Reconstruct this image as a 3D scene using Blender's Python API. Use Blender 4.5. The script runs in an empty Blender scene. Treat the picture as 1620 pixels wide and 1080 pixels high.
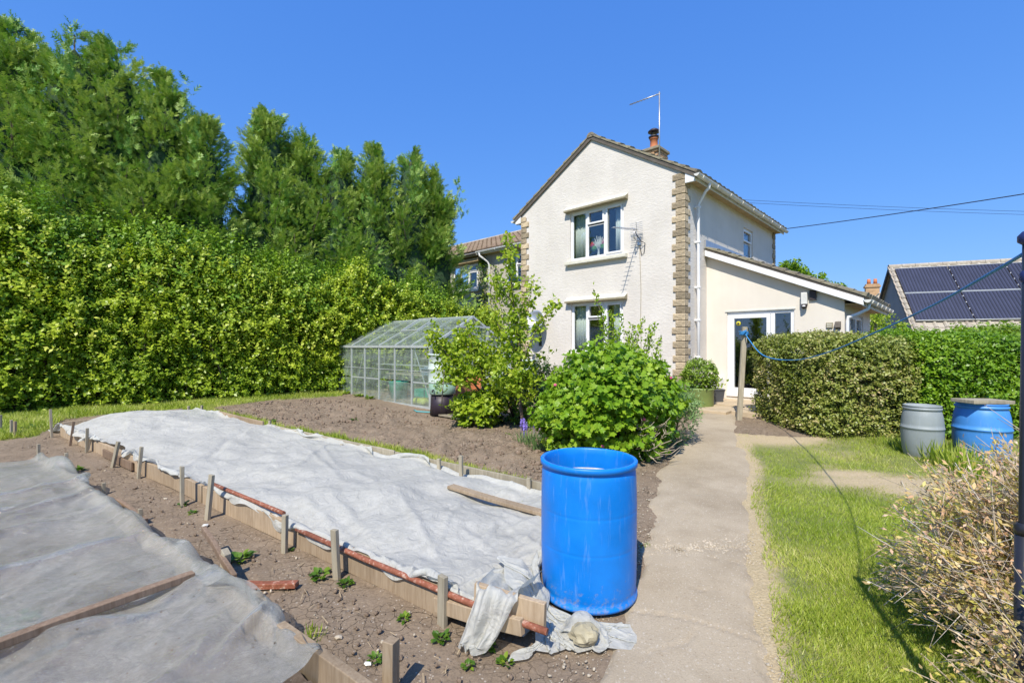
import bpy, bmesh, math, random
import numpy as np
from mathutils import Vector, Matrix
R = math.radians
S = bpy.context.scene
COL = S.collection
random.seed(7)
rng = np.random.default_rng(7)

# ------------------------------------------------------------------ camera
CAMZ = 1.58
cam_d = bpy.data.cameras.new('camera')
cam = bpy.data.objects.new('camera', cam_d)
COL.objects.link(cam)
cam.location = (0, 0, CAMZ)
cam.rotation_euler = (R(90), 0, 0)
cam_d.sensor_width = 36.0
cam_d.lens = 36.0 * 740 / 1620
cam_d.shift_y = 8 / 1620.0
cam_d.clip_start = 0.05
cam_d.clip_end = 2000
S.camera = cam

# ------------------------------------------------------------------ sky + sun
SUN_EL = R(50)
SUN_DIR = Vector((-0.33, -0.944, 0)).normalized() * math.cos(SUN_EL) + Vector((0, 0, math.sin(SUN_EL)))
w = bpy.data.worlds.new('World')
S.world = w
w.use_nodes = True
nt = w.node_tree
bg = nt.nodes['Background']
sky = nt.nodes.new('ShaderNodeTexSky')
sky.sky_type = 'NISHITA'
sky.sun_disc = False
sky.sun_elevation = SUN_EL
sky.sun_rotation = math.atan2(SUN_DIR.x, SUN_DIR.y)
sky.altitude = 0
sky.air_density = 1.0
sky.dust_density = 0.15
sky.ozone_density = 3.2
# grade of the clear polarised-looking sky, the same for every direction
sp_ = nt.nodes.new('ShaderNodeSeparateColor'); cb_ = nt.nodes.new('ShaderNodeCombineColor')
nt.links.new(sky.outputs[0], sp_.inputs[0])
for i_, (k_, g_) in enumerate(((.43, .76), (.965, .53), (2.60, .30))):
    p_ = nt.nodes.new('ShaderNodeMath'); p_.operation = 'POWER'; p_.inputs[1].default_value = g_
    q_ = nt.nodes.new('ShaderNodeMath'); q_.operation = 'MULTIPLY'; q_.inputs[1].default_value = k_
    nt.links.new(sp_.outputs[i_], p_.inputs[0]); nt.links.new(p_.outputs[0], q_.inputs[0]); nt.links.new(q_.outputs[0], cb_.inputs[i_])
nt.links.new(cb_.outputs[0], bg.inputs[0])
bg.inputs[1].default_value = 0.15
sd = bpy.data.lights.new('sun', 'SUN')
sd.energy = 3.9
sd.angle = R(0.5)
sd.color = (1.0, 0.94, 0.83)
sun = bpy.data.objects.new('sun', sd)
COL.objects.link(sun)
sun.rotation_euler = SUN_DIR.to_track_quat('Z', 'Y').to_euler()
S.view_settings.view_transform = 'Standard'
S.view_settings.look = 'None'
S.view_settings.exposure = 0.62
S.view_settings.gamma = 1
S.view_settings.use_curve_mapping = False
S.cycles.max_bounces = 8
S.cycles.transparent_max_bounces = 24
S.cycles.diffuse_bounces = 4
S.cycles.glossy_bounces = 3
S.cycles.transmission_bounces = 4
S.cycles.caustics_reflective = False
S.cycles.caustics_refractive = False
S.cycles.use_denoising = True

# ------------------------------------------------------------------ basic helpers
def gz(y):
    """height of the gently rising garden at distance y"""
    return 0.033 * (np.clip(y, -2, 15) - 2.9)

def at(px, py, D):
    """photo direction (1620 x 1080) to a point D metres away from the camera plane"""
    return Vector(((px - 810) / 740 * D, D, CAMZ - (py - 548) / 740 * D))

def ground(px, py, zo=0.0):
    k = (py - 548) / 740
    D = (CAMZ - zo + 0.033 * 2.9) / (k + 0.033)
    return ((px - 810) / 740 * D, D)

def tag(o, label=None, cat=None, group=None, kind=None):
    if label: o['label'] = label
    if cat: o['category'] = cat
    if group: o['group'] = group
    if kind: o['kind'] = kind
    return o

def empty(name, loc=(0, 0, 0), rz=0.0, label=None, cat=None, group=None):
    o = bpy.data.objects.new(name, None)
    o.empty_display_size = 0.2
    COL.objects.link(o)
    o.location = loc
    o.rotation_euler = (0, 0, rz)
    return tag(o, label, cat, group)

def children(o):
    return list(o.children)

def copy_tree(o, parent=None):
    c = o.copy()
    COL.objects.link(c)
    if parent is not None: c.parent = parent
    for ch in children(o): copy_tree(ch, c)
    return c

def mesh_np(name, V, F, mats, parent=None, tint=None, smooth=False, fm=None):
    """V (n,3) array, F (m,k) int array with one face size, or list of such arrays"""
    V = np.asarray(V, dtype=np.float32)
    if not isinstance(F, list): F = [F]
    F = [np.asarray(f, dtype=np.int32) for f in F if len(f)]
    me = bpy.data.meshes.new(name)
    me.vertices.add(len(V))
    me.vertices.foreach_set('co', V.ravel())
    loops = np.concatenate([f.ravel() for f in F])
    tot = np.concatenate([np.full(len(f), f.shape[1], np.int32) for f in F])
    start = np.concatenate([[0], np.cumsum(tot)[:-1]]).astype(np.int32)
    me.loops.add(len(loops))
    me.loops.foreach_set('vertex_index', loops)
    me.polygons.add(len(tot))
    me.polygons.foreach_set('loop_start', start)
    try: me.polygons.foreach_set('loop_total', tot)
    except Exception: pass
    if smooth: me.polygons.foreach_set('use_smooth', np.ones(len(tot), dtype=bool))
    if not isinstance(mats, (list, tuple)): mats = [mats]
    for m in mats: me.materials.append(m)
    if fm is not None: me.polygons.foreach_set('material_index', np.asarray(fm, dtype=np.int32))
    me.update(calc_edges=True)
    if tint is not None:
        a = me.attributes.new('tint', 'FLOAT', 'POINT')
        a.data.foreach_set('value', np.asarray(tint, dtype=np.float32))
    o = bpy.data.objects.new(name, me)
    COL.objects.link(o)
    if parent is not None: o.parent = parent
    return o

class MB:
    def __init__(s):
        s.v = []; s.f = []; s.m = []; s.mi = 0; s.sm = []
    def add(s, vs, fs, smooth=False):
        n = len(s.v)
        s.v += [tuple(p) for p in vs]
        for f in fs:
            s.f.append([n + i for i in f]); s.m.append(s.mi); s.sm.append(smooth)
        return s
    def box(s, x0, x1, y0, y1, z0, z1):
        vs = [(x0, y0, z0), (x1, y0, z0), (x1, y1, z0), (x0, y1, z0), (x0, y0, z1), (x1, y0, z1), (x1, y1, z1), (x0, y1, z1)]
        return s.add(vs, [(0, 3, 2, 1), (4, 5, 6, 7), (0, 1, 5, 4), (1, 2, 6, 5), (2, 3, 7, 6), (3, 0, 4, 7)])
    def bar(s, p, q, w, h, up=(0, 0, 1), w2=None, h2=None):
        p = Vector(p); q = Vector(q); d = (q - p).normalized(); up = Vector(up)
        x = d.cross(up)
        if x.length < 1e-4: x = d.cross(Vector((0, 1, 0)))
        x.normalize(); u = x.cross(d).normalized()
        vs = []
        for c, ww, hh in ((p, w, h), (q, w2 or w, h2 or h)):
            for a, b in ((-1, -1), (1, -1), (1, 1), (-1, 1)): vs.append(c + x * (a * ww / 2) + u * (b * hh / 2))
        return s.add(vs, [(0, 1, 2, 3), (7, 6, 5, 4), (0, 4, 5, 1), (1, 5, 6, 2), (2, 6, 7, 3), (3, 7, 4, 0)])
    def tube(s, pts, r, n=8, smooth=True):
        pts = [Vector(p) for p in pts]
        rr = r if isinstance(r, (list, tuple)) else [r] * len(pts)
        vs = []; prev = None
        for i, p in enumerate(pts):
            d = (pts[min(i + 1, len(pts) - 1)] - pts[max(i - 1, 0)])
            if d.length < 1e-9: d = Vector((0, 0, 1))
            d.normalize()
            if prev is None:
                x = d.cross(Vector((0, 0, 1)))
                if x.length < 1e-3: x = d.cross(Vector((0, 1, 0)))
            else:
                x = prev - d * prev.dot(d)
            x.normalize(); prev = x; y = d.cross(x)
            for k in range(n):
                a = 2 * math.pi * k / n
                vs.append(p + (x * math.cos(a) + y * math.sin(a)) * rr[i])
        fs = []
        for i in range(len(pts) - 1):
            for k in range(n):
                fs.append((i * n + k, i * n + (k + 1) % n, (i + 1) * n + (k + 1) % n, (i + 1) * n + k))
        s.add(vs, fs, smooth)
        m = len(s.v) - len(vs)
        s.f.append([m + k for k in range(n)][::-1]); s.m.append(s.mi); s.sm.append(False)
        s.f.append([m + (len(pts) - 1) * n + k for k in range(n)]); s.m.append(s.mi); s.sm.append(False)
        return s
    def lathe(s, prof, n=32, c=(0, 0, 0), smooth=True, sx=1, sy=1):
        vs = []
        for r, z in prof:
            for k in range(n):
                a = 2 * math.pi * k / n
                vs.append((c[0] + r * math.cos(a) * sx, c[1] + r * math.sin(a) * sy, c[2] + z))
        fs = []
        for i in range(len(prof) - 1):
            for k in range(n):
                fs.append((i * n + k, i * n + (k + 1) % n, (i + 1) * n + (k + 1) % n, (i + 1) * n + k))
        return s.add(vs, fs, smooth)
    def poly(s, pts, smooth=False):
        return s.add(pts, [tuple(range(len(pts)))], smooth)
    def prism(s, pts, dvec):
        """closed prism: polygon pts (3d) extruded by dvec"""
        n = len(pts); d = Vector(dvec)
        vs = [Vector(p) for p in pts] + [Vector(p) + d for p in pts]
        fs = [tuple(range(n))[::-1], tuple(range(n, 2 * n))]
        for i in range(n): fs.append((i, (i + 1) % n, n + (i + 1) % n, n + i))
        return s.add(vs, fs)
    def build(s, name, mat, parent=None, bevel=0.0, fix=True):
        me = bpy.data.meshes.new(name)
        me.from_pydata([tuple(v) for v in s.v], [], s.f)
        for m in (mat if isinstance(mat, (list, tuple)) else [mat]): me.materials.append(m)
        me.polygons.foreach_set('material_index', s.m)
        me.polygons.foreach_set('use_smooth', s.sm)
        me.update()
        if fix:
            bm = bmesh.new(); bm.from_mesh(me); bmesh.ops.recalc_face_normals(bm, faces=bm.faces); bm.to_mesh(me); bm.free()
        o = bpy.data.objects.new(name, me)
        COL.objects.link(o)
        if parent is not None: o.parent = parent
        if bevel:
            b = o.modifiers.new('bevel', 'BEVEL'); b.width = bevel; b.segments = 2; b.limit_method = 'ANGLE'; b.angle_limit = R(40)
        return o

# value noise, vectorised
def _h(ix, iy, iz, seed):
    n = (ix.astype(np.int64) * 374761393 + iy.astype(np.int64) * 668265263 + iz.astype(np.int64) * 2147483647 + seed * 974711) & 0xffffffff
    n = ((n ^ (n >> 13)) * 1274126177) & 0xffffffff
    n = (n ^ (n >> 16)) & 0xffffff
    return n / float(0xffffff) * 2 - 1
def vn(x, y, z=0.0, seed=0):
    x, y, z = np.broadcast_arrays(np.asarray(x, float), np.asarray(y, float), np.asarray(z, float))
    ix, iy, iz = np.floor(x), np.floor(y), np.floor(z)
    fx, fy, fz = x - ix, y - iy, z - iz
    fx = fx * fx * (3 - 2 * fx); fy = fy * fy * (3 - 2 * fy); fz = fz * fz * (3 - 2 * fz)
    r = 0
    for a in (0, 1):
        for b in (0, 1):
            for c in (0, 1):
                r = r + _h(ix + a, iy + b, iz + c, seed) * (fx if a else 1 - fx) * (fy if b else 1 - fy) * (fz if c else 1 - fz)
    return r
def fbm(x, y, z=0.0, o=4, seed=0):
    r = 0; a = 1.0; t = 0
    for i in range(o):
        r = r + a * vn(x * 2 ** i, y * 2 ** i, np.asarray(z) * 2 ** i, seed + i); t += a; a *= 0.5
    return r / t
def sstep(a, b, x):
    t = np.clip((x - a) / (b - a), 0, 1); return t * t * (3 - 2 * t)
def sdpoly(x, y, poly):
    """signed distance, negative inside"""
    d = np.full(x.shape, 1e9); ins = np.zeros(x.shape, bool)
    n = len(poly)
    for i in range(n):
        ax, ay = poly[i]; bx, by = poly[(i + 1) % n]
        ex, ey = bx - ax, by - ay
        t = np.clip(((x - ax) * ex + (y - ay) * ey) / (ex * ex + ey * ey + 1e-12), 0, 1)
        d = np.minimum(d, np.hypot(x - ax - t * ex, y - ay - t * ey))
        c = ((ay > y) != (by > y)) & (x < (bx - ax) * (y - ay) / ((by - ay) if abs(by - ay) > 1e-12 else 1e-12) + ax)
        ins ^= c
    return np.where(ins, -d, d)

# ------------------------------------------------------------------ instancing small templates numerically
def norm(a):
    return a / np.maximum(np.linalg.norm(a, axis=-1, keepdims=True), 1e-9)
def frames(d, nrm):
    """orthonormal axes: y along d, z near nrm"""
    y = norm(d); x = norm(np.cross(y, nrm)); z = np.cross(x, y)
    return x, y, z
def scatter(name, TV, TF, P, d, nrm, sc, mat, parent=None, tint=None, smooth=False, sxyz=None):
    TV = np.asarray(TV, float); P = np.asarray(P, float); N = len(P); k = len(TV)
    x, y, z = frames(np.asarray(d, float), np.asarray(nrm, float))
    sc = np.broadcast_to(np.asarray(sc, float), (N,))
    L = TV[None] * sc[:, None, None]
    if sxyz is not None: L = L * sxyz[:, None, :]
    V = P[:, None] + L[..., 0:1] * x[:, None] + L[..., 1:2] * y[:, None] + L[..., 2:3] * z[:, None]
    if isinstance(TF[0][0], int): TF = [TF]
    off = (np.arange(N) * k)[:, None, None]
    F = [(np.asarray(tf)[None] + off).reshape(-1, np.asarray(tf).shape[1]) for tf in TF]
    t = None if tint is None else np.repeat(tint, k)
    return mesh_np(name, V.reshape(-1, 3), F, mat, parent, t, smooth)
def rdir(n):
    return norm(rng.normal(size=(n, 3)))
LEAF_V = [(0, 0, 0), (-.3, .45, .06), (0, 1, -.08), (.3, .45, .06)]
LEAF_F = [(0, 3, 2, 1)]
LEAF2_V = [(0, 0, 0), (-.32, .3, .08), (-.27, .68, .06), (0, 1, -.1), (.27, .68, .06), (.32, .3, .08), (0, .5, 0)]
LEAF2_F = [(6, (i + 1) % 6, i) for i in range(6)]
LOBE_V = [(0, 0, 0)] + [(math.sin(a) * r, .45 + math.cos(a) * r, z) for a, r, z in
          ((R(-165), .42, .03), (R(-120), .55, .08), (R(-85), .34, 0), (R(-50), .62, .08), (R(-22), .38, 0), (0, .62, -.06),
           (R(22), .38, 0), (R(50), .62, .08), (R(85), .34, 0), (R(120), .55, .08), (R(165), .42, .03))] + [(0, .45, -.03)]
LOBE_F = [(12, i + 1, i) for i in range(0, 11)] + [(12, 0, 11)]
def frond_tpl(n=4, w=.40, lw=.085):
    V = [(0, 0, 0), (-.012, .5, 0), (.012, .5, 0), (0, 1, -.05)]; F = [(0, 2, 1), (1, 2, 3)]
    for i in range(n):
        t = .12 + .8 * i / n; ln = w * (1 - .75 * t) + .08
        for s in (-1, 1):
            b = len(V); c, sn = math.cos(R(48)), math.sin(R(48))
            zz = -.06 if i % 2 else .05
            V += [(0, t - lw, 0), (0, t + lw, 0), (s * sn * ln, t + c * ln, zz)]
            F.append((b, b + 1, b + 2) if s < 0 else (b, b + 2, b + 1))
    return V, F
FR_V, FR_F = frond_tpl()
def ico_tpl(seed, amp=.25, sub=1):
    bm = bmesh.new(); bmesh.ops.create_icosphere(bm, subdivisions=sub, radius=1)
    r = random.Random(seed)
    V = [tuple(v.co * (1 + r.uniform(-amp, amp))) for v in bm.verts]; F = [tuple(v.index for v in f.verts) for f in bm.faces]
    bm.free(); return V, F

# ------------------------------------------------------------------ materials
def nodes_of(name):
    m = bpy.data.materials.new(name); m.use_nodes = True
    t = m.node_tree; b = t.nodes['Principled BSDF']
    return m, t, b
def N(t, typ, **kw):
    n = t.nodes.new('ShaderNode' + typ)
    for k, v in kw.items():
        if k.startswith('i_'):
            n.inputs[k[2:].replace('_', ' ')].default_value = v
        else: setattr(n, k, v)
    return n
def c4(c): return (c[0], c[1], c[2], 1)
def coords(t, kind='Object', scale=(1, 1, 1)):
    c = N(t, 'TexCoord'); mp = N(t, 'Mapping'); mp.inputs['Scale'].default_value = scale
    t.links.new(c.outputs[kind], mp.inputs['Vector']); return mp.outputs[0]
def ramp(t, fac, stops):
    r = N(t, 'ValToRGB'); e = r.color_ramp.elements
    while len(e) < len(stops): e.new(0.5)
    for el, (p, c) in zip(e, stops): el.position = p; el.color = c4(c)
    t.links.new(fac, r.inputs[0]); return r.outputs[0]
def noise(t, vec, scale, detail=4, rough=.55, dist=0.0):
    n = N(t, 'TexNoise'); n.inputs['Scale'].default_value = scale; n.inputs['Detail'].default_value = detail
    n.inputs['Roughness'].default_value = rough; n.inputs['Distortion'].default_value = dist
    t.links.new(vec, n.inputs['Vector']); return n.outputs['Fac']
def mixc(t, fac, a, b, mode='MIX'):
    m = N(t, 'Mix', data_type='RGBA', blend_type=mode)
    for sock, v in ((m.inputs[0], fac), (m.inputs[6], a), (m.inputs[7], b)):
        if hasattr(v, 'links') or hasattr(v, 'is_linked'): t.links.new(v, sock)
        else: sock.default_value = v if isinstance(v, (int, float)) else c4(v)
    return m.outputs[2]
def bump(t, b, h, strength=.3, dist=.02, prev=None):
    n = N(t, 'Bump'); n.inputs['Strength'].default_value = strength; n.inputs['Distance'].default_value = dist
    t.links.new(h, n.inputs['Height'])
    if prev is not None: t.links.new(prev, n.inputs['Normal'])
    t.links.new(n.outputs[0], b.inputs['Normal']); return n.outputs[0]
def simple(name, col, rough=.6, var=.15, vs=6.0, bs=0.0, bsc=40, bd=.003, scale=(1, 1, 1), metal=0.0, spec=.5, rnd=0.0):
    m, t, b = nodes_of(name)
    v = coords(t, 'Object', scale)
    n = noise(t, v, vs, 5)
    lo = [c * (1 - var) for c in col]; hi = [min(1, c * (1 + var)) for c in col]
    out = ramp(t, n, [(.3, lo), (.7, hi)])
    if rnd:
        oi = N(t, 'ObjectInfo'); mr = N(t, 'MapRange'); mr.inputs[3].default_value = 1 - rnd; mr.inputs[4].default_value = 1 + rnd
        t.links.new(oi.outputs['Random'], mr.inputs[0])
        vm = N(t, 'VectorMath', operation='SCALE'); t.links.new(out, vm.inputs[0]); t.links.new(mr.outputs[0], vm.inputs['Scale']); out = vm.outputs[0]
    t.links.new(out, b.inputs['Base Color'])
    b.inputs['Roughness'].default_value = rough; b.inputs['Metallic'].default_value = metal
    b.inputs['Specular IOR Level'].default_value = spec
    if bs: bump(t, b, noise(t, v, bsc, 4), bs, bd)
    return m
def leafmat(name, stops, trans=.35, gloss=.12, rough=.4):
    m = bpy.data.materials.new(name); m.use_nodes = True; t = m.node_tree; t.nodes.clear()
    at_ = N(t, 'Attribute', attribute_name='tint')
    col = ramp(t, at_.outputs['Fac'], stops)
    d = N(t, 'BsdfDiffuse'); tr = N(t, 'BsdfTranslucent'); g = N(t, 'BsdfGlossy'); g.inputs['Roughness'].default_value = rough
    t.links.new(col, d.inputs[0])
    tc = mixc(t, .5, col, (.75, .9, .15), 'SOFT_LIGHT'); t.links.new(tc, tr.inputs[0])
    m1 = N(t, 'MixShader'); m1.inputs[0].default_value = trans; t.links.new(d.outputs[0], m1.inputs[1]); t.links.new(tr.outputs[0], m1.inputs[2])
    lw = N(t, 'LayerWeight'); lw.inputs[0].default_value = .5
    pw = N(t, 'Math', operation='POWER'); pw.inputs[1].default_value = 3.0; t.links.new(lw.outputs['Facing'], pw.inputs[0])
    mu = N(t, 'Math', operation='MULTIPLY_ADD'); mu.inputs[1].default_value = .25; mu.inputs[2].default_value = gloss * .35; t.links.new(pw.outputs[0], mu.inputs[0])
    m2 = N(t, 'MixShader'); t.links.new(mu.outputs[0], m2.inputs[0]); t.links.new(m1.outputs[0], m2.inputs[1]); t.links.new(g.outputs[0], m2.inputs[2])
    o = N(t, 'OutputMaterial'); t.links.new(m2.outputs[0], o.inputs[0])
    return m
def glassmat(name, tint, refl=.06, rough=.02, dirt=.0, dcol=(.6, .65, .6)):
    m = bpy.data.materials.new(name); m.use_nodes = True; t = m.node_tree; t.nodes.clear()
    a = N(t, 'BsdfTransparent'); a.inputs[0].default_value = c4(tint)
    g = N(t, 'BsdfGlossy'); g.inputs['Roughness'].default_value = rough
    lw = N(t, 'LayerWeight'); lw.inputs[0].default_value = .5
    pw = N(t, 'Math', operation='POWER'); pw.inputs[1].default_value = 4.0; t.links.new(lw.outputs['Facing'], pw.inputs[0])
    k = N(t, 'Math', operation='MULTIPLY_ADD'); k.inputs[1].default_value = .9; k.inputs[2].default_value = refl; k.use_clamp = True
    t.links.new(pw.outputs[0], k.inputs[0])
    mx = N(t, 'MixShader'); t.links.new(k.outputs[0], mx.inputs[0]); t.links.new(a.outputs[0], mx.inputs[1]); t.links.new(g.outputs[0], mx.inputs[2])
    out = mx.outputs[0]
    if dirt:
        d = N(t, 'BsdfDiffuse'); d.inputs[0].default_value = c4(dcol)
        n = noise(t, coords(t, 'Object'), 5, 5, .6)
        mr = N(t, 'MapRange'); mr.inputs[1].default_value = .35; mr.inputs[2].default_value = .75; mr.inputs[3].default_value = dirt * .5; mr.inputs[4].default_value = dirt * 1.5
        t.links.new(n, mr.inputs[0])
        m2 = N(t, 'MixShader'); t.links.new(mr.outputs[0], m2.inputs[0]); t.links.new(out, m2.inputs[1]); t.links.new(d.outputs[0], m2.inputs[2]); out = m2.outputs[0]
    o = N(t, 'OutputMaterial'); t.links.new(out, o.inputs[0])
    return m

M = {}
def render_mat(name, c1, c2, streak):
    m, t, b = nodes_of(name)
    v = coords(t, 'Object', (1, 1, streak))
    big = noise(t, coords(t), .9, 5, .6)
    col = ramp(t, big, [(.3, c1), (.7, c2)])
    st = noise(t, coords(t, 'Object', (1.3, 1.3, .4)), 1.3, 5, .65)
    col = mixc(t, .10, col, ramp(t, st, [(.38, [c * .72 for c in c1]), (.62, c2)]))
    t.links.new(col, b.inputs['Base Color']); b.inputs['Roughness'].default_value = .9; b.inputs['Specular IOR Level'].default_value = .2
    n1 = bump(t, b, noise(t, v, 9, 5, .6, .6), .6, .018)
    bump(t, b, noise(t, coords(t), 60, 3, .6), .4, .006, n1)
    return m
M['roughcast'] = render_mat('roughcast_render', (.62, .575, .515), (.73, .685, .625), 2.3)
def smooth_render():
    m, t, b = nodes_of('smooth_render')
    n = noise(t, coords(t), 1.3, 5, .6)
    st = noise(t, coords(t, 'Object', (4, 4, .4)), 1.2, 5, .6)
    c = ramp(t, n, [(.3, (.68, .62, .53)), (.7, (.75, .69, .60))])
    c = mixc(t, .10, c, ramp(t, st, [(.4, (.60, .53, .43)), (.6, (.76, .69, .58))]))
    t.links.new(c, b.inputs['Base Color']); b.inputs['Roughness'].default_value = .85
    bump(t, b, noise(t, coords(t), 70, 4), .25, .004)
    return m
M['smooth'] = smooth_render()
M['old_render'] = simple('old_buff_render', (.46, .42, .35), .9, .2, 2.5, .5, 30, .01)
M['grey_render'] = simple('grey_render', (.30, .28, .285), .9, .08, 2.0, .3, 60, .004)
M['stone'] = simple('quoin_stone', (.42, .335, .22), .9, .38, 7, .95, 20, .03, rnd=.38)
M['mortar'] = simple('mortar', (.30, .25, .19), .9, .15, 20, .3, 60, .004)
M['upvc'] = simple('white_upvc', (.80, .80, .80), .35, .02, 3)
M['upvc_dirty'] = simple('weathered_white_plastic', (.66, .65, .60), .45, .12, 5)
M['cream_trim'] = simple('cream_painted_trim', (.68, .65, .54), .7, .1, 8, .2, 60, .003)
M['trim_under'] = simple('brown_trim_and_bounce', (.30, .26, .17), .85, .2, 15, .4, 50, .004)  # plain brown trim; on lintels it paints in light reflected to the underside
def tilemat(name, c1, c2, lich):
    m, t, b = nodes_of(name)
    n = noise(t, coords(t), 7, 6, .7)
    c = ramp(t, n, [(.3, c1), (.55, c2), (.68, lich)])
    n2 = noise(t, coords(t), 1.2, 3)
    c = mixc(t, ramp(t, n2, [(.4, (0, 0, 0)), (.6, (.5, .5, .5))]), c, lich)
    t.links.new(c, b.inputs['Base Color']); b.inputs['Roughness'].default_value = .9
    bump(t, b, noise(t, coords(t), 50, 4), .5, .006)
    return m
M['tile_grey'] = tilemat('lichen_grey_tiles', (.13, .11, .085), (.22, .19, .14), (.34, .31, .2))
M['tile_brown'] = tilemat('brown_tiles', (.15, .10, .068), (.25, .17, .115), (.30, .24, .15))
M['tile_buff'] = tilemat('buff_tiles', (.24, .20, .155), (.36, .31, .245), (.48, .44, .35))
M['dark_wood'] = simple('dark_stained_board', (.045, .035, .035), .6, .2, 8)
M['fascia_dark'] = simple('dark_underside', (.12, .10, .08), .8, .2, 8)
M['soffit'] = simple('soffit_board', (.45, .33, .17), .8, .2, 6)
M['glass'] = glassmat('window_glass', (.9, .93, .92), refl=.12)
M['gh_glass'] = glassmat('greenhouse_glass', (.96, .99, .97), refl=.05, dirt=.12, dcol=(.62, .72, .66))
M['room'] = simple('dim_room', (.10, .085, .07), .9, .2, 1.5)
M['curtain'] = simple('curtain_cloth', (.70, .74, .72), .9, .04, 5)
M['steel'] = simple('galvanised_steel', (.5, .5, .5), .4, .1, 9, metal=.8)
M['alu'] = simple('weathered_aluminium', (.52, .55, .54), .5, .12, 9, metal=.35)
M['blackmetal'] = simple('black_metal', (.02, .02, .025), .4, .2, 9)
M['cable'] = simple('cable_black', (.012, .014, .025), .6, .1, 9)
M['brick'] = simple('red_brick', (.30, .13, .07), .9, .25, 12, .5, 60, .005, rnd=.2)
M['brick_y'] = simple('buff_brick', (.42, .27, .15), .9, .25, 5, .5, 60, .005)
M['terracotta'] = simple('terracotta', (.50, .17, .07), .8, .15, 6)
M['pot_dark'] = simple('dark_cowl', (.03, .02, .03), .5, .2, 6)
M['concrete_cap'] = simple('weathered_concrete', (.27, .23, .16), .9, .2, 9, .5, 40, .01)

def woodmat(name, c1, c2, gr=14):
    m, t, b = nodes_of(name)
    v = coords(t, 'Object', (gr, gr, 1.2))
    n = noise(t, v, 3, 6, .7, .4)
    big = noise(t, coords(t), 2.0, 3)
    c = ramp(t, n, [(.28, c1), (.72, c2)])
    c = mixc(t, ramp(t, big, [(.45, (0, 0, 0)), (.75, (.45, .45, .45))]), c, [x * .55 for x in c1])
    oi = N(t, 'ObjectInfo'); mr = N(t, 'MapRange'); mr.inputs[3].default_value = .82; mr.inputs[4].default_value = 1.15
    t.links.new(oi.outputs['Random'], mr.inputs[0])
    vm = N(t, 'VectorMath', operation='SCALE'); t.links.new(c, vm.inputs[0]); t.links.new(mr.outputs[0], vm.inputs['Scale'])
    t.links.new(vm.outputs[0], b.inputs['Base Color']); b.inputs['Roughness'].default_value = .85; b.inputs['Specular IOR Level'].default_value = .2
    bump(t, b, n, .6, .004)
    return m
M['wood'] = woodmat('weathered_softwood', (.27, .19, .115), (.47, .37, .255))
M['wood_grey'] = woodmat('silvered_softwood', (.25, .215, .15), (.44, .39, .29))
M['wood_brown'] = woodmat('brown_batten', (.17, .11, .07), (.33, .24, .17))
def rustmat():
    m, t, b = nodes_of('flaking_red_paint')
    n = noise(t, coords(t), 30, 6, .7)
    c = ramp(t, n, [(.40, (.20, .065, .03)), (.56, (.30, .10, .055)), (.62, (.45, .30, .22))])
    t.links.new(c, b.inputs['Base Color']); b.inputs['Roughness'].default_value = .75
    bump(t, b, n, .6, .004); return m
M['rust'] = rustmat()

def soilmat(name, c1, c2, crack=True, rough_sc=1.0):
    m, t, b = nodes_of(name)
    v = coords(t, 'Object')
    fine = noise(t, v, 55 * rough_sc, 6, .75)
    mid = noise(t, v, 2.2, 5, .65)
    c = ramp(t, mid, [(.32, c1), (.68, c2)])
    c = mixc(t, .55, c, ramp(t, fine, [(.25, [x * .62 for x in c1]), (.55, c2), (.8, [min(1, x * 1.45) for x in c2])]))
    grit = N(t, 'TexVoronoi', feature='F1'); grit.inputs['Scale'].default_value = 70; t.links.new(v, grit.inputs['Vector'])
    sel = N(t, 'SeparateColor'); t.links.new(grit.outputs['Color'], sel.inputs[0])
    th = N(t, 'Math', operation='GREATER_THAN'); th.inputs[1].default_value = .93; t.links.new(sel.outputs[0], th.inputs[0])
    near = N(t, 'Math', operation='LESS_THAN'); near.inputs[1].default_value = .38; t.links.new(grit.outputs['Distance'], near.inputs[0])
    mm = N(t, 'Math', operation='MULTIPLY'); t.links.new(th.outputs[0], mm.inputs[0]); t.links.new(near.outputs[0], mm.inputs[1])
    c = mixc(t, mm.outputs[0], c, (.42, .36, .29))
    b.inputs['Roughness'].default_value = .95; b.inputs['Specular IOR Level'].default_value = .15
    nb = bump(t, b, fine, .9, .012)
    if crack:
        dn = N(t, 'TexNoise'); dn.inputs['Scale'].default_value = 5; dn.inputs['Detail'].default_value = 5; t.links.new(v, dn.inputs['Vector'])
        vm = N(t, 'VectorMath', operation='MULTIPLY_ADD'); vm.inputs[1].default_value = (.22, .22, .22)
        t.links.new(dn.outputs['Color'], vm.inputs[0]); t.links.new(v, vm.inputs[2])
        vo = N(t, 'TexVoronoi', feature='DISTANCE_TO_EDGE'); vo.inputs['Scale'].default_value = 12; t.links.new(vm.outputs[0], vo.inputs['Vector'])
        cr = N(t, 'MapRange'); cr.inputs[2].default_value = .019; t.links.new(vo.outputs[0], cr.inputs[0])
        gate = ramp(t, noise(t, v, 1.4, 3), [(.44, (1, 1, 1)), (.60, (.0, .0, .0))])
        mxg = N(t, 'Math', operation='MAXIMUM'); t.links.new(cr.outputs[0], mxg.inputs[0]); t.links.new(gate, mxg.inputs[1])
        nb = bump(t, b, mxg.outputs[0], 1.0, .02, nb)
        c = mixc(t, mxg.outputs[0], [x * .6 for x in c1], c)  # shade in the cracks painted darker into the soil colour
    t.links.new(c, b.inputs['Base Color'])
    return m
M['soil'] = soilmat('dry_garden_soil', (.175, .128, .086), (.285, .218, .152))
M['clod'] = soilmat('soil_clods', (.16, .112, .078), (.26, .195, .14), crack=False)
M['lawn'] = None
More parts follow.
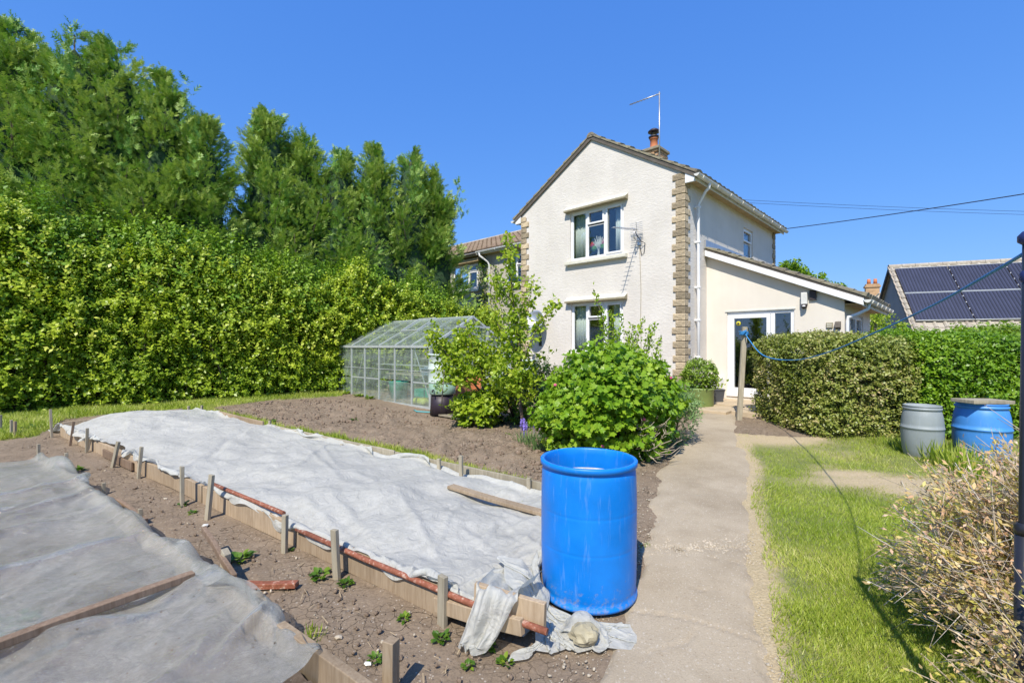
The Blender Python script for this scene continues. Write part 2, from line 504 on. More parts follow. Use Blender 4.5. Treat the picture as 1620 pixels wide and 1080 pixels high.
def lawnmat():
    m, t, b = nodes_of('thin_turf')
    v = coords(t)
    n = noise(t, v, 3.5, 5, .65); f = noise(t, v, 60, 4, .7)
    c = ramp(t, n, [(.35, (.12, .16, .03)), (.65, (.22, .24, .06))])
    a = N(t, 'Attribute', attribute_name='tint')
    gm_ = N(t, 'Math', operation='POWER'); gm_.inputs[1].default_value = .5; t.links.new(a.outputs['Fac'], gm_.inputs[0])
    c = mixc(t, gm_.outputs[0], c, ramp(t, f, [(.3, (.46, .34, .19)), (.7, (.66, .52, .33))]))
    c = mixc(t, .22, c, ramp(t, f, [(.3, (.16, .14, .06)), (.7, (.48, .42, .24))]))
    t.links.new(c, b.inputs['Base Color']); b.inputs['Roughness'].default_value = .95
    bump(t, b, f, .9, .02); return m
M['lawn'] = lawnmat()
def pathmat():
    m, t, b = nodes_of('worn_concrete_path')
    v = coords(t)
    n = noise(t, v, 1.6, 6, .65); f = noise(t, v, 90, 5, .8)
    c = ramp(t, n, [(.3, (.34, .265, .17)), (.7, (.50, .41, .285))])
    c = mixc(t, .38, c, ramp(t, f, [(.3, (.22, .175, .115)), (.6, (.44, .375, .28)), (.8, (.52, .45, .34))]))
    vo = N(t, 'TexVoronoi', feature='F1'); vo.inputs['Scale'].default_value = 130; t.links.new(v, vo.inputs['Vector'])
    se = N(t, 'SeparateColor'); t.links.new(vo.outputs['Color'], se.inputs[0])
    th = N(t, 'Math', operation='GREATER_THAN'); th.inputs[1].default_value = .90; t.links.new(se.outputs[0], th.inputs[0])
    st2 = noise(t, v, .7, 4, .7); c = mixc(t, ramp(t, st2, [(.5, (0, 0, 0)), (.66, (.55, .55, .55))]), c, (.24, .185, .115))
    th2 = N(t, 'Math', operation='MULTIPLY'); th2.inputs[1].default_value = .6; t.links.new(th.outputs[0], th2.inputs[0])
    c = mixc(t, th2.outputs[0], c, ramp(t, se.outputs[1], [(0, (.25, .18, .10)), (.5, (.45, .37, .26)), (1, (.58, .53, .44))]))
    t.links.new(c, b.inputs['Base Color']); b.inputs['Roughness'].default_value = .9
    bump(t, b, f, .7, .008); return m
M['path'] = pathmat()
M['patio'] = simple('pale_patio_slab', (.47, .37, .245), .9, .15, 3, .4, 60, .005)
M['kerbgap'] = simple('dark_joint', (.2, .16, .1), .9, .2, 9)

def plasticmat(name, col, rough, var=.08, trans=0.0, sub=0.0):
    m, t, b = nodes_of(name)
    n = noise(t, coords(t), 4, 6, .65)
    sc = noise(t, coords(t, 'Object', (6, 6, .7)), 5, 4, .7)
    c = ramp(t, n, [(.3, [x * (1 - var) for x in col]), (.7, [min(1, x * (1 + var)) for x in col])])
    c = mixc(t, ramp(t, sc, [(.56, (0, 0, 0)), (.80, (.16, .16, .16))]), c, (.55, .65, .75))
    # dried mud splashes towards the foot and pale scuffs
    sep = N(t, 'SeparateXYZ'); t.links.new(coords(t), sep.inputs[0])
    low = N(t, 'MapRange'); low.inputs[1].default_value = .22; low.inputs[2].default_value = .0; low.inputs[3].default_value = 0; low.inputs[4].default_value = .22
    t.links.new(sep.outputs[2], low.inputs[0])
    sp = noise(t, coords(t), 26, 6, .75)
    ad = N(t, 'Math', operation='ADD'); t.links.new(sp, ad.inputs[0]); t.links.new(low.outputs[0], ad.inputs[1])
    c = mixc(t, ramp(t, ad.outputs[0], [(.66, (0, 0, 0)), (.80, (.5, .5, .5))]), c, (.30, .25, .18))
    sc2 = noise(t, coords(t, 'Object', (1, 1, 8)), 7, 5, .8)
    c = mixc(t, ramp(t, sc2, [(.66, (0, 0, 0)), (.72, (.22, .22, .22))]), c, (.45, .60, .75))
    t.links.new(c, b.inputs['Base Color'])
    rg_ = ramp(t, n, [(.3, (rough * .8,) * 3), (.7, (rough * 1.35,) * 3)]); t.links.new(rg_, b.inputs['Roughness'])
    bump(t, b, n, .15, .01)
    return m
M['drum_blue'] = plasticmat('blue_drum_plastic', (.0, .185, .64), .40, .12)
M['drum_blue_faded'] = plasticmat('faded_blue_plastic', (.06, .25, .62), .42)
M['grey_plastic'] = plasticmat('grey_green_plastic', (.26, .29, .29), .55)
M['butt'] = plasticmat('pale_green_plastic', (.52, .60, .55), .5)
M['butt_green'] = plasticmat('mid_green_plastic', (.24, .37, .29), .5)
M['white_crust'] = simple('limescale_residue', (.55, .55, .50), .9, .3, 14)
M['greenpot'] = simple('olive_green_glaze', (.20, .27, .08), .5, .12, 4)
M['darkpot'] = simple('charcoal_pot', (.07, .075, .085), .5, .1, 6)
M['teal'] = simple('teal_plastic', (.02, .30, .20), .45, .1, 6)
M['bark'] = simple('bark', (.13, .10, .075), .95, .3, 12, .7, 30, .01)
M['bark_pale'] = simple('pale_twig', (.40, .33, .24), .9, .25, 20)
M['rope'] = simple('blue_rope', (.03, .22, .50), .7, .2, 30)
# ------------------------------------------------------------------ ground
def G(l): return [ground(*p) for p in l]
PATH = G([(1120, 646), (1094, 670), (1080, 700), (1046, 745), (1031, 800), (1028, 850), (1003, 905), (985, 960), (950, 1040), (935, 1110), (925, 1300),
          (1290, 1300), (1208, 1080), (1196, 1000), (1190, 930), (1184, 860), (1174, 795), (1190, 745), (1166, 700), (1163, 672), (1170, 650)])
LAWN = G([(1168, 688), (1196, 742), (1190, 790), (1206, 850), (1218, 930), (1222, 1000), (1232, 1080), (1330, 1300)]) + [(14, 1.05), (14, 7.6), (4.9, 7.4), (4.75, 7.15), (4.2, 7.3)]
VERGE = G([(-260, 720), (0, 697), (60, 690), (100, 664), (230, 650), (330, 662), (430, 694), (560, 724), (700, 760), (852, 812), (852, 782), (760, 748),
           (640, 715), (520, 690), (430, 672), (330, 646), (420, 634), (538, 627), (545, 617), (300, 622), (0, 640), (-260, 655)])
DUG = G([(335, 648), (420, 636), (538, 630), (600, 645), (700, 662), (780, 678), (860, 700), (880, 790), (852, 775), (760, 745), (640, 712), (520, 688), (430, 670)])
ys = 1.15 * 1.0075 ** np.arange(0, 375)
us = np.arange(-1.36, 1.361, 0.0052)
YY, UU = np.meshgrid(ys, us, indexing='ij')
XX = UU * (YY + .35)
wob = .06 * fbm(XX * 3, YY * 3, o=3, seed=3) + .03 * fbm(XX * 14, YY * 14, o=2, seed=5)
wobP = .07 * fbm(XX * 2.2, YY * 2.2, o=2, seed=303) + .035 * fbm(XX * 9, YY * 9, o=2, seed=304)
dP = sdpoly(XX, YY, PATH) + wobP
dL = np.minimum(sdpoly(XX, YY, LAWN) - .16, sdpoly(XX, YY, VERGE)) + wob
# pull grid vertices on to the zone outlines so that the edges run smoothly
for dd_ in (dP, dL):
    gx_ = np.gradient(dd_, axis=1) / np.maximum(np.gradient(XX, axis=1), 1e-6)
    cell = .0052 * (YY + .35)
    ok = (np.abs(dd_) < .75 * cell) & (np.abs(gx_) > .45)
    sh_ = np.where(ok, -dd_ / np.where(np.abs(gx_) > .45, gx_, 1), 0); sh_ = np.clip(sh_, -.8 * cell * .6, .8 * cell * .6)
    XX = XX + sh_; dd_ += gx_ * sh_
dD = sdpoly(XX, YY, DUG)
soilrel = .012 * fbm(XX * 2.5, YY * 2.5, o=3, seed=11) + .010 * fbm(XX * 11, YY * 11, o=3, seed=12)
clodr = np.maximum(0, fbm(XX * 5, YY * 5, o=4, seed=21)) * .10 + .025 * fbm(XX * 17, YY * 17, o=2, seed=22)
ZZ = gz(YY) + soilrel + clodr * (1 - sstep(-.35, .0, dD))
# heaped darker clods in front of the shrubs
hx, hy = ground(640, 690); ZZ += .05 * np.exp(-(((XX - hx) / 1.2) ** 2 + ((YY - hy) / .45) ** 2)) * (1 + fbm(XX * 9, YY * 9, seed=8))
inP = 1 - sstep(-.035, .0, dP)
inL = (1 - sstep(-.12, .02, dL)) * (1 - inP)
ZZ = ZZ * (1 - inP) + (gz(YY) + .022 + .004 * fbm(XX * 3, YY * 3, seed=31)) * inP
ZZ = ZZ * (1 - inL) + (gz(YY) + .012 + .012 * fbm(XX * 4, YY * 4, seed=33)) * inL
# cross joint in the path
jx0, jy0 = ground(960, 962); jx1, jy1 = ground(1190, 1012)
tj = (XX - jx0) / (jx1 - jx0)
jd = np.abs(YY - (jy0 + (jy1 - jy0) * tj + .04 * vn(XX * 3, 0, seed=4)))
ZZ -= .014 * (1 - sstep(.0, .014, jd)) * inP
for (pa, pb, dpt, wd_, sd_) in (((1046, 860), (1196, 905), .012, .010, 11), ((1100, 930), (1206, 955), .010, .007, 13), ((1085, 700), (1180, 720), .010, .009, 14), ((1120, 740), (1060, 860), .009, .007, 15), ((1000, 1075), (1110, 1010), .009, .006, 16)):
    ax_, ay_ = ground(*pa); bx_, by_ = ground(*pb); ex_, ey_ = bx_ - ax_, by_ - ay_
    tt_ = np.clip(((XX - ax_) * ex_ + (YY - ay_) * ey_) / (ex_ * ex_ + ey_ * ey_), 0, 1)
    dd_ = np.hypot(XX - ax_ - tt_ * ex_ + .05 * vn(XX * 5, YY * 5, seed=sd_) + .02 * vn(XX * 17, YY * 17, seed=sd_), YY - ay_ - tt_ * ey_ + .05 * vn(XX * 5, YY * 5, 3, seed=sd_) + .02 * vn(XX * 17, YY * 17, 3, seed=sd_))
    ZZ -= dpt * (1 - sstep(0, wd_ + .004 * YY, dd_)) * inP
# broken, sunken band of the concrete
bx_, by_ = ground(1105, 868); ZZ -= .010 * inP * np.exp(-(((YY - by_ - .12 * (XX - bx_)) / .16) ** 2)) * (1 + .6 * fbm(XX * 12, YY * 12, o=2, seed=77))
nr, nc = XX.shape
V = np.stack([XX, YY, ZZ], -1).reshape(-1, 3)
idx = np.arange(nr * nc).reshape(nr, nc)
Q = np.stack([idx[:-1, :-1], idx[:-1, 1:], idx[1:, 1:], idx[1:, :-1]], -1).reshape(-1, 4)
cP = dP.reshape(-1)[Q].mean(1) < 0
cL = (dL.reshape(-1)[Q].mean(1) < 0) & ~cP
# dry bare places in the turf
def bare(x, y):
    t = 0.25 * sstep(.1, .5, fbm(x * 1.3, y * 1.3, seed=41))
    for (px, py, rx, ry) in ((1228, 697, .70, .36), (1400, 764, .80, .24), (1345, 752, .45, .16), (1450, 778, .45, .2), (1265, 640, .4, .3)):
        gx, gy = ground(px, py)
        t = np.maximum(t, 1.1 * np.exp(-(((x - gx) / rx) ** 2 + ((y - gy) / ry) ** 2) ** 1.5))
    return t
dry = np.clip(bare(XX, YY) + .9 * (1 - sstep(-.02, .12, -sdpoly(XX, YY, LAWN) + wob)) * (XX > 0), 0, 1)
def submesh(name, mask, mat, t=None):
    q = Q[mask]; u, inv = np.unique(q, return_inverse=True)
    o = mesh_np(name, V[u], inv.reshape(-1, 4), mat, tint=None if t is None else t.reshape(-1)[u], smooth=True)
    return tag(o, kind='structure')
submesh('soil', ~cP & ~cL, M['soil'])
submesh('lawn', cL, M['lawn'], dry)
submesh('path', cP, M['path'])
m = MB()
yb = [-400, -2, 15, 1200]
for a, b in zip(yb[:-1], yb[1:]):
    za, zb = float(gz(a)) - .14, float(gz(b)) - .14
    m.add([(-900, a, za), (900, a, za), (900, b, zb), (-900, b, zb)], [(0, 1, 2, 3)])
tag(m.build('ground', M['lawn'], fix=False), kind='structure')
def hz(x, y):
    """ground height as built (soil, without clods)"""
    return float(gz(y))

# patio by the door (two slabs)
EX = Vector((.719, -.695, 0)); EY = Vector((.695, .719, 0)); RZ = math.atan2(-.695, .719)
HC = Vector((4.05, 11.0, 0))
patio = empty('patio', HC, RZ); tag(patio, kind='structure')
random.seed(3)
px_, zt = [(.42, 1.35, -1.15, -.12), (1.40, 1.95, -1.0, -.12), (-.55, .37, -.95, 0.1), (.38, 2.3, -.09, 1.28)], .30
for (a, b, c, d) in px_:
    MB().box(a, b, c, d, .0, zt + random.uniform(-.004, .004) - (.055 if c < -2 else .012 if c < -1 else 0)).build('slab', M['patio'], patio, bevel=.008)

# ------------------------------------------------------------------ house
EV, RG, GW, HL = 5.69, 7.26, 5.19, 7.28       # eave z, ridge z, gable width, length
house = empty('house', HC, RZ, 'cream roughcast two storey house with stone quoins and lean-to extension', 'house')

def wall_grid(mb, x0, x1, z0, z1, holes, y, depth=.12, flip=False):
    """front faces at y with openings; reveals go back by depth"""
    xs = sorted({x0, x1, *[h[0] for h in holes], *[h[1] for h in holes]})
    zs = sorted({z0, z1, *[h[2] for h in holes], *[h[3] for h in holes]})
    for a, b in zip(xs[:-1], xs[1:]):
        for c, d in zip(zs[:-1], zs[1:]):
            mx, mz = (a + b) / 2, (c + d) / 2
            if any(h[0] < mx < h[1] and h[2] < mz < h[3] for h in holes): continue
            mb.poly([(a, y, c), (b, y, c), (b, y, d), (a, y, d)])
    for h in holes:
        a, b, c, d = h; e = y + depth
        mb.poly([(a, y, c), (a, y, d), (a, e, d), (a, e, c)]); mb.poly([(b, y, c), (b, e, c), (b, e, d), (b, y, d)])
        mb.poly([(a, y, c), (a, e, c), (b, e, c), (b, y, c)]); mb.poly([(a, y, d), (b, y, d), (b, e, d), (a, e, d)])

def window(parent, loc, rz, W, H, layout, sill=True, name='window', fw=.06, lintel=None, curtain=None):
    """layout: list of (x0,x1,z0,z1,opening) lights in window coordinates (0..W,0..H); local -y looks out"""
    f = MB()
    f.box(0, W, .05, .11, 0, fw); f.box(0, W, .05, .11, H - fw, H); f.box(0, fw, .05, .11, fw, H - fw); f.box(W - fw, W, .05, .11, fw, H - fw)
    xs = sorted({round(a[0], 3) for a in layout} | {round(a[1], 3) for a in layout})
    for x in xs[1:-1]: f.box(x - fw * .55, x + fw * .55, .045, .108, fw, H - fw)
    o = f.build(name, M['upvc'], parent, bevel=.006)
    o.location = loc; o.rotation_euler = (0, 0, rz)
    for (a, b, c, d, op) in layout:
        g0 = fw * .55
        a2 = fw if a == 0 else a + g0; b2 = W - fw if b == W else b - g0
        c2 = fw if c == 0 else c + g0 * .6; d2 = H - fw if d == H else d - g0 * .6
        pw = .045 if op else .018; yf = .022 if op else .056
        s = MB(); s.box(a2, b2, yf, .1, c2, c2 + pw); s.box(a2, b2, yf, .1, d2 - pw, d2); s.box(a2, a2 + pw, yf, .1, c2 + pw, d2 - pw); s.box(b2 - pw, b2, yf, .1, c2 + pw, d2 - pw)
        s.build('casement', M['upvc'], o, bevel=.004)
        MB().box(a2 + pw, b2 - pw, .068, .084, c2 + pw, d2 - pw).build('pane', M['glass'], o)
    if sill:
        p = MB(); p.prism([(-.12, -.12, -.02), (-.12, .04, .0), (-.12, .04, -.10), (-.12, -.10, -.12), (-.12, -.12, -.10)], (W + .24, 0, 0)); p.build('sill', M['cream_trim'], o, bevel=.004)
    return o

L3 = lambda W, H: [(0, W * .315, 0, H, False), (W * .315, W * .66, 0, H * .68, False), (W * .315, W * .66, H * .68, H, True), (W * .66, W, 0, H, True)]
UW = (-3.33, -1.61, 3.99, 5.36); LW = (-3.30, -1.63, 1.42, 2.79)
mb = MB()
wall_grid(mb, -GW, 0, .62, EV, [UW, LW], 0)
mb.poly([(-GW, 0, EV), (0, 0, EV), (-GW / 2, 0, RG)])
mb.build('gable_wall', M['roughcast'], house, fix=False)
SW = (4.12, 4.98, 4.22, 5.15)                  # landing window in the side wall (y0,y1,z0,z1)
mb = MB()
wall_grid(mb, 0, HL, .0, EV, [SW], 0)
side = mb.build('side_wall', M['roughcast'], house, fix=False)
side.rotation_euler = (0, 0, R(90)); side.location = (0, 0, 0)
# remaining walls
mb = MB()
mb.poly([(-GW, HL, 0), (0, HL, 0), (0, HL, EV), (-GW / 2, HL, RG), (-GW, HL, EV)]); mb.poly([(-GW, 0, 0), (-GW, HL, 0), (-GW, HL, EV), (-GW, 0, EV)])
mb.build('rear_wall', M['roughcast'], house, fix=False)
# brick plinth
pl = MB(); pl.box(-GW + .012, -.012, -.006, .1, -.1, .615); pl.build('plinth', M['mortar'], house)
proto = None
random.seed(5)
for r in range(5):
    z = .13 + r * .098
    off = 0 if r % 2 else -.14
    x = -GW + .02 + off
    while x < -.6:
        a, b = max(x, -GW + .02), min(x + .265, -.03)
        if b - a > .05:
            if proto is None or abs((b - a) - .265) > .001:
                q = MB().box(0, b - a, -.024, .02, 0, .085).build('brick', M['brick'], house, bevel=.004)
                if proto is None and abs((b - a) - .265) < .001: proto = q
            else:
                q = proto.copy(); COL.objects.link(q)
            q.location = (a, random.uniform(-.003, .003), z)
        x += .28
# windows, lintels
for (wd, nm) in ((UW, 'u'), (LW, 'l')):
    W, H = wd[1] - wd[0], wd[3] - wd[2]
    o = window(house, (wd[0], 0, wd[2]), 0, W, H, L3(W, H))
    li = MB(); li.prism([(-.13, -.15, H + .015), (-.13, -.15, H + .055), (-.13, .0, H + .15), (-.13, .0, H + .005)], (W + .26, 0, 0))
    li.build('lintel', M['trim_under'], o, bevel=.005)  # reflected brown of the underside given as the lintel's colour
    tp = MB(); tp.prism([(-.128, -.147, H + .06), (-.128, -.004, H + .155), (-.128, -.004, H + .185), (-.128, -.15, H + .075)], (W + .256, 0, 0))
    tp.build('lintel_render', M['cream_trim'], o)
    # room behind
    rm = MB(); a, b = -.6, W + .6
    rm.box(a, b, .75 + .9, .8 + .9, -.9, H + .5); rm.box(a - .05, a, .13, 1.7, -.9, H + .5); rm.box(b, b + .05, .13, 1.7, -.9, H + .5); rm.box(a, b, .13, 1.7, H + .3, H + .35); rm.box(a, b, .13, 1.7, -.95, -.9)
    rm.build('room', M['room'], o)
L1 = lambda W, H: [(0, W, 0, H * .55, False), (0, W, H * .55, H, True)]
window(house, (0, SW[0], SW[2]), R(90), SW[1] - SW[0], SW[3] - SW[2], L1(SW[1] - SW[0], SW[3] - SW[2]), sill=False)
MB().box(-.9, -.85, SW[0] - .3, SW[1] + .3, SW[2] - .3, SW[3] + .3).build('room_wall', M['curtain'], house)

# curtains and the vase: hung / standing inside, so things of their own
def curtain(x0, x1, z0, z1, y, label):
    n = 44; V_ = []; F_ = []
    for i in range(n + 1):
        x = x0 + (x1 - x0) * i / n; yy = y + .022 * math.sin(i * 1.25) + .01 * math.sin(i * .5)
        V_ += [(x, yy, z0), (x, yy, z1)]
    for i in range(n): F_.append((2 * i, 2 * i + 2, 2 * i + 3, 2 * i + 1))
    m_ = MB(); m_.add(V_, F_, True)
    o = m_.build('curtain', M['curtain'], fix=False); o.location = HC; o.rotation_euler = (0, 0, RZ)
    so = o.modifiers.new('thick', 'SOLIDIFY'); so.thickness = .004
    return tag(o, label, 'curtain', 'pale curtains in the gable windows')
curtain(-3.28, -2.82, 4.0, 5.32, .2, 'pale curtain at the left of the upstairs gable window')
curtain(-1.96, -1.64, 4.0, 5.32, .2, 'pale curtain at the right of the upstairs gable window')
curtain(-3.26, -2.78, 1.44, 2.76, .2, 'pale curtain at the left of the downstairs gable window')
curtain(-2.02, -1.66, 1.44, 2.76, .2, 'pale curtain at the right of the downstairs gable window')
vs = empty('vase', HC + EX * -2.50 + EY * .19 + Vector((0, 0, 4.0)), RZ, 'white vase of red and white flowers on the upstairs window sill', 'vase')
MB().lathe([(.0, 0), (.045, 0), (.05, .05), (.03, .16), (.025, .22), (.04, .26)], 14).build('vessel', M['upvc'], vs)
st = MB(); random.seed(12)
for i in range(9):
    a = R(-50 + i * 12.5); st.tube([(0, 0, .24), (math.sin(a) * .12, 0, .24 + .14 * math.cos(a)), (math.sin(a) * .24, random.uniform(-.04, .04), .26 + .36 * math.cos(a) * random.uniform(.8, 1.1))], [.012, .02, .008], 5)
st.build('plume', M['upvc_dirty'], vs)
M['petal'] = simple('red_petals', (.55, .03, .05), .6, .2, 20)
M['petal_leaf'] = simple('vase_leaf', (.10, .26, .02), .6, .2, 20)
for s_, m_, z_, x_ in ((.07, 'petal', .40, -.2), (.08, 'petal', .44, .2), (.075, 'petal_leaf', .30, -.14), (.075, 'petal_leaf', .32, .14), (.05, 'petal', .36, .14)):
    tv, tf = ico_tpl(int(s_ * 1000 + z_ * 100), .3, 2); b_ = MB(); b_.add([(v[0] * s_ + x_, v[1] * s_ * .6, v[2] * s_ + z_) for v in tv], tf); b_.build('bloom' if m_ == 'petal' else 'leaf_cluster', M[m_], vs)

# quoins: alternating long and short split-faced stones, each one a part
def quoin_proto(lf, ls, h):
    """L-shaped corner stone: lf along -x on the front, ls along +y on the side; rough face"""
    m_ = MB(); p = .03
    pts = [(-lf, -p), (p, -p), (p, ls), (0.002, ls), (0.002, 0.002), (-lf, 0.002)]
    m_.prism([(x, y, 0) for x, y in pts], (0, 0, h))
    return m_
protos = []
for lf, ls in ((.285, .17), (.20, .29)):
    for k in range(2):
        o = quoin_proto(lf, ls, .150).build('stone', M['stone'], house, bevel=.012)
        d = o.modifiers.new('rough', 'DISPLACE')
        o.modifiers.remove(d)
        protos.append(o)
random.seed(9)
def quoin_col(x, y, rz, z0, z1, first):
    n = int((z1 - z0) / .165)
    h = (z1 - z0) / n
    for i in range(n):
        p = protos[(i % 2) * 2 + random.randint(0, 1)]
        o = p if (first and i < 1 and False) else p.copy()
        COL.objects.link(o)
        o.location = (x + random.uniform(-.004, .004), y + random.uniform(-.006, .006), z0 + i * h + .004)
        o.rotation_euler = (0, 0, rz); o.scale = (random.uniform(.95, 1.05), 1, h / .165 * 1.02)
quoin_col(0, 0, 0, .22, 5.68, True)
# left corner and far corner: mirrored by rotating the L stone
quoin_col(-GW, 0, R(-90), .42, 5.60, False)
quoin_col(0, HL, R(90), 2.6, 5.60, False)
for p in protos: bpy.data.objects.remove(p)
MB().box(-.2, .012, -.012, .19, .22, 5.64).build('quoin_mortar', M['mortar'], house)
MB().box(-GW - .012, -GW + .19, -.012, .2, .42, 5.55).build('quoin_mortar', M['mortar'], house)

# roof: slabs + tiles
def roof_side(parent, xe, ze, xr, zr, y0, y1, mat, tw=.30, tc=.32, nm='roof_tiles', dark=M['fascia_dark'], th=.05, seed=1, slab='roof'):
    """slope from the eave line (xe,ze) up to the ridge (xr,zr), running y0..y1"""
    d = Vector((xr - xe, 0, zr - ze)); L = d.length; d.normalize(); nrm = Vector((-d.z, 0, d.x))
    if nrm.z < 0: nrm = -nrm
    s = MB(); a = Vector((xe, y0, ze)); b = Vector((xr, y0, zr))
    s.prism([a, b, b + nrm * .05, a + nrm * .05], (0, y1 - y0, 0))
    base = s.build(slab, dark, parent)
    rr = random.Random(seed); t = MB()
    nrow = int(L / tc); ncol = int((y1 - y0) / tw) + 1; tc = L / nrow
    for i in range(nrow + 0):
        off = 0
        for j in range(ncol):
            ya = y0 - .02 + j * tw + off; yb = min(ya + tw - .008, y1 + .02)
            if ya >= y1: continue
            lo = i * tc - .03 + rr.uniform(-.012, .012); hi = (i + 1) * tc + .03
            lift = rr.uniform(-.006, .008); th1 = th + .035 + lift
            p0 = a + d * lo; p1 = a + d * min(hi, L + .02); p0.y = ya; p1.y = ya
            q = [p0 + nrm * (.03 + th * .35), p1 + nrm * .053, p1 + nrm * (.05 + .025), p0 + nrm * (th1 + .03)]
            # a shallow roll along the tile
            dy = Vector((0, (yb - ya), 0))
            vs_ = q + [v + dy for v in q] + [q[3] + dy * .5 + nrm * .022, q[2] + dy * .5 + nrm * .022]
            t.add(vs_, [(0, 1, 2, 3), (7, 6, 5, 4), (3, 2, 9, 8), (8, 9, 6, 7), (0, 3, 8, 7, 4), (0, 4, 5, 1)])
    o = t.build(nm, mat, base); o['kind'] = 'stuff'
    return base
y0r, y1r = -.055, HL + .15
EVO = .27
sl = (RG - EV) / (GW / 2)
roofR = roof_side(house, EVO, EV - sl * EVO + .02, -GW / 2, RG + .02, y0r, y1r, M['tile_grey'], seed=2, slab='roof')
roofL = roof_side(house, -GW - EVO, EV - sl * EVO + .02, -GW / 2, RG + .02, y0r, y1r, M['tile_grey'], seed=3, slab='roof')
rd = MB()
y = y0r - .02; random.seed(2)
while y < y1r:
    for s_ in (0,):
        rr_ = .12 + random.uniform(-.006, .006)
        pts = [(-GW / 2 + rr_ * math.cos(a), y, RG + .06 + rr_ * .8 * math.sin(a)) for a in [R(-20), R(20), R(60), R(90), R(120), R(160), R(200)]]
        rd.prism(pts, (0, .42, 0))
    y += .43
rd.build('ridge_tiles', M['tile_grey'], house)['kind'] = 'stuff'
# verge undercloak boards, eaves soffit, fascia, gutters
vg = MB()
for sx, xe in ((1, EVO), (-1, -GW - EVO)):
    a = Vector((xe, y0r + .002, EV - sl * EVO - .03)); b = Vector((-GW / 2, y0r + .002, RG - .03))
    vg.prism([a, b, b + Vector((0, 0, .055)), a + Vector((0, 0, .055))], (0, .12, 0))
vg.build('verge_board', M['fascia_dark'], house)
ez = EV - sl * EVO
so = MB(); so.box(.004, EVO - .03, .05, HL + .1, ez - .035, ez - .01); so.build('soffit', M['soffit'], house)
fa = MB(); fa.box(EVO - .028, EVO - .004, -.02, HL + .12, ez - .09, ez + .05); fa.build('fascia', M['upvc_dirty'], house)
be = MB(); be.prism([(.035, -.035, ez - .12), (EVO - .01, -.035, ez - .12), (EVO - .01, -.035, ez + .03), (.035, -.035, ez + .2)], (0, .06, 0)); be.build('box_end', M['upvc'], house)
so = MB(); so.box(-GW - EVO + .03, -GW - .004, .05, HL, ez - .035, ez - .01); so.build('soffit', M['soffit'], house)
be = MB(); be.prism([(-GW - .035, -.035, ez - .1), (-GW - EVO + .01, -.035, ez - .1), (-GW - EVO + .01, -.035, ez + .03), (-GW - .035, -.035, ez + .2)], (0, .06, 0)); be.build('box_end', M['upvc'], house)
def gutter(parent, p, q, r=.062, side=(1, 0, 0), mat=None, name='gutter', brk=.9):
    p = Vector(p); q = Vector(q); d = (q - p); L = d.length; d.normalize(); s_ = Vector(side).normalized(); up = Vector((0, 0, 1))
    m_ = MB(); n = 8
    for rr_, flip in ((r, False), (r * .86, True)):
        vs_ = []
        for e in (p, q):
            for k in range(n + 1):
                a = math.pi * k / n; vs_.append(e + s_ * (rr_ * math.cos(a)) - up * (rr_ * math.sin(a)))
        fs_ = [(k, k + 1, n + 2 + k, n + 1 + k) for k in range(n)]
        m_.add(vs_, fs_, True)
    # rims and end caps
    for e in (-1, 1): m_.bar(p + s_ * e * r * .93, q + s_ * e * r * .93, r * .16, r * .16)
    for e in (p, q):
        pts = [e + s_ * (r * math.cos(math.pi * k / n)) - up * (r * math.sin(math.pi * k / n)) for k in range(n + 1)]
        m_.prism(pts, d * .008)
    o = m_.build(name, mat or M['upvc_dirty'], parent)
    k = MB(); t = .25
    while t < L - .1:
        c = p + d * t
        pts = [c + s_ * (r * 1.12 * math.cos(math.pi * i / n)) - up * (r * 1.12 * math.sin(math.pi * i / n)) for i in range(n + 1)]
        for i in range(n): k.bar(pts[i], pts[i + 1], .03, .008, up=d)
        t += brk
    k.build('bracket', mat or M['upvc_dirty'], o)
    return o
gutter(house, (EVO + .07, -.12, ez + .01), (EVO + .07, HL + .15, ez + .01))
gutter(house, (-GW - EVO - .07, -.1, ez + .01), (-GW - EVO - .07, HL + .1, ez + .01))
dp = MB(); dp.tube([(EVO + .07, .62, ez - .02), (EVO + .07, .62, ez - .14), (EVO - .02, .62, ez - .22), (.13, .62, ez - .42), (.085, .62, ez - .5), (.085, .62, 2.8), (.085, .62, .26)], .034, 12)
dpo = dp.build('downpipe', M['upvc'], house)
for z in (4.95, 4.1, 3.0, 2.2, 1.3):
    MB().box(.0, .13, .575, .665, z, z + .045).build('pipe_clip', M['upvc'], dpo, bevel=.006)

# chimney on the ridge
cx, cy = -GW / 2 + .06, 3.45
ch = MB(); ch.box(cx - .26, cx + .26, cy - .30, cy + .30, 7.05, 7.84)
cho = ch.build('chimney', M['mortar'], house)
random.seed(4)
bp = MB().box(-.105, .105, -.05, .05, 0, .062).build('brick', M['brick_y'], cho, bevel=.004)
rows = [7.10 + i * .075 for i in range(10)]
first = True
for i, z in enumerate(rows):
    off = .12 if i % 2 else 0
    for face in range(4):
        hw = .26 if face % 2 == 0 else .30
        n = 3
        for k in range(-1, 3):
            c = -hw + .11 + k * .225 + off
            if c < -hw + .02 or c > hw - .02: continue
            o = bp if first else bp.copy()
            if not first: COL.objects.link(o)
            first = False
            if face == 0: o.location = (cx + c, cy - .30, z)
            elif face == 1: o.location = (cx + .26, cy + c, z); o.rotation_euler = (0, 0, R(90))
            elif face == 2: o.location = (cx + c, cy + .30, z)
            else: o.location = (cx - .26, cy + c, z); o.rotation_euler = (0, 0, R(90))
            if i > 6: o['label'] = 'soot stained brick' if False else ''
            if 'label' in o: del o['label']
MB().box(cx - .36, cx + .36, cy - .40, cy + .40, 7.84, 7.93).build('coping', M['concrete_cap'], cho, bevel=.015)
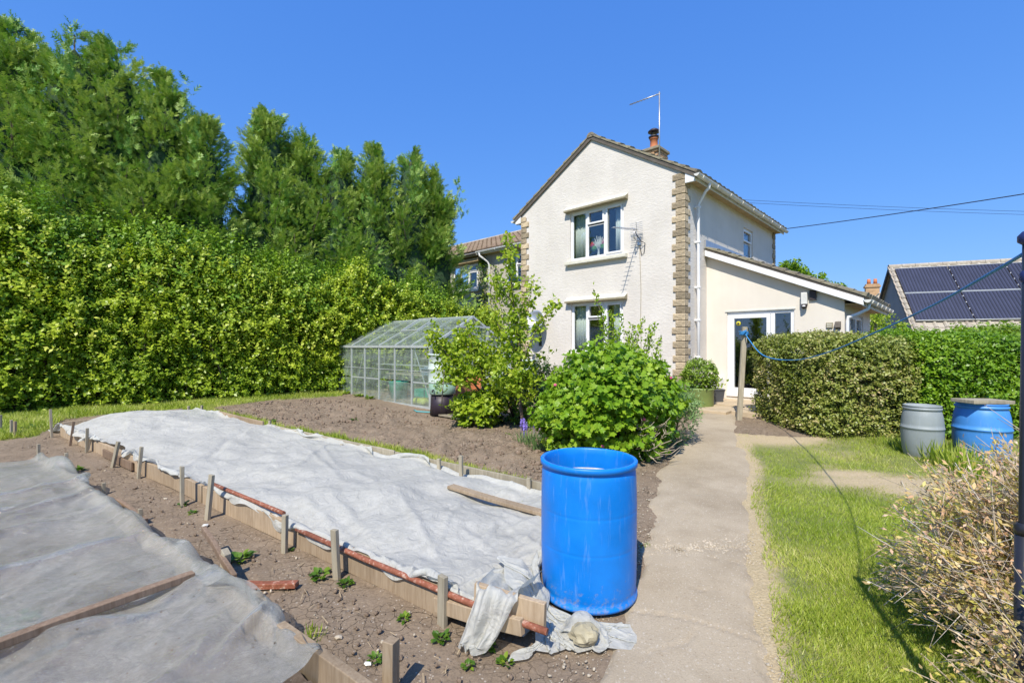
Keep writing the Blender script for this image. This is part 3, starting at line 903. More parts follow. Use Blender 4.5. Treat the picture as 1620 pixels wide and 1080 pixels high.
pt = MB(); pt.lathe([(.0, 7.93), (.155, 7.93), (.15, 8.0), (.125, 8.06), (.118, 8.30), (.14, 8.31), (.14, 8.36), (.0, 8.36)], 20, (cx, cy, 0)); pt.build('chimney_pot', M['terracotta'], cho)
cw = MB(); cw.lathe([(.0, 8.36), (.16, 8.36), (.175, 8.40), (.10, 8.43), (.0, 8.43)], 18, (cx, cy, 0))
for k in range(4): cw.bar((cx + .1 * math.cos(k * 1.57), cy + .1 * math.sin(k * 1.57), 8.42), (cx + .1 * math.cos(k * 1.57), cy + .1 * math.sin(k * 1.57), 8.56), .015, .015)
cw.lathe([(.0, 8.55), (.19, 8.55), (.19, 8.58), (.12, 8.64), (.0, 8.66)], 18, (cx, cy, 0)); cw.build('cowl', M['pot_dark'], cho)

# ------------------------------------------------------------------ lean-to extension (parts of the same house)
EX0, EX1, EY0, EY1 = 0.0, 2.905, 1.334, 5.05
ext = house
ZL, ZR = 3.95, 2.66      # wall top at house side / at right
DR = (.499, 1.965, .36, 2.43)
mb = MB(); xs = [EX0, DR[0], DR[1], EX1]
top = lambda x: ZL + (ZR - ZL) * (x - EX0) / (EX1 - EX0)
y = EY0
for a, b in ((xs[0], xs[1]), (xs[2], xs[3])): mb.poly([(a, y, 0), (b, y, 0), (b, y, top(b)), (a, y, top(a))])
mb.poly([(DR[0], y, DR[3]), (DR[1], y, DR[3]), (DR[1], y, top(DR[1])), (DR[0], y, top(DR[0]))]); mb.poly([(DR[0], y, 0), (DR[1], y, 0), (DR[1], y, DR[2]), (DR[0], y, DR[2])])
a, b, c, d = DR; e = y + .14
mb.poly([(a, y, c), (a, y, d), (a, e, d), (a, e, c)]); mb.poly([(b, y, c), (b, e, c), (b, e, d), (b, y, d)]); mb.poly([(a, y, d), (b, y, d), (b, e, d), (a, e, d)]); mb.poly([(a, y, c), (a, e, c), (b, e, c), (b, y, c)])
mb.build('extension_wall', M['smooth'], ext, fix=False)
mb = MB(); wy = (.72, 2.55, 1.25, 2.32)
wall_grid(mb, 0, EY1 - EY0, 0, ZR, [wy], 0)
sw = mb.build('extension_wall', M['smooth'], ext, fix=False); sw.location = (EX1, EY0, 0); sw.rotation_euler = (0, 0, R(90))
mb = MB(); mb.poly([(EX0, EY1, 0), (EX1, EY1, 0), (EX1, EY1, ZR), (EX0, EY1, ZL)]); mb.build('extension_wall', M['smooth'], ext, fix=False)
W, H = wy[1] - wy[0], wy[3] - wy[2]
wn = window(ext, (EX1, EY0 + wy[0], wy[2]), R(90), W, H, [(0, W * .5, 0, H * .45, False), (0, W * .5, H * .45, H, True), (W * .5, W, 0, H * .45, False), (W * .5, W, H * .45, H, True)], sill=True)
# patio door: frame, glazed door leaf, side light
W, H = DR[1] - DR[0], DR[3] - DR[2]
do = MB(); fw = .075
do.box(0, W, .03, .1, H - fw, H); do.box(0, W, -.03, .1, 0, .10); do.box(0, fw, .03, .1, .1, H - fw); do.box(W - fw, W, .03, .1, .1, H - fw); do.box(.98, 1.065, .028, .1, .1, H - fw)
doo = do.build('patio_door', M['upvc'], ext, bevel=.006); doo.location = (DR[0], EY0, DR[2])
lf = MB(); a, b, c, d = fw + .006, .974, .105, H - fw - .006; s_ = .085
lf.box(a, b, .012, .09, c, c + s_ * 1.3); lf.box(a, b, .012, .09, d - s_, d); lf.box(a, a + s_, .012, .09, c + s_ * 1.3, d - s_); lf.box(b - s_, b, .012, .09, c + s_ * 1.3, d - s_)
lf.build('door_leaf', M['upvc'], doo, bevel=.006)
MB().box(a + s_, b - s_, .045, .065, c + s_ * 1.3, d - s_).build('pane', M['glass'], doo)
MB().box(1.065, W - fw, .05, .068, .1, H - fw).build('pane', M['glass'], doo)
hd = MB(); hd.box(b - .06, b - .03, -.005, .012, 1.0, 1.2); hd.bar((b - .045, -.03, 1.12), (b - .17, -.03, 1.12), .018, .018); hd.bar((b - .045, .0, 1.12), (b - .045, -.035, 1.12), .018, .018); hd.build('handle', M['upvc_dirty'], doo)
M['sticker'] = simple('yellow_sticker', (.62, .55, .03), .6, .1, 9)
stk = MB(); stk.lathe([(0, 0), (.055, 0), (.055, .003), (0, .003)], 20); o = stk.build('sticker', M['sticker'], doo); o.location = (a + s_ + .09, .043, d - s_ - .12); o.rotation_euler = (R(90), 0, 0)
stc = MB(); stc.lathe([(0, 0), (.024, 0), (.024, .004), (0, .004)], 16); o = stc.build('sticker_centre', M['drum_blue_faded'] if False else M['dark_wood'], doo); o.location = (a + s_ + .09, .039, d - s_ - .12); o.rotation_euler = (R(90), 0, 0)
ln = MB(); ln.box(-.04, W + .03, -.02, .02, H + .002, H + .03); ln.build('drip_strip', M['upvc_dirty'], doo)
# dim interior
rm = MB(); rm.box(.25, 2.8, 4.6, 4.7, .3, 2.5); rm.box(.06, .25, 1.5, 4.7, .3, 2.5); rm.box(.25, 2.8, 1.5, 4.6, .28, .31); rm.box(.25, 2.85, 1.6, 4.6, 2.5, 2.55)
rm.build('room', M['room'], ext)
# barge board, roof
sl2 = (ZR - ZL) / (EX1 - EX0)
ov = .35
A = Vector((.02, EY0 - .18, ZL + .06)); B = Vector((EX1 + ov, EY0 - .18, ZL + .06 + sl2 * (EX1 + ov)))
bg_ = MB(); bg_.prism([A - Vector((0, 0, .14)), B - Vector((0, 0, .14)), B, A], (0, .03, 0)); bg_.build('barge_board', M['upvc'], ext, bevel=.004)
sf = MB(); sf.prism([A + Vector((0, .03, -.10)), B + Vector((0, .03, -.10)), B + Vector((0, .03, -.08)), A + Vector((0, .03, -.08))], (0, .15, 0)); sf.build('soffit', M['soffit'], ext)
sf = MB(); sf.box(EX1 + .004, EX1 + ov - .03, EY0, EY1 + .2, B.z - .10, B.z - .075); sf.build('soffit', M['soffit'], ext)
sf = MB(); sf.box(EX1 + ov - .028, EX1 + ov - .004, EY0 - .14, EY1 + .2, B.z - .15, B.z + .01); sf.build('fascia', M['upvc_dirty'], ext)
roof_side(ext, EX1 + ov, B.z + .005, .02, A.z + .005, EY0 - .17, EY1 + .25, M['tile_grey'], tw=.30, tc=.27, seed=6, slab='extension_roof')
fl = MB(); fl.box(-.002, .05, EY0 - .17, EY1 + .25, ZL + .1, ZL + .32); fl.build('flashing', M['steel'], ext)
gutter(ext, (EX1 + ov + .065, EY0 - .2, B.z - .03), (EX1 + ov + .065, EY1 + .3, B.z - .03), brk=.75)
d2 = MB(); d2.tube([(EX1 + ov + .06, EY0 + .1, B.z - .08), (EX1 + ov + .04, EY0 + .1, B.z - .2), (EX1 + .22, EY0 + .07, B.z - .30), (EX1 + .06, EY0 + .05, B.z - .36), (EX1 + .045, EY0 + .05, B.z - .46), (EX1 + .045, EY0 + .05, .3)], .034, 10); d2.build('downpipe', M['upvc'], ext)
# security light, vents
lt = MB(); lt.box(2.12, 2.24, EY0 - .11, EY0 - .01, 2.52, 2.78); lo_ = lt.build('security_light', M['upvc_dirty'], ext, bevel=.008)
MB().box(2.27, 2.40, EY0 - .05, EY0 - .004, 2.60, 2.82).build('light_bracket', M['dark_wood'], lo_, bevel=.005)
sn = MB(); sn.lathe([(0, -.06), (.05, -.05), (.06, 0), (.05, .03), (0, .035)], 14, (2.18, EY0 - .075, 2.48)); sn.build('sensor', M['dark_wood'], lo_)
sn = MB(); sn.lathe([(0, -.02), (.03, -.015), (.035, .01), (0, .02)], 12, (2.18, EY0 - .13, 2.475)); sn.build('sensor_lens', M['upvc'], lo_)
v1 = MB(); v1.box(2.58, 2.70, EY0 - .03, EY0 - .004, 1.98, 2.10); v1o = v1.build('wall_vent', M['trim_under'], ext, bevel=.006)
for k in range(3): MB().box(2.595, 2.685, EY0 - .038, EY0 - .028, 2.0 + k * .033, 2.015 + k * .033).build('louvre', M['cream_trim'], v1o)
v2 = MB(); v2.prism([(2.745, EY0 - .004, 1.95), (2.745, EY0 - .004, 2.12), (2.745, EY0 - .08, 2.10), (2.745, EY0 - .12, 1.99), (2.745, EY0 - .10, 1.97), (2.745, EY0 - .03, 1.97)], (.10, 0, 0)); v2.build('vent_hood', M['fascia_dark'], ext, bevel=.004)
# white meter / boiler box by the corner
mbx = MB(); mbx.box(.12, .46, .98, 1.30, .30, .80); mo = mbx.build('meter_box', M['upvc'], bevel=.02); mo.location = HC; mo.rotation_euler = (0, 0, RZ)
tag(mo, 'white box cabinet on the ground between the downpipe and patio door', 'cabinet')

# crack-like cable down the gable wall
cb = MB(); cb.tube([(-1.15, -.012, 4.15), (-1.13, -.012, 3.6), (-1.11, -.012, 3.0), (-1.12, -.012, 2.3), (-1.10, -.012, 1.2)], .006, 5)
cb.build('wall_cable', M['trim_under'], house)

# ------------------------------------------------------------------ aerials and dish on the house
def H(x, y, z): return HC + EX * x + EY * y + Vector((0, 0, z))
ma = empty('rooftop_aerial', H(cx + .36, cy - .34, 7.3), RZ, 'tall grey tv aerial strapped to the chimney', 'aerial')
t_ = MB(); t_.tube([(0, 0, -.1), (0, 0, 2.3)], .022, 8); t_.build('mast', M['steel'], ma)
t_ = MB(); t_.tube([(.03, 0, 2.24), (-.98, -.12, 2.20)], .018, 8)
t_.build('boom', M['steel'], ma)
el = MB()
for k in range(9):
    c = Vector((-.08 - k * .105, -.01 - k * .0125, 2.236 - k * .004)); el.bar(c + Vector((.008, -.075, .0)), c + Vector((-.008, .075, 0)), .006, .012)
el.build('elements', M['steel'], ma)
t_ = MB(); t_.tube([(0, 0, .30), (-.12, .05, .30)], .012, 6); t_.tube([(0, 0, .12), (-.12, .05, .12)], .012, 6); t_.bar((-.1, .03, .05), (-.1, .03, .4), .03, .02); t_.build('bracket', M['steel'], ma)

wa = empty('wall_aerial', H(-1.15, 0, 4.38), RZ, 'small yagi tv aerial standing out from the gable beside the upstairs window', 'aerial')
MB().box(-.05, .05, -.03, -.0, -.25, -.05).build('wall_plate', M['steel'], wa); t_ = MB(); t_.tube([(0, -.02, -.15), (0, -.22, -.15), (0, -.28, -.1), (0, -.28, .12)], .014, 7); t_.build('bracket', M['steel'], wa)
t_ = MB(); t_.tube([(0, -.10, .12), (0, -1.25, -.02)], .010, 6); t_.build('boom', M['steel'], wa)
el = MB(); 
for k in range(11):
    y_ = -.38 - k * .08; z_ = .12 - (-y_ - .10) / 1.15 * .14; r_ = .13 - .004 * k
    el.bar((-r_, y_, z_), (r_, y_, z_), .006, .006)
el.build('elements', M['steel'], wa)
el = MB()
for sz in (-1, 1):
    for k in range(4):
        z_ = .12 + sz * (.02 + k * .045); el.bar((-.17, -.16 - k * .008, z_), (.17, -.16 - k * .008, z_), .007, .007)
    el.bar((0, -.14, .12), (0, -.19, .12 + sz * .18), .01, .01)
el.build('reflector', M['steel'], wa)
t_ = MB(); t_.tube([(0, -.30, .10), (.03, -.22, -.02), (.10, -.12, -.18), (.16, -.03, -.22), (.13, -.02, -.45), (.06, -.02, -.50), (.02, -.015, -.30)], .009, 6); t_.build('cable', M['cable'], wa)

sd_ = empty('satellite_dish', H(-4.44, 0, 2.2), RZ, 'grey satellite dish on the gable behind the young tree', 'satellite dish')
n = 22; vs_ = []; fs_ = []
for i in range(7):
    r_ = .31 * i / 6
    for k in range(n):
        a = 2 * math.pi * k / n; vs_.append((r_ * math.cos(a), -.5 + .32 * r_ * r_ / .31 * 1.2, r_ * math.sin(a) * 1.05))
for i in range(6):
    for k in range(n): fs_.append((i * n + k, (i + 1) * n + k, (i + 1) * n + (k + 1) % n, i * n + (k + 1) % n))
dd = MB(); dd.add([(v[0], -v[1] - .80, v[2]) for v in vs_], fs_, True); dish = dd.build('reflector', M['steel'], sd_, fix=False); dish.rotation_euler = (R(-22), 0, R(12)); dish.modifiers.new('s', 'SOLIDIFY').thickness = .006
t_ = MB(); t_.tube([(0, -.02, -.45), (0, -.02, -.05), (0, -.2, .0)], .018, 7); t_.tube([(0, -.25, -.22), (.02, -.62, -.12)], .012, 6); t_.box(-.05, .05, -.02, 0, -.6, -.35); t_.build('arm', M['blackmetal'], sd_)
t_ = MB(); t_.box(-.025, .065, -.70, -.60, -.15, -.06); t_.build('receiver', M['blackmetal'], sd_, bevel=.01)
# ------------------------------------------------------------------ raised beds, fleece, plastic
class Bed:
    """l runs along the bed away to the left, n across it"""
    def __init__(s, o, l, n): s.o = np.array(o, float); s.l = np.array(l, float) / np.hypot(*l); s.n = np.array(n, float) / np.hypot(*n)
    def w(s, l, n): return (s.o[0] + s.l[0] * l + s.n[0] * n, s.o[1] + s.l[1] * l + s.n[1] * n)
    def loc(s, x, y):
        dx, dy = x - s.o[0], y - s.o[1]
        return dx * s.l[0] + dy * s.l[1], dx * s.n[0] + dy * s.n[1]
B1 = Bed((-.40, 2.70), (-.821, .570), (.570, .821))
B2 = Bed((-1.17, 2.36), (-.8065, .591), (-.591, -.8065))

def bed1_h(x, y):
    l, n = B1.loc(x, y)
    inside = sstep(.018, .032, n) * (1 - sstep(1.95, 1.97, n)) * sstep(-.50, -.42, l) * (1 - sstep(8.4, 8.8, l))
    soil = .14 + .11 * fbm(l * 1.3, n * 1.3, o=3, seed=51) + .03 * np.sin(n * np.pi / 1.9) + .10 * np.exp(-((l - 7.2) / 1.1) ** 2) * np.exp(-((n - .9) / .7) ** 2)
    rim = .19 * (np.exp(-((n - .045) / .03) ** 2) + np.exp(-((n - 1.93) / .03) ** 2))
    soil = soil - .05 * sstep(0, 1.5, 1.5 - l)
    return gz(y) + .012 + inside * np.maximum(soil, np.minimum(rim, .20))
def bed2_h(x, y):
    l, n = B2.loc(x, y)
    inside = sstep(-.035, -.02, n)
    soil = .14 + .08 * fbm(l * 1.6, n * 1.6, o=3, seed=61)
    rim = .205 * np.exp(-((n - .0) / .035) ** 2)
    # folds pushed up by the canes and battens beneath
    fold = .05 * np.exp(-((l - .35 - .45 * n - .2 * np.sin(n * 2.2)) / .045) ** 2) * sstep(.2, .5, n)
    fold += .05 * np.exp(-((l - 1.95 - .12 * n) / .06) ** 2) * sstep(.1, .3, n)
    return gz(y) + .012 + inside * np.maximum(soil + fold, rim)

def cloth_sim(X, M2, hf, steps=110, K=7, obst=(), stiff=1.0, bend=.25, grav=9.8, dt=.02, mu=.5, seed=0):
    """X (n,m,3) start, M2 (n,m,2) flat material coordinates"""
    X = X.copy(); Vv = np.zeros_like(X)
    def rest(a, b): return np.linalg.norm(a - b, axis=-1)
    cons = []
    for (di, dj, st) in ((1, 0, stiff), (0, 1, stiff), (1, 1, .35), (1, -1, .35), (2, 0, bend), (0, 2, bend)):
        for par in range(2 * max(di, abs(dj))):
            per = 2 * max(di, abs(dj)); sub = per // 2
            n, m_ = X.shape[:2]
            I, J = np.meshgrid(np.arange(n - di), np.arange(max(0, -dj), m_ - max(0, dj)), indexing='ij')
            key = I if di else J
            msk = (key % per) == par
            if sub == 2 and False: pass
            a = (I[msk], J[msk]); b = (I[msk] + di, J[msk] + dj)
            cons.append((a, b, rest(M2[a], M2[b])[:, None], st))
    flat = []
    for (a, b, r_, st) in cons:
        ia = a[0] * X.shape[1] + a[1]; ib = b[0] * X.shape[1] + b[1]; flat.append((ia, ib, r_[:, 0], st))
    sh = X.shape; X = X.reshape(-1, 3); Vv = Vv.reshape(-1, 3)
    for s_ in range(steps):
        Vv *= .96; Vv[:, 2] -= grav * dt
        Xp = X + Vv * dt
        for k in range(K):
            for (ia, ib, r_, st) in flat:
                d = Xp[ib] - Xp[ia]; L = np.sqrt((d * d).sum(1)) + 1e-9
                c = d * ((L - r_) / L * .5 * st)[:, None]
                Xp[ia] += c; Xp[ib] -= c
            if k % 3 == 2 or k == K - 1:
                h = hf(Xp[:, 0], Xp[:, 1]); pen = h - Xp[:, 2]; hit = pen > 0
                Xp[hit, 2] += np.minimum(pen[hit], .06)
                Xp[hit, :2] = Xp[hit, :2] * (1 - mu) + X[hit, :2] * mu
                for (ox, oy, orad) in obst:
                    dx = Xp[:, 0] - ox; dy = Xp[:, 1] - oy; dd = np.hypot(dx, dy); h2 = dd < orad
                    f = (orad - dd[h2]) / np.maximum(dd[h2], 1e-6)
                    Xp[h2, 0] += dx[h2] * f; Xp[h2, 1] += dy[h2] * f
        Vv = (Xp - X) / dt
        sp = np.linalg.norm(Vv, axis=1); big = sp > 2.0; Vv[big] *= (2.0 / sp[big])[:, None]
        X = Xp
    return X.reshape(sh)

def grid_mesh(name, X, mat, parent=None, thick=0.0, sub=0):
    n, m_ = X.shape[:2]; idx = np.arange(n * m_).reshape(n, m_)
    q = np.stack([idx[:-1, :-1], idx[1:, :-1], idx[1:, 1:], idx[:-1, 1:]], -1).reshape(-1, 4)
    o = mesh_np(name, X.reshape(-1, 3), q, mat, parent, smooth=True)
    if sub:
        s_ = o.modifiers.new('sub', 'SUBSURF'); s_.levels = sub; s_.render_levels = sub
    return o

def fleece_mat():
    m, t, b = nodes_of('horticultural_fleece'); t.nodes.remove(b)
    v = coords(t)
    n = noise(t, v, 2.0, 5, .6); f = noise(t, v, 26, 6, .75)
    c = ramp(t, n, [(.3, (.60, .595, .535)), (.7, (.70, .69, .63))])
    c = mixc(t, .45, c, ramp(t, f, [(.3, (.50, .50, .45)), (.62, (.78, .76, .69))]))
    d = N(t, 'BsdfDiffuse'); tr = N(t, 'BsdfTranslucent'); tp = N(t, 'BsdfTransparent')
    t.links.new(c, d.inputs[0]); tr.inputs[0].default_value = (.6, .64, .58, 1)
    bn = N(t, 'Bump'); bn.inputs['Strength'].default_value = .8; bn.inputs['Distance'].default_value = .03; t.links.new(noise(t, v, 9, 6, .7, 1.6), bn.inputs['Height'])
    t.links.new(bn.outputs[0], d.inputs['Normal'])
    m1 = N(t, 'MixShader'); m1.inputs[0].default_value = .30; t.links.new(d.outputs[0], m1.inputs[1]); t.links.new(tr.outputs[0], m1.inputs[2])
    m2 = N(t, 'MixShader'); m2.inputs[0].default_value = .13; t.links.new(m1.outputs[0], m2.inputs[1]); t.links.new(tp.outputs[0], m2.inputs[2])
    o = t.nodes['Material Output']; t.links.new(m2.outputs[0], o.inputs[0]); return m
M['fleece'] = fleece_mat()
def poly_mat():
    m, t, b = nodes_of('clear_polythene_sheet'); t.nodes.remove(b)
    v = coords(t)
    n = noise(t, v, 1.6, 5, .6); f = noise(t, v, 45, 5, .8)
    d = N(t, 'BsdfDiffuse'); c = ramp(t, f, [(.3, (.62, .61, .52)), (.7, (.84, .82, .72))]); t.links.new(c, d.inputs[0])
    tr = N(t, 'BsdfTranslucent'); tr.inputs[0].default_value = (.55, .56, .54, 1)
    tp = N(t, 'BsdfTransparent'); tp.inputs[0].default_value = (.93, .94, .93, 1)
    g = N(t, 'BsdfGlossy'); g.inputs['Roughness'].default_value = .12; g.inputs[0].default_value = (.9, .9, .9, 1)
    bn = N(t, 'Bump'); bn.inputs['Strength'].default_value = .9; bn.inputs['Distance'].default_value = .03
    t.links.new(noise(t, v, 8, 7, .72, 2.2), bn.inputs['Height'])
    bn2 = N(t, 'Bump'); bn2.inputs['Strength'].default_value = .7; bn2.inputs['Distance'].default_value = .008
    t.links.new(noise(t, v, 38, 5, .7, 2.5), bn2.inputs['Height']); t.links.new(bn.outputs[0], bn2.inputs['Normal']); bn = bn2
    for x in (d, g): t.links.new(bn.outputs[0], x.inputs['Normal'])
    m0 = N(t, 'MixShader'); m0.inputs[0].default_value = .3; t.links.new(d.outputs[0], m0.inputs[1]); t.links.new(tr.outputs[0], m0.inputs[2])
    op = N(t, 'MapRange'); op.inputs[1].default_value = .3; op.inputs[2].default_value = .7; op.inputs[3].default_value = .14; op.inputs[4].default_value = .44
    t.links.new(n, op.inputs[0])
    lw = N(t, 'LayerWeight'); lw.inputs[0].default_value = .35
    ad = N(t, 'Math', operation='MULTIPLY_ADD'); ad.inputs[1].default_value = .35; ad.use_clamp = True
    t.links.new(lw.outputs['Facing'], ad.inputs[0]); t.links.new(op.outputs[0], ad.inputs[2])
    m1 = N(t, 'MixShader'); t.links.new(ad.outputs[0], m1.inputs[0]); t.links.new(tp.outputs[0], m1.inputs[1]); t.links.new(m0.outputs[0], m1.inputs[2])
    fr0 = N(t, 'LayerWeight'); fr0.inputs[0].default_value = .5; t.links.new(bn.outputs[0], fr0.inputs['Normal']); fr = N(t, 'Math', operation='POWER'); fr.inputs[1].default_value = 3.0; t.links.new(fr0.outputs['Facing'], fr.inputs[0])
    k = N(t, 'Math', operation='MULTIPLY'); k.operation = 'MULTIPLY_ADD'; k.inputs[1].default_value = .55; k.inputs[2].default_value = .09; k.use_clamp = True; t.links.new(fr.outputs[0], k.inputs[0])
    m2 = N(t, 'MixShader'); t.links.new(k.outputs[0], m2.inputs[0]); t.links.new(m1.outputs[0], m2.inputs[1]); t.links.new(g.outputs[0], m2.inputs[2])
    # small round perforations punched through the sheet
    vo = N(t, 'TexVoronoi', feature='F1'); vo.inputs['Scale'].default_value = 17; vo.inputs['Randomness'].default_value = .75; t.links.new(v, vo.inputs['Vector'])
    ho_ = N(t, 'Math', operation='LESS_THAN'); ho_.inputs[1].default_value = .085; t.links.new(vo.outputs['Distance'], ho_.inputs[0])
    tp2 = N(t, 'BsdfTransparent'); m3 = N(t, 'MixShader'); t.links.new(ho_.outputs[0], m3.inputs[0]); t.links.new(m2.outputs[0], m3.inputs[1]); t.links.new(tp2.outputs[0], m3.inputs[2])
    t.links.new(m3.outputs[0], t.nodes['Material Output'].inputs[0]); return m
M['poly'] = poly_mat()

# soil inside the beds
def bed_soil(bed, l0, l1, n0, n1, base, amp, seed, step=.03):
    ls = np.arange(l0, l1, step); ns = np.arange(n0, n1, step)
    Lg, Ng = np.meshgrid(ls, ns, indexing='ij'); x, y = bed.w(Lg, Ng)
    z = gz(y) + base + amp * fbm(Lg * 7, Ng * 7, o=4, seed=seed) + amp * .6 * fbm(Lg * 22, Ng * 22, o=2, seed=seed + 1)
    o = grid_mesh('bed_soil', np.stack([x, y, z], -1), M['clod']); return tag(o, kind='structure')
bed_soil(B2, -1.3, 6.0, .035, 2.1, .08, .05, 70)
bed_soil(B1, -.40, 8.5, .05, 1.85, .055, .03, 75, .06)

DR1 = (.49, 3.0, .30)
# ---- fleece
def creases(l, n, cnt, lr, nr, ln, amp, wid, seed):
    g = np.random.default_rng(seed); out = np.zeros_like(l)
    for _ in range(cnt):
        a = g.uniform(0, np.pi); L_ = g.uniform(*ln); cx_, cy_ = g.uniform(*lr), g.uniform(*nr); dx, dy = math.cos(a), math.sin(a)
        u = (l - cx_) * dx + (n - cy_) * dy; v = -(l - cx_) * dy + (n - cy_) * dx + .06 * math.sin(g.uniform(0, 6)) * u
        w_ = g.uniform(*wid); out = out + amp * g.uniform(-.6, 1) * np.exp(-(v / w_) ** 2) * np.clip(1 - (u / L_) ** 2, 0, 1)
    return out
def make_fleece():
    dl = .036
    Lm = np.concatenate([np.arange(-.42, .9, .022), np.arange(.9, 8.95, dl)])       # world l position of each row
    # material length grows at the near end so that it piles into folds
    ex = 1.035 + .55 * (1 - sstep(-.45, .25, Lm))
    ml = np.concatenate([[0], np.cumsum(np.diff(Lm) * ex[1:])])
    nv = 66
    v = np.linspace(0, 1, nv)
    n0 = -.035 - .055 * np.sin(Lm * 5.2 + .8 * np.sin(Lm * 1.7)) + .03 * vn(Lm * 2.3, 0, seed=5)
    n0 = n0 + .10 * sstep(5.3, 5.7, Lm) * (1 - sstep(6.2, 6.5, Lm)) - .10 * np.exp(-((Lm - 6.8) / .25) ** 2) - .10 * np.exp(-((Lm - 7.5) / .3) ** 2)
    flap = np.exp(-((Lm + .20) / .11) ** 4)
    n0 = n0 + .10 * (1 - sstep(-.42, -.1, Lm))
    n1 = 2.02 + .05 * vn(Lm * 1.5, 3, seed=6) - .45 * (1 - sstep(-.45, .15, Lm)) - .22 * np.exp(-((Lm - 6.1) / .7) ** 2)
    end = sstep(8.1, 8.9, Lm)
    n0 = n0 + .0 * end; n1 = n1 - .7 * end
    NN = n0[:, None] + (n1 - n0)[:, None] * v[None]
    wid = (1.025 + .12 * (1 - sstep(-.4, .6, Lm)))[:, None]
    M2 = np.stack([np.repeat(ml[:, None], nv, 1), (NN - .9) * wid], -1)
    LL = np.repeat(Lm[:, None], nv, 1)
    x, y = B1.w(LL, NN)
    z = bed1_h(x, y) + .04 + .02 * fbm(LL * 4, NN * 4, o=3, seed=81) + .05 * fbm(LL * 9, NN * 9, o=2, seed=82) * (1 - sstep(.2, .9, LL))
    z = np.where(NN < .05, gz(y) + .21 + .02 * vn(LL * 9, NN * 3, seed=9), z)
    X = np.stack([x, y, z], -1)
    X = cloth_sim(X, M2, lambda a, b: bed1_h(a, b) + .006, steps=46, K=6, obst=[(DR1[0], DR1[1], DR1[2] + .01)], bend=.12, mu=.35, dt=.018)
    # long soft creases that a stretched fleece keeps
    l, n = B1.loc(X[..., 0], X[..., 1])
    add = .010 * fbm(l * 5 + n * 2, n * 9 - l * 2, o=3, seed=101) + .02 * fbm(l * 2.2, n * 2.6, o=2, seed=102)
    for (l0, n0_, l1, n1_, A, w_) in ((.15, .22, 1.5, .95, .030, .035), (1.5, .95, 2.35, 1.10, .020, .04), (.35, .30, .95, 1.25, .020, .022), (.10, .35, .60, 1.5, .018, .02), (.75, .2, 1.95, .55, .022, .03), (1.95, .55, 3.1, .62, .012, .035),
                                     (5.6, 1.75, 4.9, 1.2, .02, .03), (5.4, 1.8, 5.3, .9, .015, .025), (4.15, .45, 5.1, 1.15, -.03, .04), (5.1, 1.15, 5.25, 1.5, -.02, .03), (2.6, .35, 2.75, .75, -.018, .012), (1.35, .5, 1.5, .85, -.02, .012),
                                     (.1, .6, .45, .75, .03, .02), (.05, .9, .4, 1.1, .03, .02), (.2, 1.2, .5, 1.2, .02, .02), (-.2, .8, .15, 1.0, .03, .025), (6.3, .3, 7.5, .7, .02, .04), (3.2, .25, 4.2, .45, .012, .03)):
        ex, ey = l1 - l0, n1_ - n0_
        t_ = np.clip(((l - l0) * ex + (n - n0_) * ey) / (ex * ex + ey * ey), 0, 1)
        d_ = np.hypot(l - l0 - t_ * ex + .03 * vn(l * 4, n * 4, seed=7), n - n0_ - t_ * ey)
        add = add + A * np.exp(-(d_ / w_) ** 2) * np.sin(np.pi * np.clip(t_, .06, .94))
    add = add + creases(l, n, 120, (0, 8.5), (0, 1.9), (.2, 1.3), .020, (.008, .030), 501)
    X[..., 2] += add * sstep(-.02, .10, n) * sstep(.0, .004, X[..., 2] - gz(X[..., 1]) - .05)
    return X
Xf = make_fleece()
fleece = grid_mesh('fleece_sheet', Xf, M['fleece'], sub=1)
tag(fleece, 'long white horticultural fleece spread over the raised bed behind the row of stakes', 'fleece')

# crumpled tail of the fleece in front of the drum, gathered round the stone
def make_tail():
    n, m_ = 84, 66
    U, W_ = np.meshgrid(np.linspace(0, 1, n), np.linspace(0, 1, m_), indexing='ij')
    P0 = np.array([-.14, 3.12]); P1 = np.array([.66, 2.72]); P2 = np.array([.60, 2.42]); P3 = np.array([.10, 2.40])
    x = (P0[0] * (1 - U) + P1[0] * U) * (1 - W_) + (P3[0] * (1 - U) + P2[0] * U) * W_
    y = (P0[1] * (1 - U) + P1[1] * U) * (1 - W_) + (P3[1] * (1 - U) + P2[1] * U) * W_
    x = x + .012 * fbm(U * 7, W_ * 7, o=2, seed=91); y = y + .012 * fbm(U * 7, W_ * 7, o=2, seed=92)
    z = gz(y) + .08 + .18 * (1 - U) * (1 - W_) + .10 * fbm(U * 7, W_ * 7, o=2, seed=93)
    M2 = np.stack([U * .68 * 1.5, W_ * (.72 - .38 * U) * 1.45], -1)
    def hf(a, b):
        st = .11 * np.exp(-(((a - .385) / .085) ** 2 + ((b - 2.56) / .085) ** 2) ** 2)
        bd = .17 * (1 - sstep(.05, .22, a)) * sstep(2.44, 2.52, b)
        return gz(b) + .022 + st + bd
    return cloth_sim(np.stack([x, y, z], -1), M2, hf, steps=60, K=6, obst=[(DR1[0], DR1[1], DR1[2] + .012)], bend=.45, mu=.3, dt=.016)
tail = grid_mesh('fleece_tail', make_tail(), M['fleece'], fleece, sub=1)
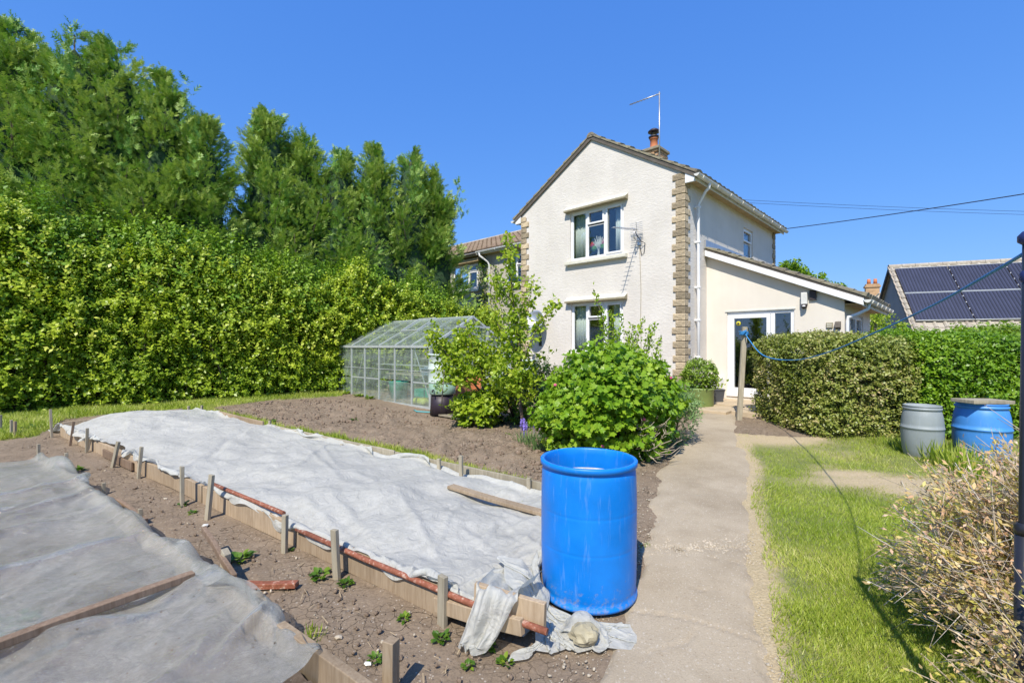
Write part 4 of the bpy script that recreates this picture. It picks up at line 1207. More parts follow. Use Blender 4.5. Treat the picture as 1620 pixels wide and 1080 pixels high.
# the gathered tongue that hangs over the board end, down to the soil
def make_flap():
    cl_ = [(at(822, 905, 2.92), .17), (at(806, 918, 2.74), .15), (at(792, 929, 2.58), .13), (at(782, 940, 2.485), .125), (at(770, 975, 2.455), .115), (at(757, 1005, 2.45), .105), (at(746, 1028, 2.43), .085), (at(736, 1036, 2.395), .03)]
    nu, nv_ = 60, 48; T = np.linspace(0, len(cl_) - 1, nu); C_ = np.array([tuple(c[0]) for c in cl_]); W0 = np.array([c[1] for c in cl_])
    c = np.stack([np.interp(T, range(len(cl_)), C_[:, k]) for k in range(3)], -1); k_ = np.array([1, 2, 4, 2, 1.]) / 10
    for _ in range(3): c = np.stack([np.convolve(np.pad(c[:, k], 2, mode='edge'), k_, 'valid') for k in range(3)], -1)
    w_ = np.interp(T, range(len(cl_)), W0); e = np.array([.88, -.42, .05]); e /= np.linalg.norm(e)
    tg = norm(np.gradient(c, axis=0)); nr = norm(np.cross(tg, e)); nr[nr[:, 1] > 0] *= -1
    v = np.linspace(-1, 1, nv_); ph = T * .35
    fold = .016 * np.sin(v[None] * 5 + ph[:, None] * 2) + .009 * np.sin(v[None] * 12 - ph[:, None] * 3 + 1) + .010 * fbm(T[:, None] * 1.2, v[None] * 3, o=3, seed=7)
    X = c[:, None] + e * (w_[:, None] * v[None])[..., None] + nr[:, None] * (fold + .03)[..., None] - nr[:, None] * (.05 * v[None] ** 4 * w_[:, None] / .12)[..., None]
    X[..., 2] = np.maximum(X[..., 2], gz(X[..., 1]) + .012)
    return X
grid_mesh('fleece_flap', make_flap(), M['fleece'], fleece, sub=1)

# ---- clear polythene over the near bed
def make_poly():
    Lm = np.arange(-.42, 5.6, .034); nn = np.arange(-.17, 2.2, .034)
    LL, NN = np.meshgrid(Lm, nn, indexing='ij')
    edge = .0 + .05 * vn(Lm * 2.2, 1, seed=15) + .05 * np.sin(Lm * 3.1)
    NN2 = NN + edge[:, None] * (1 - sstep(0, .5, NN))
    # near end edge runs back slightly as it goes across
    LL2 = LL + (.36 * (1 - sstep(-.02, .26, NN)) + .16 * sstep(.2, 1.4, NN) + .05 * vn(NN * 3, 0, seed=17)) * (1 - sstep(-.4, .8, LL))
    exl = 1.05 + .10 * np.exp(-((Lm - 3.4) / .5) ** 2) + .12 * (1 - sstep(-.4, .2, Lm))
    ml = np.concatenate([[0], np.cumsum(np.diff(Lm) * exl[1:])])
    M2 = np.stack([np.repeat(ml[:, None], len(nn), 1), NN * (1.05 + .05 * sstep(2.5, 3.5, LL))], -1)
    x, y = B2.w(LL2, NN2)
    z = bed2_h(x, y) + .03 + .02 * fbm(LL * 3, NN * 3, o=3, seed=85) + .10 * np.exp(-((LL - 3.5) / .35) ** 2) * np.exp(-((NN - .35) / .35) ** 2) * (.6 + .6 * fbm(LL * 6, NN * 6, o=2, seed=87))
    z = np.where(NN2 < 0, gz(y) + .215, z)
    X = cloth_sim(np.stack([x, y, z], -1), M2, lambda a, b: bed2_h(a, b) + .006, steps=36, K=6, bend=.3, mu=.35, dt=.018)
    l, n = B2.loc(X[..., 0], X[..., 1])
    add = creases(l, n, 220, (-.3, 5.0), (0, 2.0), (.15, 1.3), .018, (.006, .026), 601) + .010 * fbm(l * 4, n * 4, o=3, seed=602)
    X[..., 2] += add * sstep(-.03, .05, n)
    return X
poly = grid_mesh('polythene_sheet', make_poly(), M['poly'], sub=1)
tag(poly, 'wrinkled clear polythene sheet stretched over the near raised bed at the left', 'plastic sheet')

# seedlings under the polythene
M['seedling'] = leafmat('seedling_leaf', [(0, (.04, .11, .02)), (1, (.12, .24, .05))])
def clump(name, cx_, cy_, zb, rad, n, L, mat, label=None, cat=None, group=None, up=.8, parent=None, tplv=LEAF2_V, tplf=LEAF2_F):
    a = rng.uniform(0, 2 * np.pi, n); r_ = rad * np.sqrt(rng.uniform(0, 1, n)) * .6
    P = np.stack([cx_ + r_ * np.cos(a), cy_ + r_ * np.sin(a), zb + rng.uniform(0, .3 * rad, n)], -1)
    d = np.stack([np.cos(a), np.sin(a), rng.uniform(.1, up * 1.5, n)], -1) + .4 * rdir(n)
    o = scatter(name, tplv, tplf, P, d, np.array([0, 0, 1.]) + .3 * rdir(n), rng.uniform(.6, 1.2, n) * L, mat, parent, np.repeat(rng.uniform(0, 1), n) * .3 + rng.uniform(0, .7, n))
    return tag(o, label, cat, group)
for (l_, n_, lab_) in ((1.35, .75, 'nearest the right hand edge, just beyond the batten'), (1.0, 1.0, 'close beyond the middle of the long batten'), (.75, 1.15, 'almost touching the long batten'), (1.9, 1.1, 'level with the ridge fold'), (2.9, .75, 'beyond the ridge fold, right one'), (3.1, 1.2, 'beyond the ridge fold, left one'), (2.5, .9, 'just beyond the ridge fold')):
    x, y = B2.w(l_, n_)
    clump('seedling', x, y, hz(x, y) + .075, .13, 26, .05, M['seedling'], 'seedlings under the polythene, ' + lab_, 'seedling', 'seedlings under the polythene', up=.2)

# ---- boards
def board(p, q, w_, h_, mat, label, cat='board', group='timber edging boards', up=(0, 0, 1), roll=0.0, nm='edging_board', bev=.004, nails=0):
    """board between two world points (centre line), thickness w_, height h_; origin at p"""
    p = Vector(p); q = Vector(q); d = q - p
    m_ = MB(); L = d.length; n = max(2, int(L / .25))
    rr = random.Random(int(p.x * 991 + p.y * 37) & 0xffff)
    vs_ = []; ph = rr.uniform(0, 6)
    for i in range(n + 1):
        t_ = i / n; x_ = t_ * L; dy = .004 * math.sin(t_ * 5 + ph); dz = .004 * math.sin(t_ * 4 + ph * 2)
        for a, b in ((-1, -1), (1, -1), (1, 1), (-1, 1)):
            vs_.append((x_ + (rr.uniform(-.004, .004) if i in (0, n) else 0), a * w_ / 2 + dy, b * h_ / 2 * (1 + rr.uniform(-.015, .015)) + dz))
    fs_ = [(0, 1, 2, 3), tuple(4 * n + k for k in (3, 2, 1, 0))]
    for i in range(n):
        for k in range(4): fs_.append((4 * i + k, 4 * i + (k + 1) % 4, 4 * (i + 1) + (k + 1) % 4, 4 * (i + 1) + k))
    m_.add(vs_, fs_)
    o = m_.build(nm, mat, bevel=bev)
    x_ = d.normalized(); u = Vector(up); y_ = u.cross(x_).normalized(); z_ = x_.cross(y_)
    mt = Matrix((x_, y_, z_)).transposed().to_4x4(); mt = mt @ Matrix.Rotation(roll, 4, 'X'); mt.translation = p
    o.matrix_world = mt
    return tag(o, label, cat, group)
def gp(px, py, z=0.0):
    x, y = ground(px, py); return Vector((x, y, hz(x, y) + z))
def bp1(l, n, z):
    x, y = B1.w(l, n); return (x, y, hz(x, y) + z)
def bp2(l, n, z):
    x, y = B2.w(l, n); return (x, y, hz(x, y) + z)
G1 = 'boards edging the fleece covered bed'
segs = [(-.02, 1.55, 'edging board of the fleece bed between the two stakes nearest the drum'), (1.57, 3.2, 'edging board of the fleece bed below the long red pipe'), (3.22, 4.75, 'edging board of the fleece bed half way along, partly under the fleece hem'),
        (4.77, 6.6, 'pale edging board of the fleece bed seen clear below the hem at the left'), (6.62, 8.3, 'farthest edging board of the fleece bed, under the bunched fleece')]
for a, b, lab in segs: board(bp1(a, .045, .085), bp1(b, .045, .085), .035, .17, M['wood'], lab, group=G1)
board(bp1(5.0, .005, .065), bp1(6.1, .01, .07), .025, .10, M['wood_brown'], 'low thin board lying against the pale edging at the left of the fleece bed', group=G1)
board(at(862, 975, 2.42), at(752, 938, 2.62), .035, .135, M['wood'], 'thick knotty board end sticking out beside the blue drum, above the red pipe', group=G1)
board(Vector(at(826, 992, 2.40)) + Vector((0, 0, -.0)), at(690, 955, 2.72), .035, .085, M['wood'], 'lower bleached board end resting on the soil in front of the drum', group=G1)
board(bp1(-.1, 1.93, .10), bp1(2.6, 1.93, .10), .03, .19, M['wood_grey'], 'far side edging board of the fleece bed behind the drum', group=G1)
board(bp1(2.62, 1.93, .10), bp1(5.6, 1.93, .10), .03, .19, M['wood_grey'], 'far side edging board of the fleece bed by the turf strip', group=G1)
board(bp1(5.7, 1.90, .12), bp1(7.3, 1.93, .12), .03, .22, M['wood'], 'pale far edging board of the fleece bed showing beyond the fleece', group=G1)
board(bp1(8.5, .1, .10), bp1(8.5, 1.8, .10), .03, .18, M['wood'], 'end board of the fleece bed beside the hedge', group=G1)
# weighting board on the fleece by the drum
a_ = at(712, 769, 4.50); b_ = at(872, 815, 3.84)
board(a_, b_, .09, .03, M['wood'], 'loose weathered board lying on the fleece behind the drum', group=None)
# near bed boards
G2 = 'boards edging the polythene covered bed'
board(bp2(-1.2, -.01, .10), bp2(.02, -.01, .10), .045, .20, M['wood'], 'thick grey topped board end uncovered at the bottom, left of the short stake', group=G2)
board(bp2(.04, .0, .09), bp2(2.0, .0, .09), .035, .18, M['wood'], 'edging board of the polythene bed hidden under the sheet edge', group=G2)
board(bp2(2.02, .0, .09), bp2(4.6, .0, .09), .035, .18, M['wood'], 'far edging board of the polythene bed toward the hedge', group=G2)
b1_, b2_ = at(306, 907, 2.80), at(-60, 1040, 2.09)
board(b1_, b2_, .055, .04, M['wood_brown'], 'long brown batten lying across the polythene sheet', 'batten', None, nm='batten')
board(gp(322, 880, .20), gp(372, 945, .13), .03, .045, M['wood_brown'], 'dark split batten leaning against the cut stake at the polythene corner', 'batten', None, nm='batten')
board(gp(366, 932, .035), gp(470, 932, .03), .05, .035, M['rust'], 'short flaking red offcut lying on the soil by the cut stake', 'batten', None, nm='batten')
board(gp(185, 800, .05), gp(232, 830, .04), .03, .04, M['wood_brown'], 'small brown offcut on the soil beside the polythene edge', 'batten', None, nm='batten')

# ---- stakes
stake_protos = {}
def stake(px, by, ty, w_=.045, lean=(0, 0), mat='wood_grey', label='', occl=None, t=.03, cut=0.0, n_off=None):
    x, y = ground(px, by)
    D = y; z0 = hz(x, y)
    z1 = CAMZ - (ty - 548) / 740 * D
    h = max(.12, z1 - z0)
    m_ = MB(); b = -.06
    rr = random.Random(px)
    a = w_ / 2; c = t / 2
    m_.add([(-a, -c, b), (a, -c, b), (a, c, b), (-a, c, b), (-a * .96, -c, h - cut), (a * .98, -c, h - rr.uniform(0, .006)), (a, c, h), (-a, c, h - cut)],
           [(0, 3, 2, 1), (4, 5, 6, 7), (0, 1, 5, 4), (1, 2, 6, 5), (2, 3, 7, 6), (3, 0, 4, 7)])
    o = m_.build('stake', M[mat], bevel=.003)
    o.location = (x, y, z0)
    rz = math.atan2(.570, -.821) + rr.uniform(-.25, .25)
    o.rotation_euler = Vector((lean[0], lean[1], 0)) ; o.rotation_euler = (Matrix.Rotation(lean[1], 3, 'Y') @ Matrix.Rotation(lean[0], 3, 'X') @ Matrix.Rotation(rz, 3, 'Z')).to_euler()
    return tag(o, label, 'stake', 'wooden stakes along the two beds')
stake(700, 988, 910, .060, (0, .01), label='nearest stake of the fleece bed, on the red pipe just left of the drum', t=.032)
stake(533, 915, 837, .052, (0, -.05), label='second stake of the fleece bed counting away from the drum')
stake(450, 875, 814, .042, (0, .02), label='third stake of the fleece bed, at the lower end of the upper red pipe')
stake(328, 822, 750, .050, (0, .10), 'wood_grey', 'right one of the two stakes at the upper end of the red pipe')
stake(288, 800, 737, .046, (0, .0), label='left one of the two stakes at the upper end of the red pipe')
stake(219, 757, 706, .046, (0, .10), label='stake by the scalloped fleece hem with its shadow on the fleece')
stake(178, 740, 697, .046, (0, .22), label='stake leaning right in front of the pale edging board')
stake(137, 716, 677, .036, (0, .03), label='thin upright stake beside the hanging fleece fold')
stake(111, 705, 666, .022, (0, .15), 'wood_brown', 'thin dark cane stake poking through the fleece at the far left')
stake(82, 692, 647, .040, (0, -.05), label='stake at the far left corner of the fleece bed')
for (px, by, ty, lab) in ((730, 775, 720, 'tall stake on the far side of the fleece bed beside the loose board'), (695, 762, 725, 'short stake just left of the tall far side stake'), (837, 793, 755, 'stake on the turf strip just left of the drum'),
                          (541, 722, 702, 'stub of a stake peeping over the fleece by the turf strip'), (501, 706, 684, 'small stake over the fleece near the middle of the turf strip'), (427, 690, 665, 'stake at the end of the pale far board'),
                          (319, 662, 641, 'stake behind the fleece hump, right one of a pair'), (298, 660, 642, 'stake behind the fleece hump, left one of a pair')):
    stake(px, by, ty, .042, (0, random.uniform(-.03, .03)), label=lab)
stake(355, 918, 868, .050, (0, .06), 'wood_grey', 'obliquely cut pale stake beside the leaning dark batten', cut=.03, t=.045)
stake(618, 1105, 1011, .058, (0, .01), 'wood', 'fresh cut square stake at the bottom edge of the picture', t=.055)
stake(164, 782, 765, .030, (0, 0), 'wood_grey', 'short stub of stake at the polythene edge near the puckered fold')
stake(222, 826, 806, .034, (0, .0), 'wood_grey', 'short grey stub at the bunched polythene edge')
stake(105, 752, 716, .040, (0, .0), 'wood_grey', 'stake with grass at its foot between the two beds')
stake(61, 728, 702, .040, (0, 0), 'wood_grey', 'short broad stake at the polythene bed, second from the far end')
stake(24, 692, 666, .044, (0, 0), 'wood', 'pale stake at the far end of the polythene bed')
stake(18, 690, 664, .040, (0, 0), 'wood_grey', 'grey stake touching the pale one at the far end of the polythene bed')
stake(1, 682, 656, .044, (0, 0), 'wood_grey', 'stake cut by the left edge of the picture')

# ---- pipes
def pipe(pts, r_, label):
    m_ = MB(); p0 = Vector(pts[0]); m_.tube([Vector(p) - p0 for p in pts], r_, 12)
    o = m_.build('metal_pipe', M['rust']); o.location = p0
    return tag(o, label, 'pipe', 'rusty red pipes along the fleece bed')
pipe([bp1(1.75, .035, .225), bp1(3.05, .035, .228)], .017, 'rusty red pipe held between stakes over the fleece hem')
pipe([tuple(at(866, 999, 2.36)), tuple(at(800, 975, 2.46)), tuple(at(735, 950, 2.60)), bp1(.12, .012, .165), bp1(.7, .008, .16), bp1(1.52, .008, .165)], .018, 'flaking red painted pipe lying along the boards up to the drum')

# ---- the open blue drum
dr = empty('drum', (DR1[0], DR1[1], .025), 0, 'large open topped bright blue plastic drum on the path edge', 'drum')
r_ = DR1[2]
prof = [(0, 0), (r_ - .01, 0), (r_ + .003, .006), (r_ + .004, .024), (r_ - .010, .032), (r_ - .006, .06), (r_ - .004, .08), (r_ - .001, .20), (r_ + .001, .315), (r_ + .001, .328), (r_ - .0003, .334), (r_ + .001, .340), (r_ + .001, .353), (r_ + .001, .45), (r_ + .001, .53), (r_ + .001, .543), (r_ - .0003, .549), (r_ + .001, .555), (r_ + .001, .57), (r_ - .0, .66), (r_ - .003, .76), (r_ - .006, .785), (r_ - .012, .80), (r_ - .010, .806),
        (r_ + .006, .812), (r_ + .007, .838), (r_ + .002, .844), (r_ - .016, .844), (r_ - .020, .836), (r_ - .024, .800), (r_ - .022, .70), (r_ - .016, .30), (r_ - .02, .05), (0, .05)]
MB().lathe(prof, 72).build('body', M['drum_blue'], dr, fix=True)
MB().lathe([(r_ - .0225, .66), (r_ - .027, .672), (r_ - .0265, .695), (r_ - .0225, .71)], 72).build('limescale_ring', M['white_crust'], dr)
def watermat():
    m, t, b = nodes_of('drum_water')
    b.inputs['Base Color'].default_value = (.05, .09, .09, 1); b.inputs['Roughness'].default_value = .18
    bump(t, b, noise(t, coords(t), 8, 3), .08, .01); return m
wt = MB().lathe([(0, .655), (r_ - .0225, .655)], 72).build('water', watermat(), dr, fix=False)

# ---- stone on the fleece tail
tv, tf = ico_tpl(3, .10, 3)
tv = [(x * .075 * (1 + .2 * vn(x * 2, y * 2, z * 2, 3)), y * .06 * (1 + .2 * vn(x * 2, y * 2, z * 2 + 5, 3)), z * .055 * (1 + .15 * vn(x * 3, y * 3, z * 3, 5))) for x, y, z in tv]
M['rubble'] = simple('rubble_stone', (.34, .30, .20), .95, .3, 9, .9, 14, .02)
sb = MB(); sb.add(tv, tf, False); so_ = sb.build('rock', M['rubble']); so_.location = (.385, 2.475, .06)
tag(so_, 'rough lump of concrete holding down the crumpled end of the fleece', 'stone')
# ------------------------------------------------------------------ vegetation
M['conifer'] = leafmat('cypress_spray', [(0, (.022, .075, .02)), (.30, (.065, .17, .032)), (.62, (.17, .33, .05)), (1, (.42, .52, .13))], trans=.22, gloss=.05)
M['conifer_core'] = simple('painted_crown_shade', (.022, .055, .018), .95, .6, 9)  # dark green core with the crown's inner shade painted in
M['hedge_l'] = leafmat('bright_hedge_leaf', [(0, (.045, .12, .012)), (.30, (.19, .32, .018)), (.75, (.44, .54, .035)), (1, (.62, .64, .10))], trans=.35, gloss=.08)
M['hedge_olive'] = leafmat('olive_hedge_leaf', [(0, (.08, .13, .015)), (.4, (.20, .26, .03)), (.7, (.34, .36, .08)), (.88, (.45, .36, .16)), (1, (.60, .46, .28))], trans=.25, gloss=.12)
M['hedge_green'] = leafmat('fresh_green_leaf', [(0, (.06, .16, .008)), (.45, (.17, .32, .012)), (1, (.36, .50, .03))], trans=.35, gloss=.1)
M['hedge_light'] = leafmat('lime_hedge_leaf', [(0, (.09, .19, .012)), (.5, (.22, .34, .03)), (1, (.40, .50, .09))], trans=.35, gloss=.1)
M['currant'] = leafmat('lobed_shrub_leaf', [(0, (.065, .17, .008)), (.45, (.19, .35, .015)), (1, (.42, .54, .04))], trans=.38, gloss=.07)
M['young'] = leafmat('young_tree_leaf', [(0, (.16, .29, .015)), (.5, (.34, .46, .025)), (1, (.54, .60, .07))], trans=.42, gloss=.08)
M['darkbush'] = leafmat('dark_bush_leaf', [(0, (.035, .09, .008)), (.6, (.10, .20, .012)), (1, (.28, .36, .03))], trans=.3, gloss=.1)
M['greygreen'] = leafmat('grey_green_leaf', [(0, (.10, .19, .06)), (.5, (.20, .33, .10)), (1, (.36, .46, .22))], trans=.3, gloss=.06)
M['grass'] = leafmat('grass_blade', [(0, (.20, .30, .025)), (.45, (.37, .45, .055)), (.8, (.55, .55, .16)), (1, (.68, .58, .30))], trans=.35, gloss=.06)
M['drybush'] = leafmat('bronze_shrub_leaf', [(0, (.24, .24, .03)), (.30, (.52, .47, .08)), (.55, (.74, .60, .24)), (.75, (.76, .46, .30)), (1, (.88, .74, .54))], trans=.35, gloss=.06)
M['purple'] = simple('purple_flower', (.22, .16, .55), .7, .2, 30)
M['pinkf'] = simple('pink_flower', (.60, .10, .22), .7, .2, 30)
M['dark_core'] = simple('painted_hedge_shade', (.075, .075, .035), .95, .4, 14)  # hedge core colour; shade between the leaves is painted in

def limb_tubes(paths, n=6):
    m_ = MB()
    for pts, r_ in paths: m_.tube(pts, r_, n)
    return m_

def conifer(x, y, H_, R_, seed, label, nb=250, back=.35, lean=(0, 0)):
    g = np.random.default_rng(seed)
    root = empty('conifer', (x, y, hz(x, y)), 0, label, 'conifer tree', 'tall conifers behind the left hedge')
    t_ = MB(); t_.tube([(0, 0, -.2), (.05, 0, H_ * .3), (lean[0] * .5, lean[1] * .5, H_ * .6), (lean[0], lean[1], H_ * .97)], [.16, .12, .07, .012], 8); t_.build('trunk', M['bark'], root)
    nbo = nb // 5; nb = nbo * 5                      # boughs of five branches each
    ab = np.repeat(g.uniform(-np.pi, np.pi, nbo), 5); fb = np.repeat(g.uniform(0, 1, nbo), 5); eb = np.repeat(g.uniform(.72, 1.22, nbo), 5); tbg = np.repeat(g.uniform(0, 1, nbo), 5)
    a = ab + g.normal(0, .20, nb)
    # more branches on the garden side, toward -y +x
    front = np.cos(a - math.atan2(-.85, .53)) > -.2
    keep = front | (g.uniform(0, 1, nb) < back); a = a[keep]; fb = fb[keep]; eb = eb[keep]; tbg = tbg[keep]; nb = len(a)
    f = np.clip(.10 + .88 * fb ** .85 + g.normal(0, .018, nb), .06, .985)
    env = R_ * 1.28 * np.clip(1 - f, .012, 1) ** .56 * (1 + .36 * vn(a * 1.6, f * 7, seed=seed)) * eb * g.uniform(.80, 1.14, nb)
    rise = g.uniform(.35, .95, nb) + .5 * f
    tipx, tipy = env * np.cos(a), env * np.sin(a); tipz = f * H_
    bx, by = lean[0] * f, lean[1] * f
    tip = np.stack([bx + tipx, by + tipy, tipz], -1)
    base = np.stack([bx * .9, by * .9, tipz - env * rise], -1)
    bt = .65 * tbg + .35 * g.uniform(0, 1, nb)
    k = 50
    T = g.uniform(.10, 1.0, (nb, k)) ** .70
    P = base[:, None] + (tip - base)[:, None] * T[..., None]
    P[..., 2] += -.12 * env[:, None] * np.sin(T * np.pi) + g.normal(0, .045, (nb, k))
    sdv = np.stack([-np.sin(a), np.cos(a), a * 0], -1); lat = g.normal(0, 1, (nb, k)) * (.06 + .24 * np.clip(1.05 - T, 0, 1)) * (.5 + .5 * env[:, None])
    P = P + sdv[:, None] * lat[..., None]
    bd = norm(tip - base)
    d = bd[:, None] * 1.0 + sdv[:, None] * (lat * 2.2)[..., None] + g.normal(0, .26, (nb, k, 3)) + np.array([0, 0, -.10])
    P = P + g.normal(0, .03, (nb, k, 3))
    nrm = np.array([0, 0, 1.0]) + .5 * norm(np.stack([np.cos(a), np.sin(a), a * 0], -1))[:, None] + g.normal(0, .35, (nb, k, 3))
    sc = g.uniform(.15, .32, (nb, k)) * (1 - .3 * f[:, None])
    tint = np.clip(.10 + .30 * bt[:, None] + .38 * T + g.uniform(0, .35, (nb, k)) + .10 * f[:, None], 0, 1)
    Pf, df, nf, sf_, tf_ = P.reshape(-1, 3), d.reshape(-1, 3), nrm.reshape(-1, 3), sc.ravel(), tint.ravel()
    # dark core added round the trunk to block light and sky
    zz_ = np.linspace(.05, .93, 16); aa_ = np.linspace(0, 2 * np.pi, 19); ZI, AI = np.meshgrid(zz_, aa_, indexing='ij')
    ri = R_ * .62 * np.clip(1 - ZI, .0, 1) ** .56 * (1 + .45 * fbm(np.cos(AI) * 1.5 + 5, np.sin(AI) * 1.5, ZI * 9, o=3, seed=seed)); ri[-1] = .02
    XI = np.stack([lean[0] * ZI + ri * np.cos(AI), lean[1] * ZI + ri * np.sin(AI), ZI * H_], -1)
    grid_mesh('crown_light_block', XI, M['conifer_core'], root)
    # leaders
    nl = 7; ex = []
    for i in range(nl):
        ang = g.uniform(-3, 3); r_ = g.uniform(.15, .9) * R_ if i else 0; lh = H_ * (1 - .055 * i) * g.uniform(.97, 1.0)
        n_ = 46; zz = lh - g.uniform(0, 1.3, n_) ** 1.2
        q = np.stack([lean[0] + r_ * math.cos(ang) + g.normal(0, .035 + .12 * (lh - zz), n_), lean[1] + r_ * math.sin(ang) + g.normal(0, .035 + .12 * (lh - zz), n_), zz], -1)
        dd = g.normal(0, .5, (n_, 3)) + np.array([0, 0, 1.0])
        ex.append((q, dd, g.normal(0, 1, (n_, 3)), g.uniform(.16, .30, n_), g.uniform(.4, .9, n_)))
    Pf = np.concatenate([Pf] + [e[0] for e in ex]); df = np.concatenate([df] + [e[1] for e in ex]); nf = np.concatenate([nf] + [e[2] for e in ex]); sf_ = np.concatenate([sf_] + [e[3] for e in ex]); tf_ = np.concatenate([tf_] + [e[4] for e in ex])
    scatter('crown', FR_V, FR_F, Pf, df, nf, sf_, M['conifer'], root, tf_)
    # limbs
    m_ = MB()
    for i in g.choice(nb, min(40, nb), replace=False): m_.tube([tuple(base[i]), tuple((base[i] * .4 + tip[i] * .6) + np.array([0, 0, -.1 * env[i]])), tuple(base[i] * .08 + tip[i] * .92)], [.03, .018, .006], 4)
    m_.build('branches', M['bark'], root)['kind'] = 'stuff'
    return root
def beh(px, off):
    """point on a line 'off' metres behind the front of the left hedge, in the photo direction px"""
    k = (px - 810) / 740; ox, oy = -10.3 - .53 * off, 9.4 + .85 * off
    t_ = (k * oy - ox) / (.85 - .53 * k); return ox + .85 * t_, oy + .53 * t_
def top_z(py, y): return CAMZ + (548 - py) / 740 * y
CON = [(-95, -20, 2.9, 2.2, 'tallest conifer, cut by the left edge of the picture'), (22, 22, 2.9, 1.9, 'conifer with a ragged double top near the top left corner'), (118, 38, 2.7, 1.9, 'broad conifer with twin tips right of the top left corner'), (185, 58, 2.9, 1.9, 'conifer with a thin leading tip above the darkest part of the hedge'),
       (258, 112, 2.6, 1.7, 'conifer stepping down in height at the left of the gap of sky'), (318, 185, 2.3, 1.55, 'shorter conifer with a branch sweeping right across the sky gap'), (424, 172, 3.0, 1.60, 'slim conifer with a feathery spire right of the sky gap'), (478, 203, 3.3, 1.8, 'conifer with two thin tips just right of the slim spire'),
       (535, 232, 3.0, 1.9, 'low rounded conifer in the middle of the right hand group'), (592, 226, 2.9, 1.9, 'conifer with a pointed tip above the left end of the greenhouse'), (650, 236, 2.8, 1.9, 'dense blue green conifer above the greenhouse roof'), (688, 262, 2.7, 1.35, 'rightmost conifer, its boughs reaching toward the brown tiled roof')]
for i, (px, py, off, R_, lab) in enumerate(CON):
    x, y = beh(px, off); H_ = top_z(py, y) - hz(x, y)
    conifer(x, y, H_, R_, 100 + i, lab, nb=360 if i < 6 else 300)

def hedge_fill(name, P, nrm, L, n_per, mat, seed, label=None, cat='hedge', tpl=(LEAF_V, LEAF_F), shoot=.22, parent=None, out=.55, upw=.55, tint_clump=1.3, sctr=0.0, tb=0.0):
    """shoots of leaves rooted on surface points P with outward normals"""
    g = np.random.default_rng(seed); n = len(P)
    sd = norm(nrm * out + np.array([0, 0, upw]) + g.normal(0, .45, (n, 3)))
    T = (np.arange(n_per) + .5) / n_per
    sl_ = shoot * g.uniform(.5, 1.3, n)
    Q = P[:, None] + sd[:, None] * (T[None, :, None] * sl_[:, None, None]) + g.normal(0, .012, (n, n_per, 3))
    ang = np.arange(n_per) * 2.4 + g.uniform(0, 6, n)[:, None]
    ax = norm(np.cross(sd, g.normal(size=(n, 3)))); ay = np.cross(sd, ax)
    side = ax[:, None] * np.cos(ang)[..., None] + ay[:, None] * np.sin(ang)[..., None]
    d = side + sd[:, None] * .6
    ln = sd[:, None] - side * .4 + np.array([0, 0, .5]) + g.normal(0, .3, (n, n_per, 3))
    cl = .5 + .5 * fbm(P[:, 0] * tint_clump, P[:, 1] * tint_clump, P[:, 2] * tint_clump, o=3, seed=seed)
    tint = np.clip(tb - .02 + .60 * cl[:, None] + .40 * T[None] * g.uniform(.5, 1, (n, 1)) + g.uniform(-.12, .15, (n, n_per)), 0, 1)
    sc = L * g.uniform(.6, 1.25, (n, n_per))
    o = scatter(name, tpl[0], tpl[1], Q.reshape(-1, 3), d.reshape(-1, 3), ln.reshape(-1, 3), sc.ravel(), mat, parent, tint.ravel())
    return tag(o, label, cat) if label else o

# ---- big bright hedge on the left
hl = np.array([.85, .53, 0]) / math.hypot(.85, .53); hn = np.array([.53, -.85, 0]) / math.hypot(.85, .53)
def hedge_top(t): return 3.6 - .10 * np.clip(t, 0, 20) + (.50 * vn(t * .7, 2, seed=44) + .28 * vn(t * 2.1, 2, seed=45)) * (1 - .6 * sstep(7, 10, t)) - .25 * sstep(9, 11, t)
nH = 19500
tt = rng.uniform(-3.5, 11.6, nH); zz = rng.uniform(0, 1, nH) ** .9
ht = hedge_top(tt); bulge = .55 * fbm(tt * .9, zz * 2.6, 1.5, o=3, seed=47) + .14 * fbm(tt * 3, zz * 7, 2.5, o=2, seed=48)
depth = bulge - .65 * np.clip(zz - .55, 0, 1) ** 1.5 - np.where(zz < .1, .12, 0)
hk = fbm(tt * 1.1, zz * 3.0, 7.5, o=3, seed=49) > -.27 - .5 * (zz < .35)
tt, zz, ht, depth = tt[hk], zz[hk], ht[hk], depth[hk]; nH = len(tt)
P = np.array([-10.3, 9.4, 0]) + hl * tt[:, None] + hn * (depth - rng.uniform(0, .28, nH) ** 1.0)[:, None]
P[:, 2] = gz(P[:, 1]) + zz * ht + .02
nr_ = hn + np.array([0, 0, 1]) * (zz[:, None] ** 3) * .8
hedge = empty('hedge', (-7.5, 11.0, .1), 0, 'tall bright green leafy hedge along the left side in front of the conifers', 'hedge')
ho = Vector((-7.5, 11.0, .1)); P = P - np.array(ho)
hedge_fill('foliage', P, nr_, .085, 11, M['hedge_l'], 5, parent=hedge, shoot=.30, upw=.5)
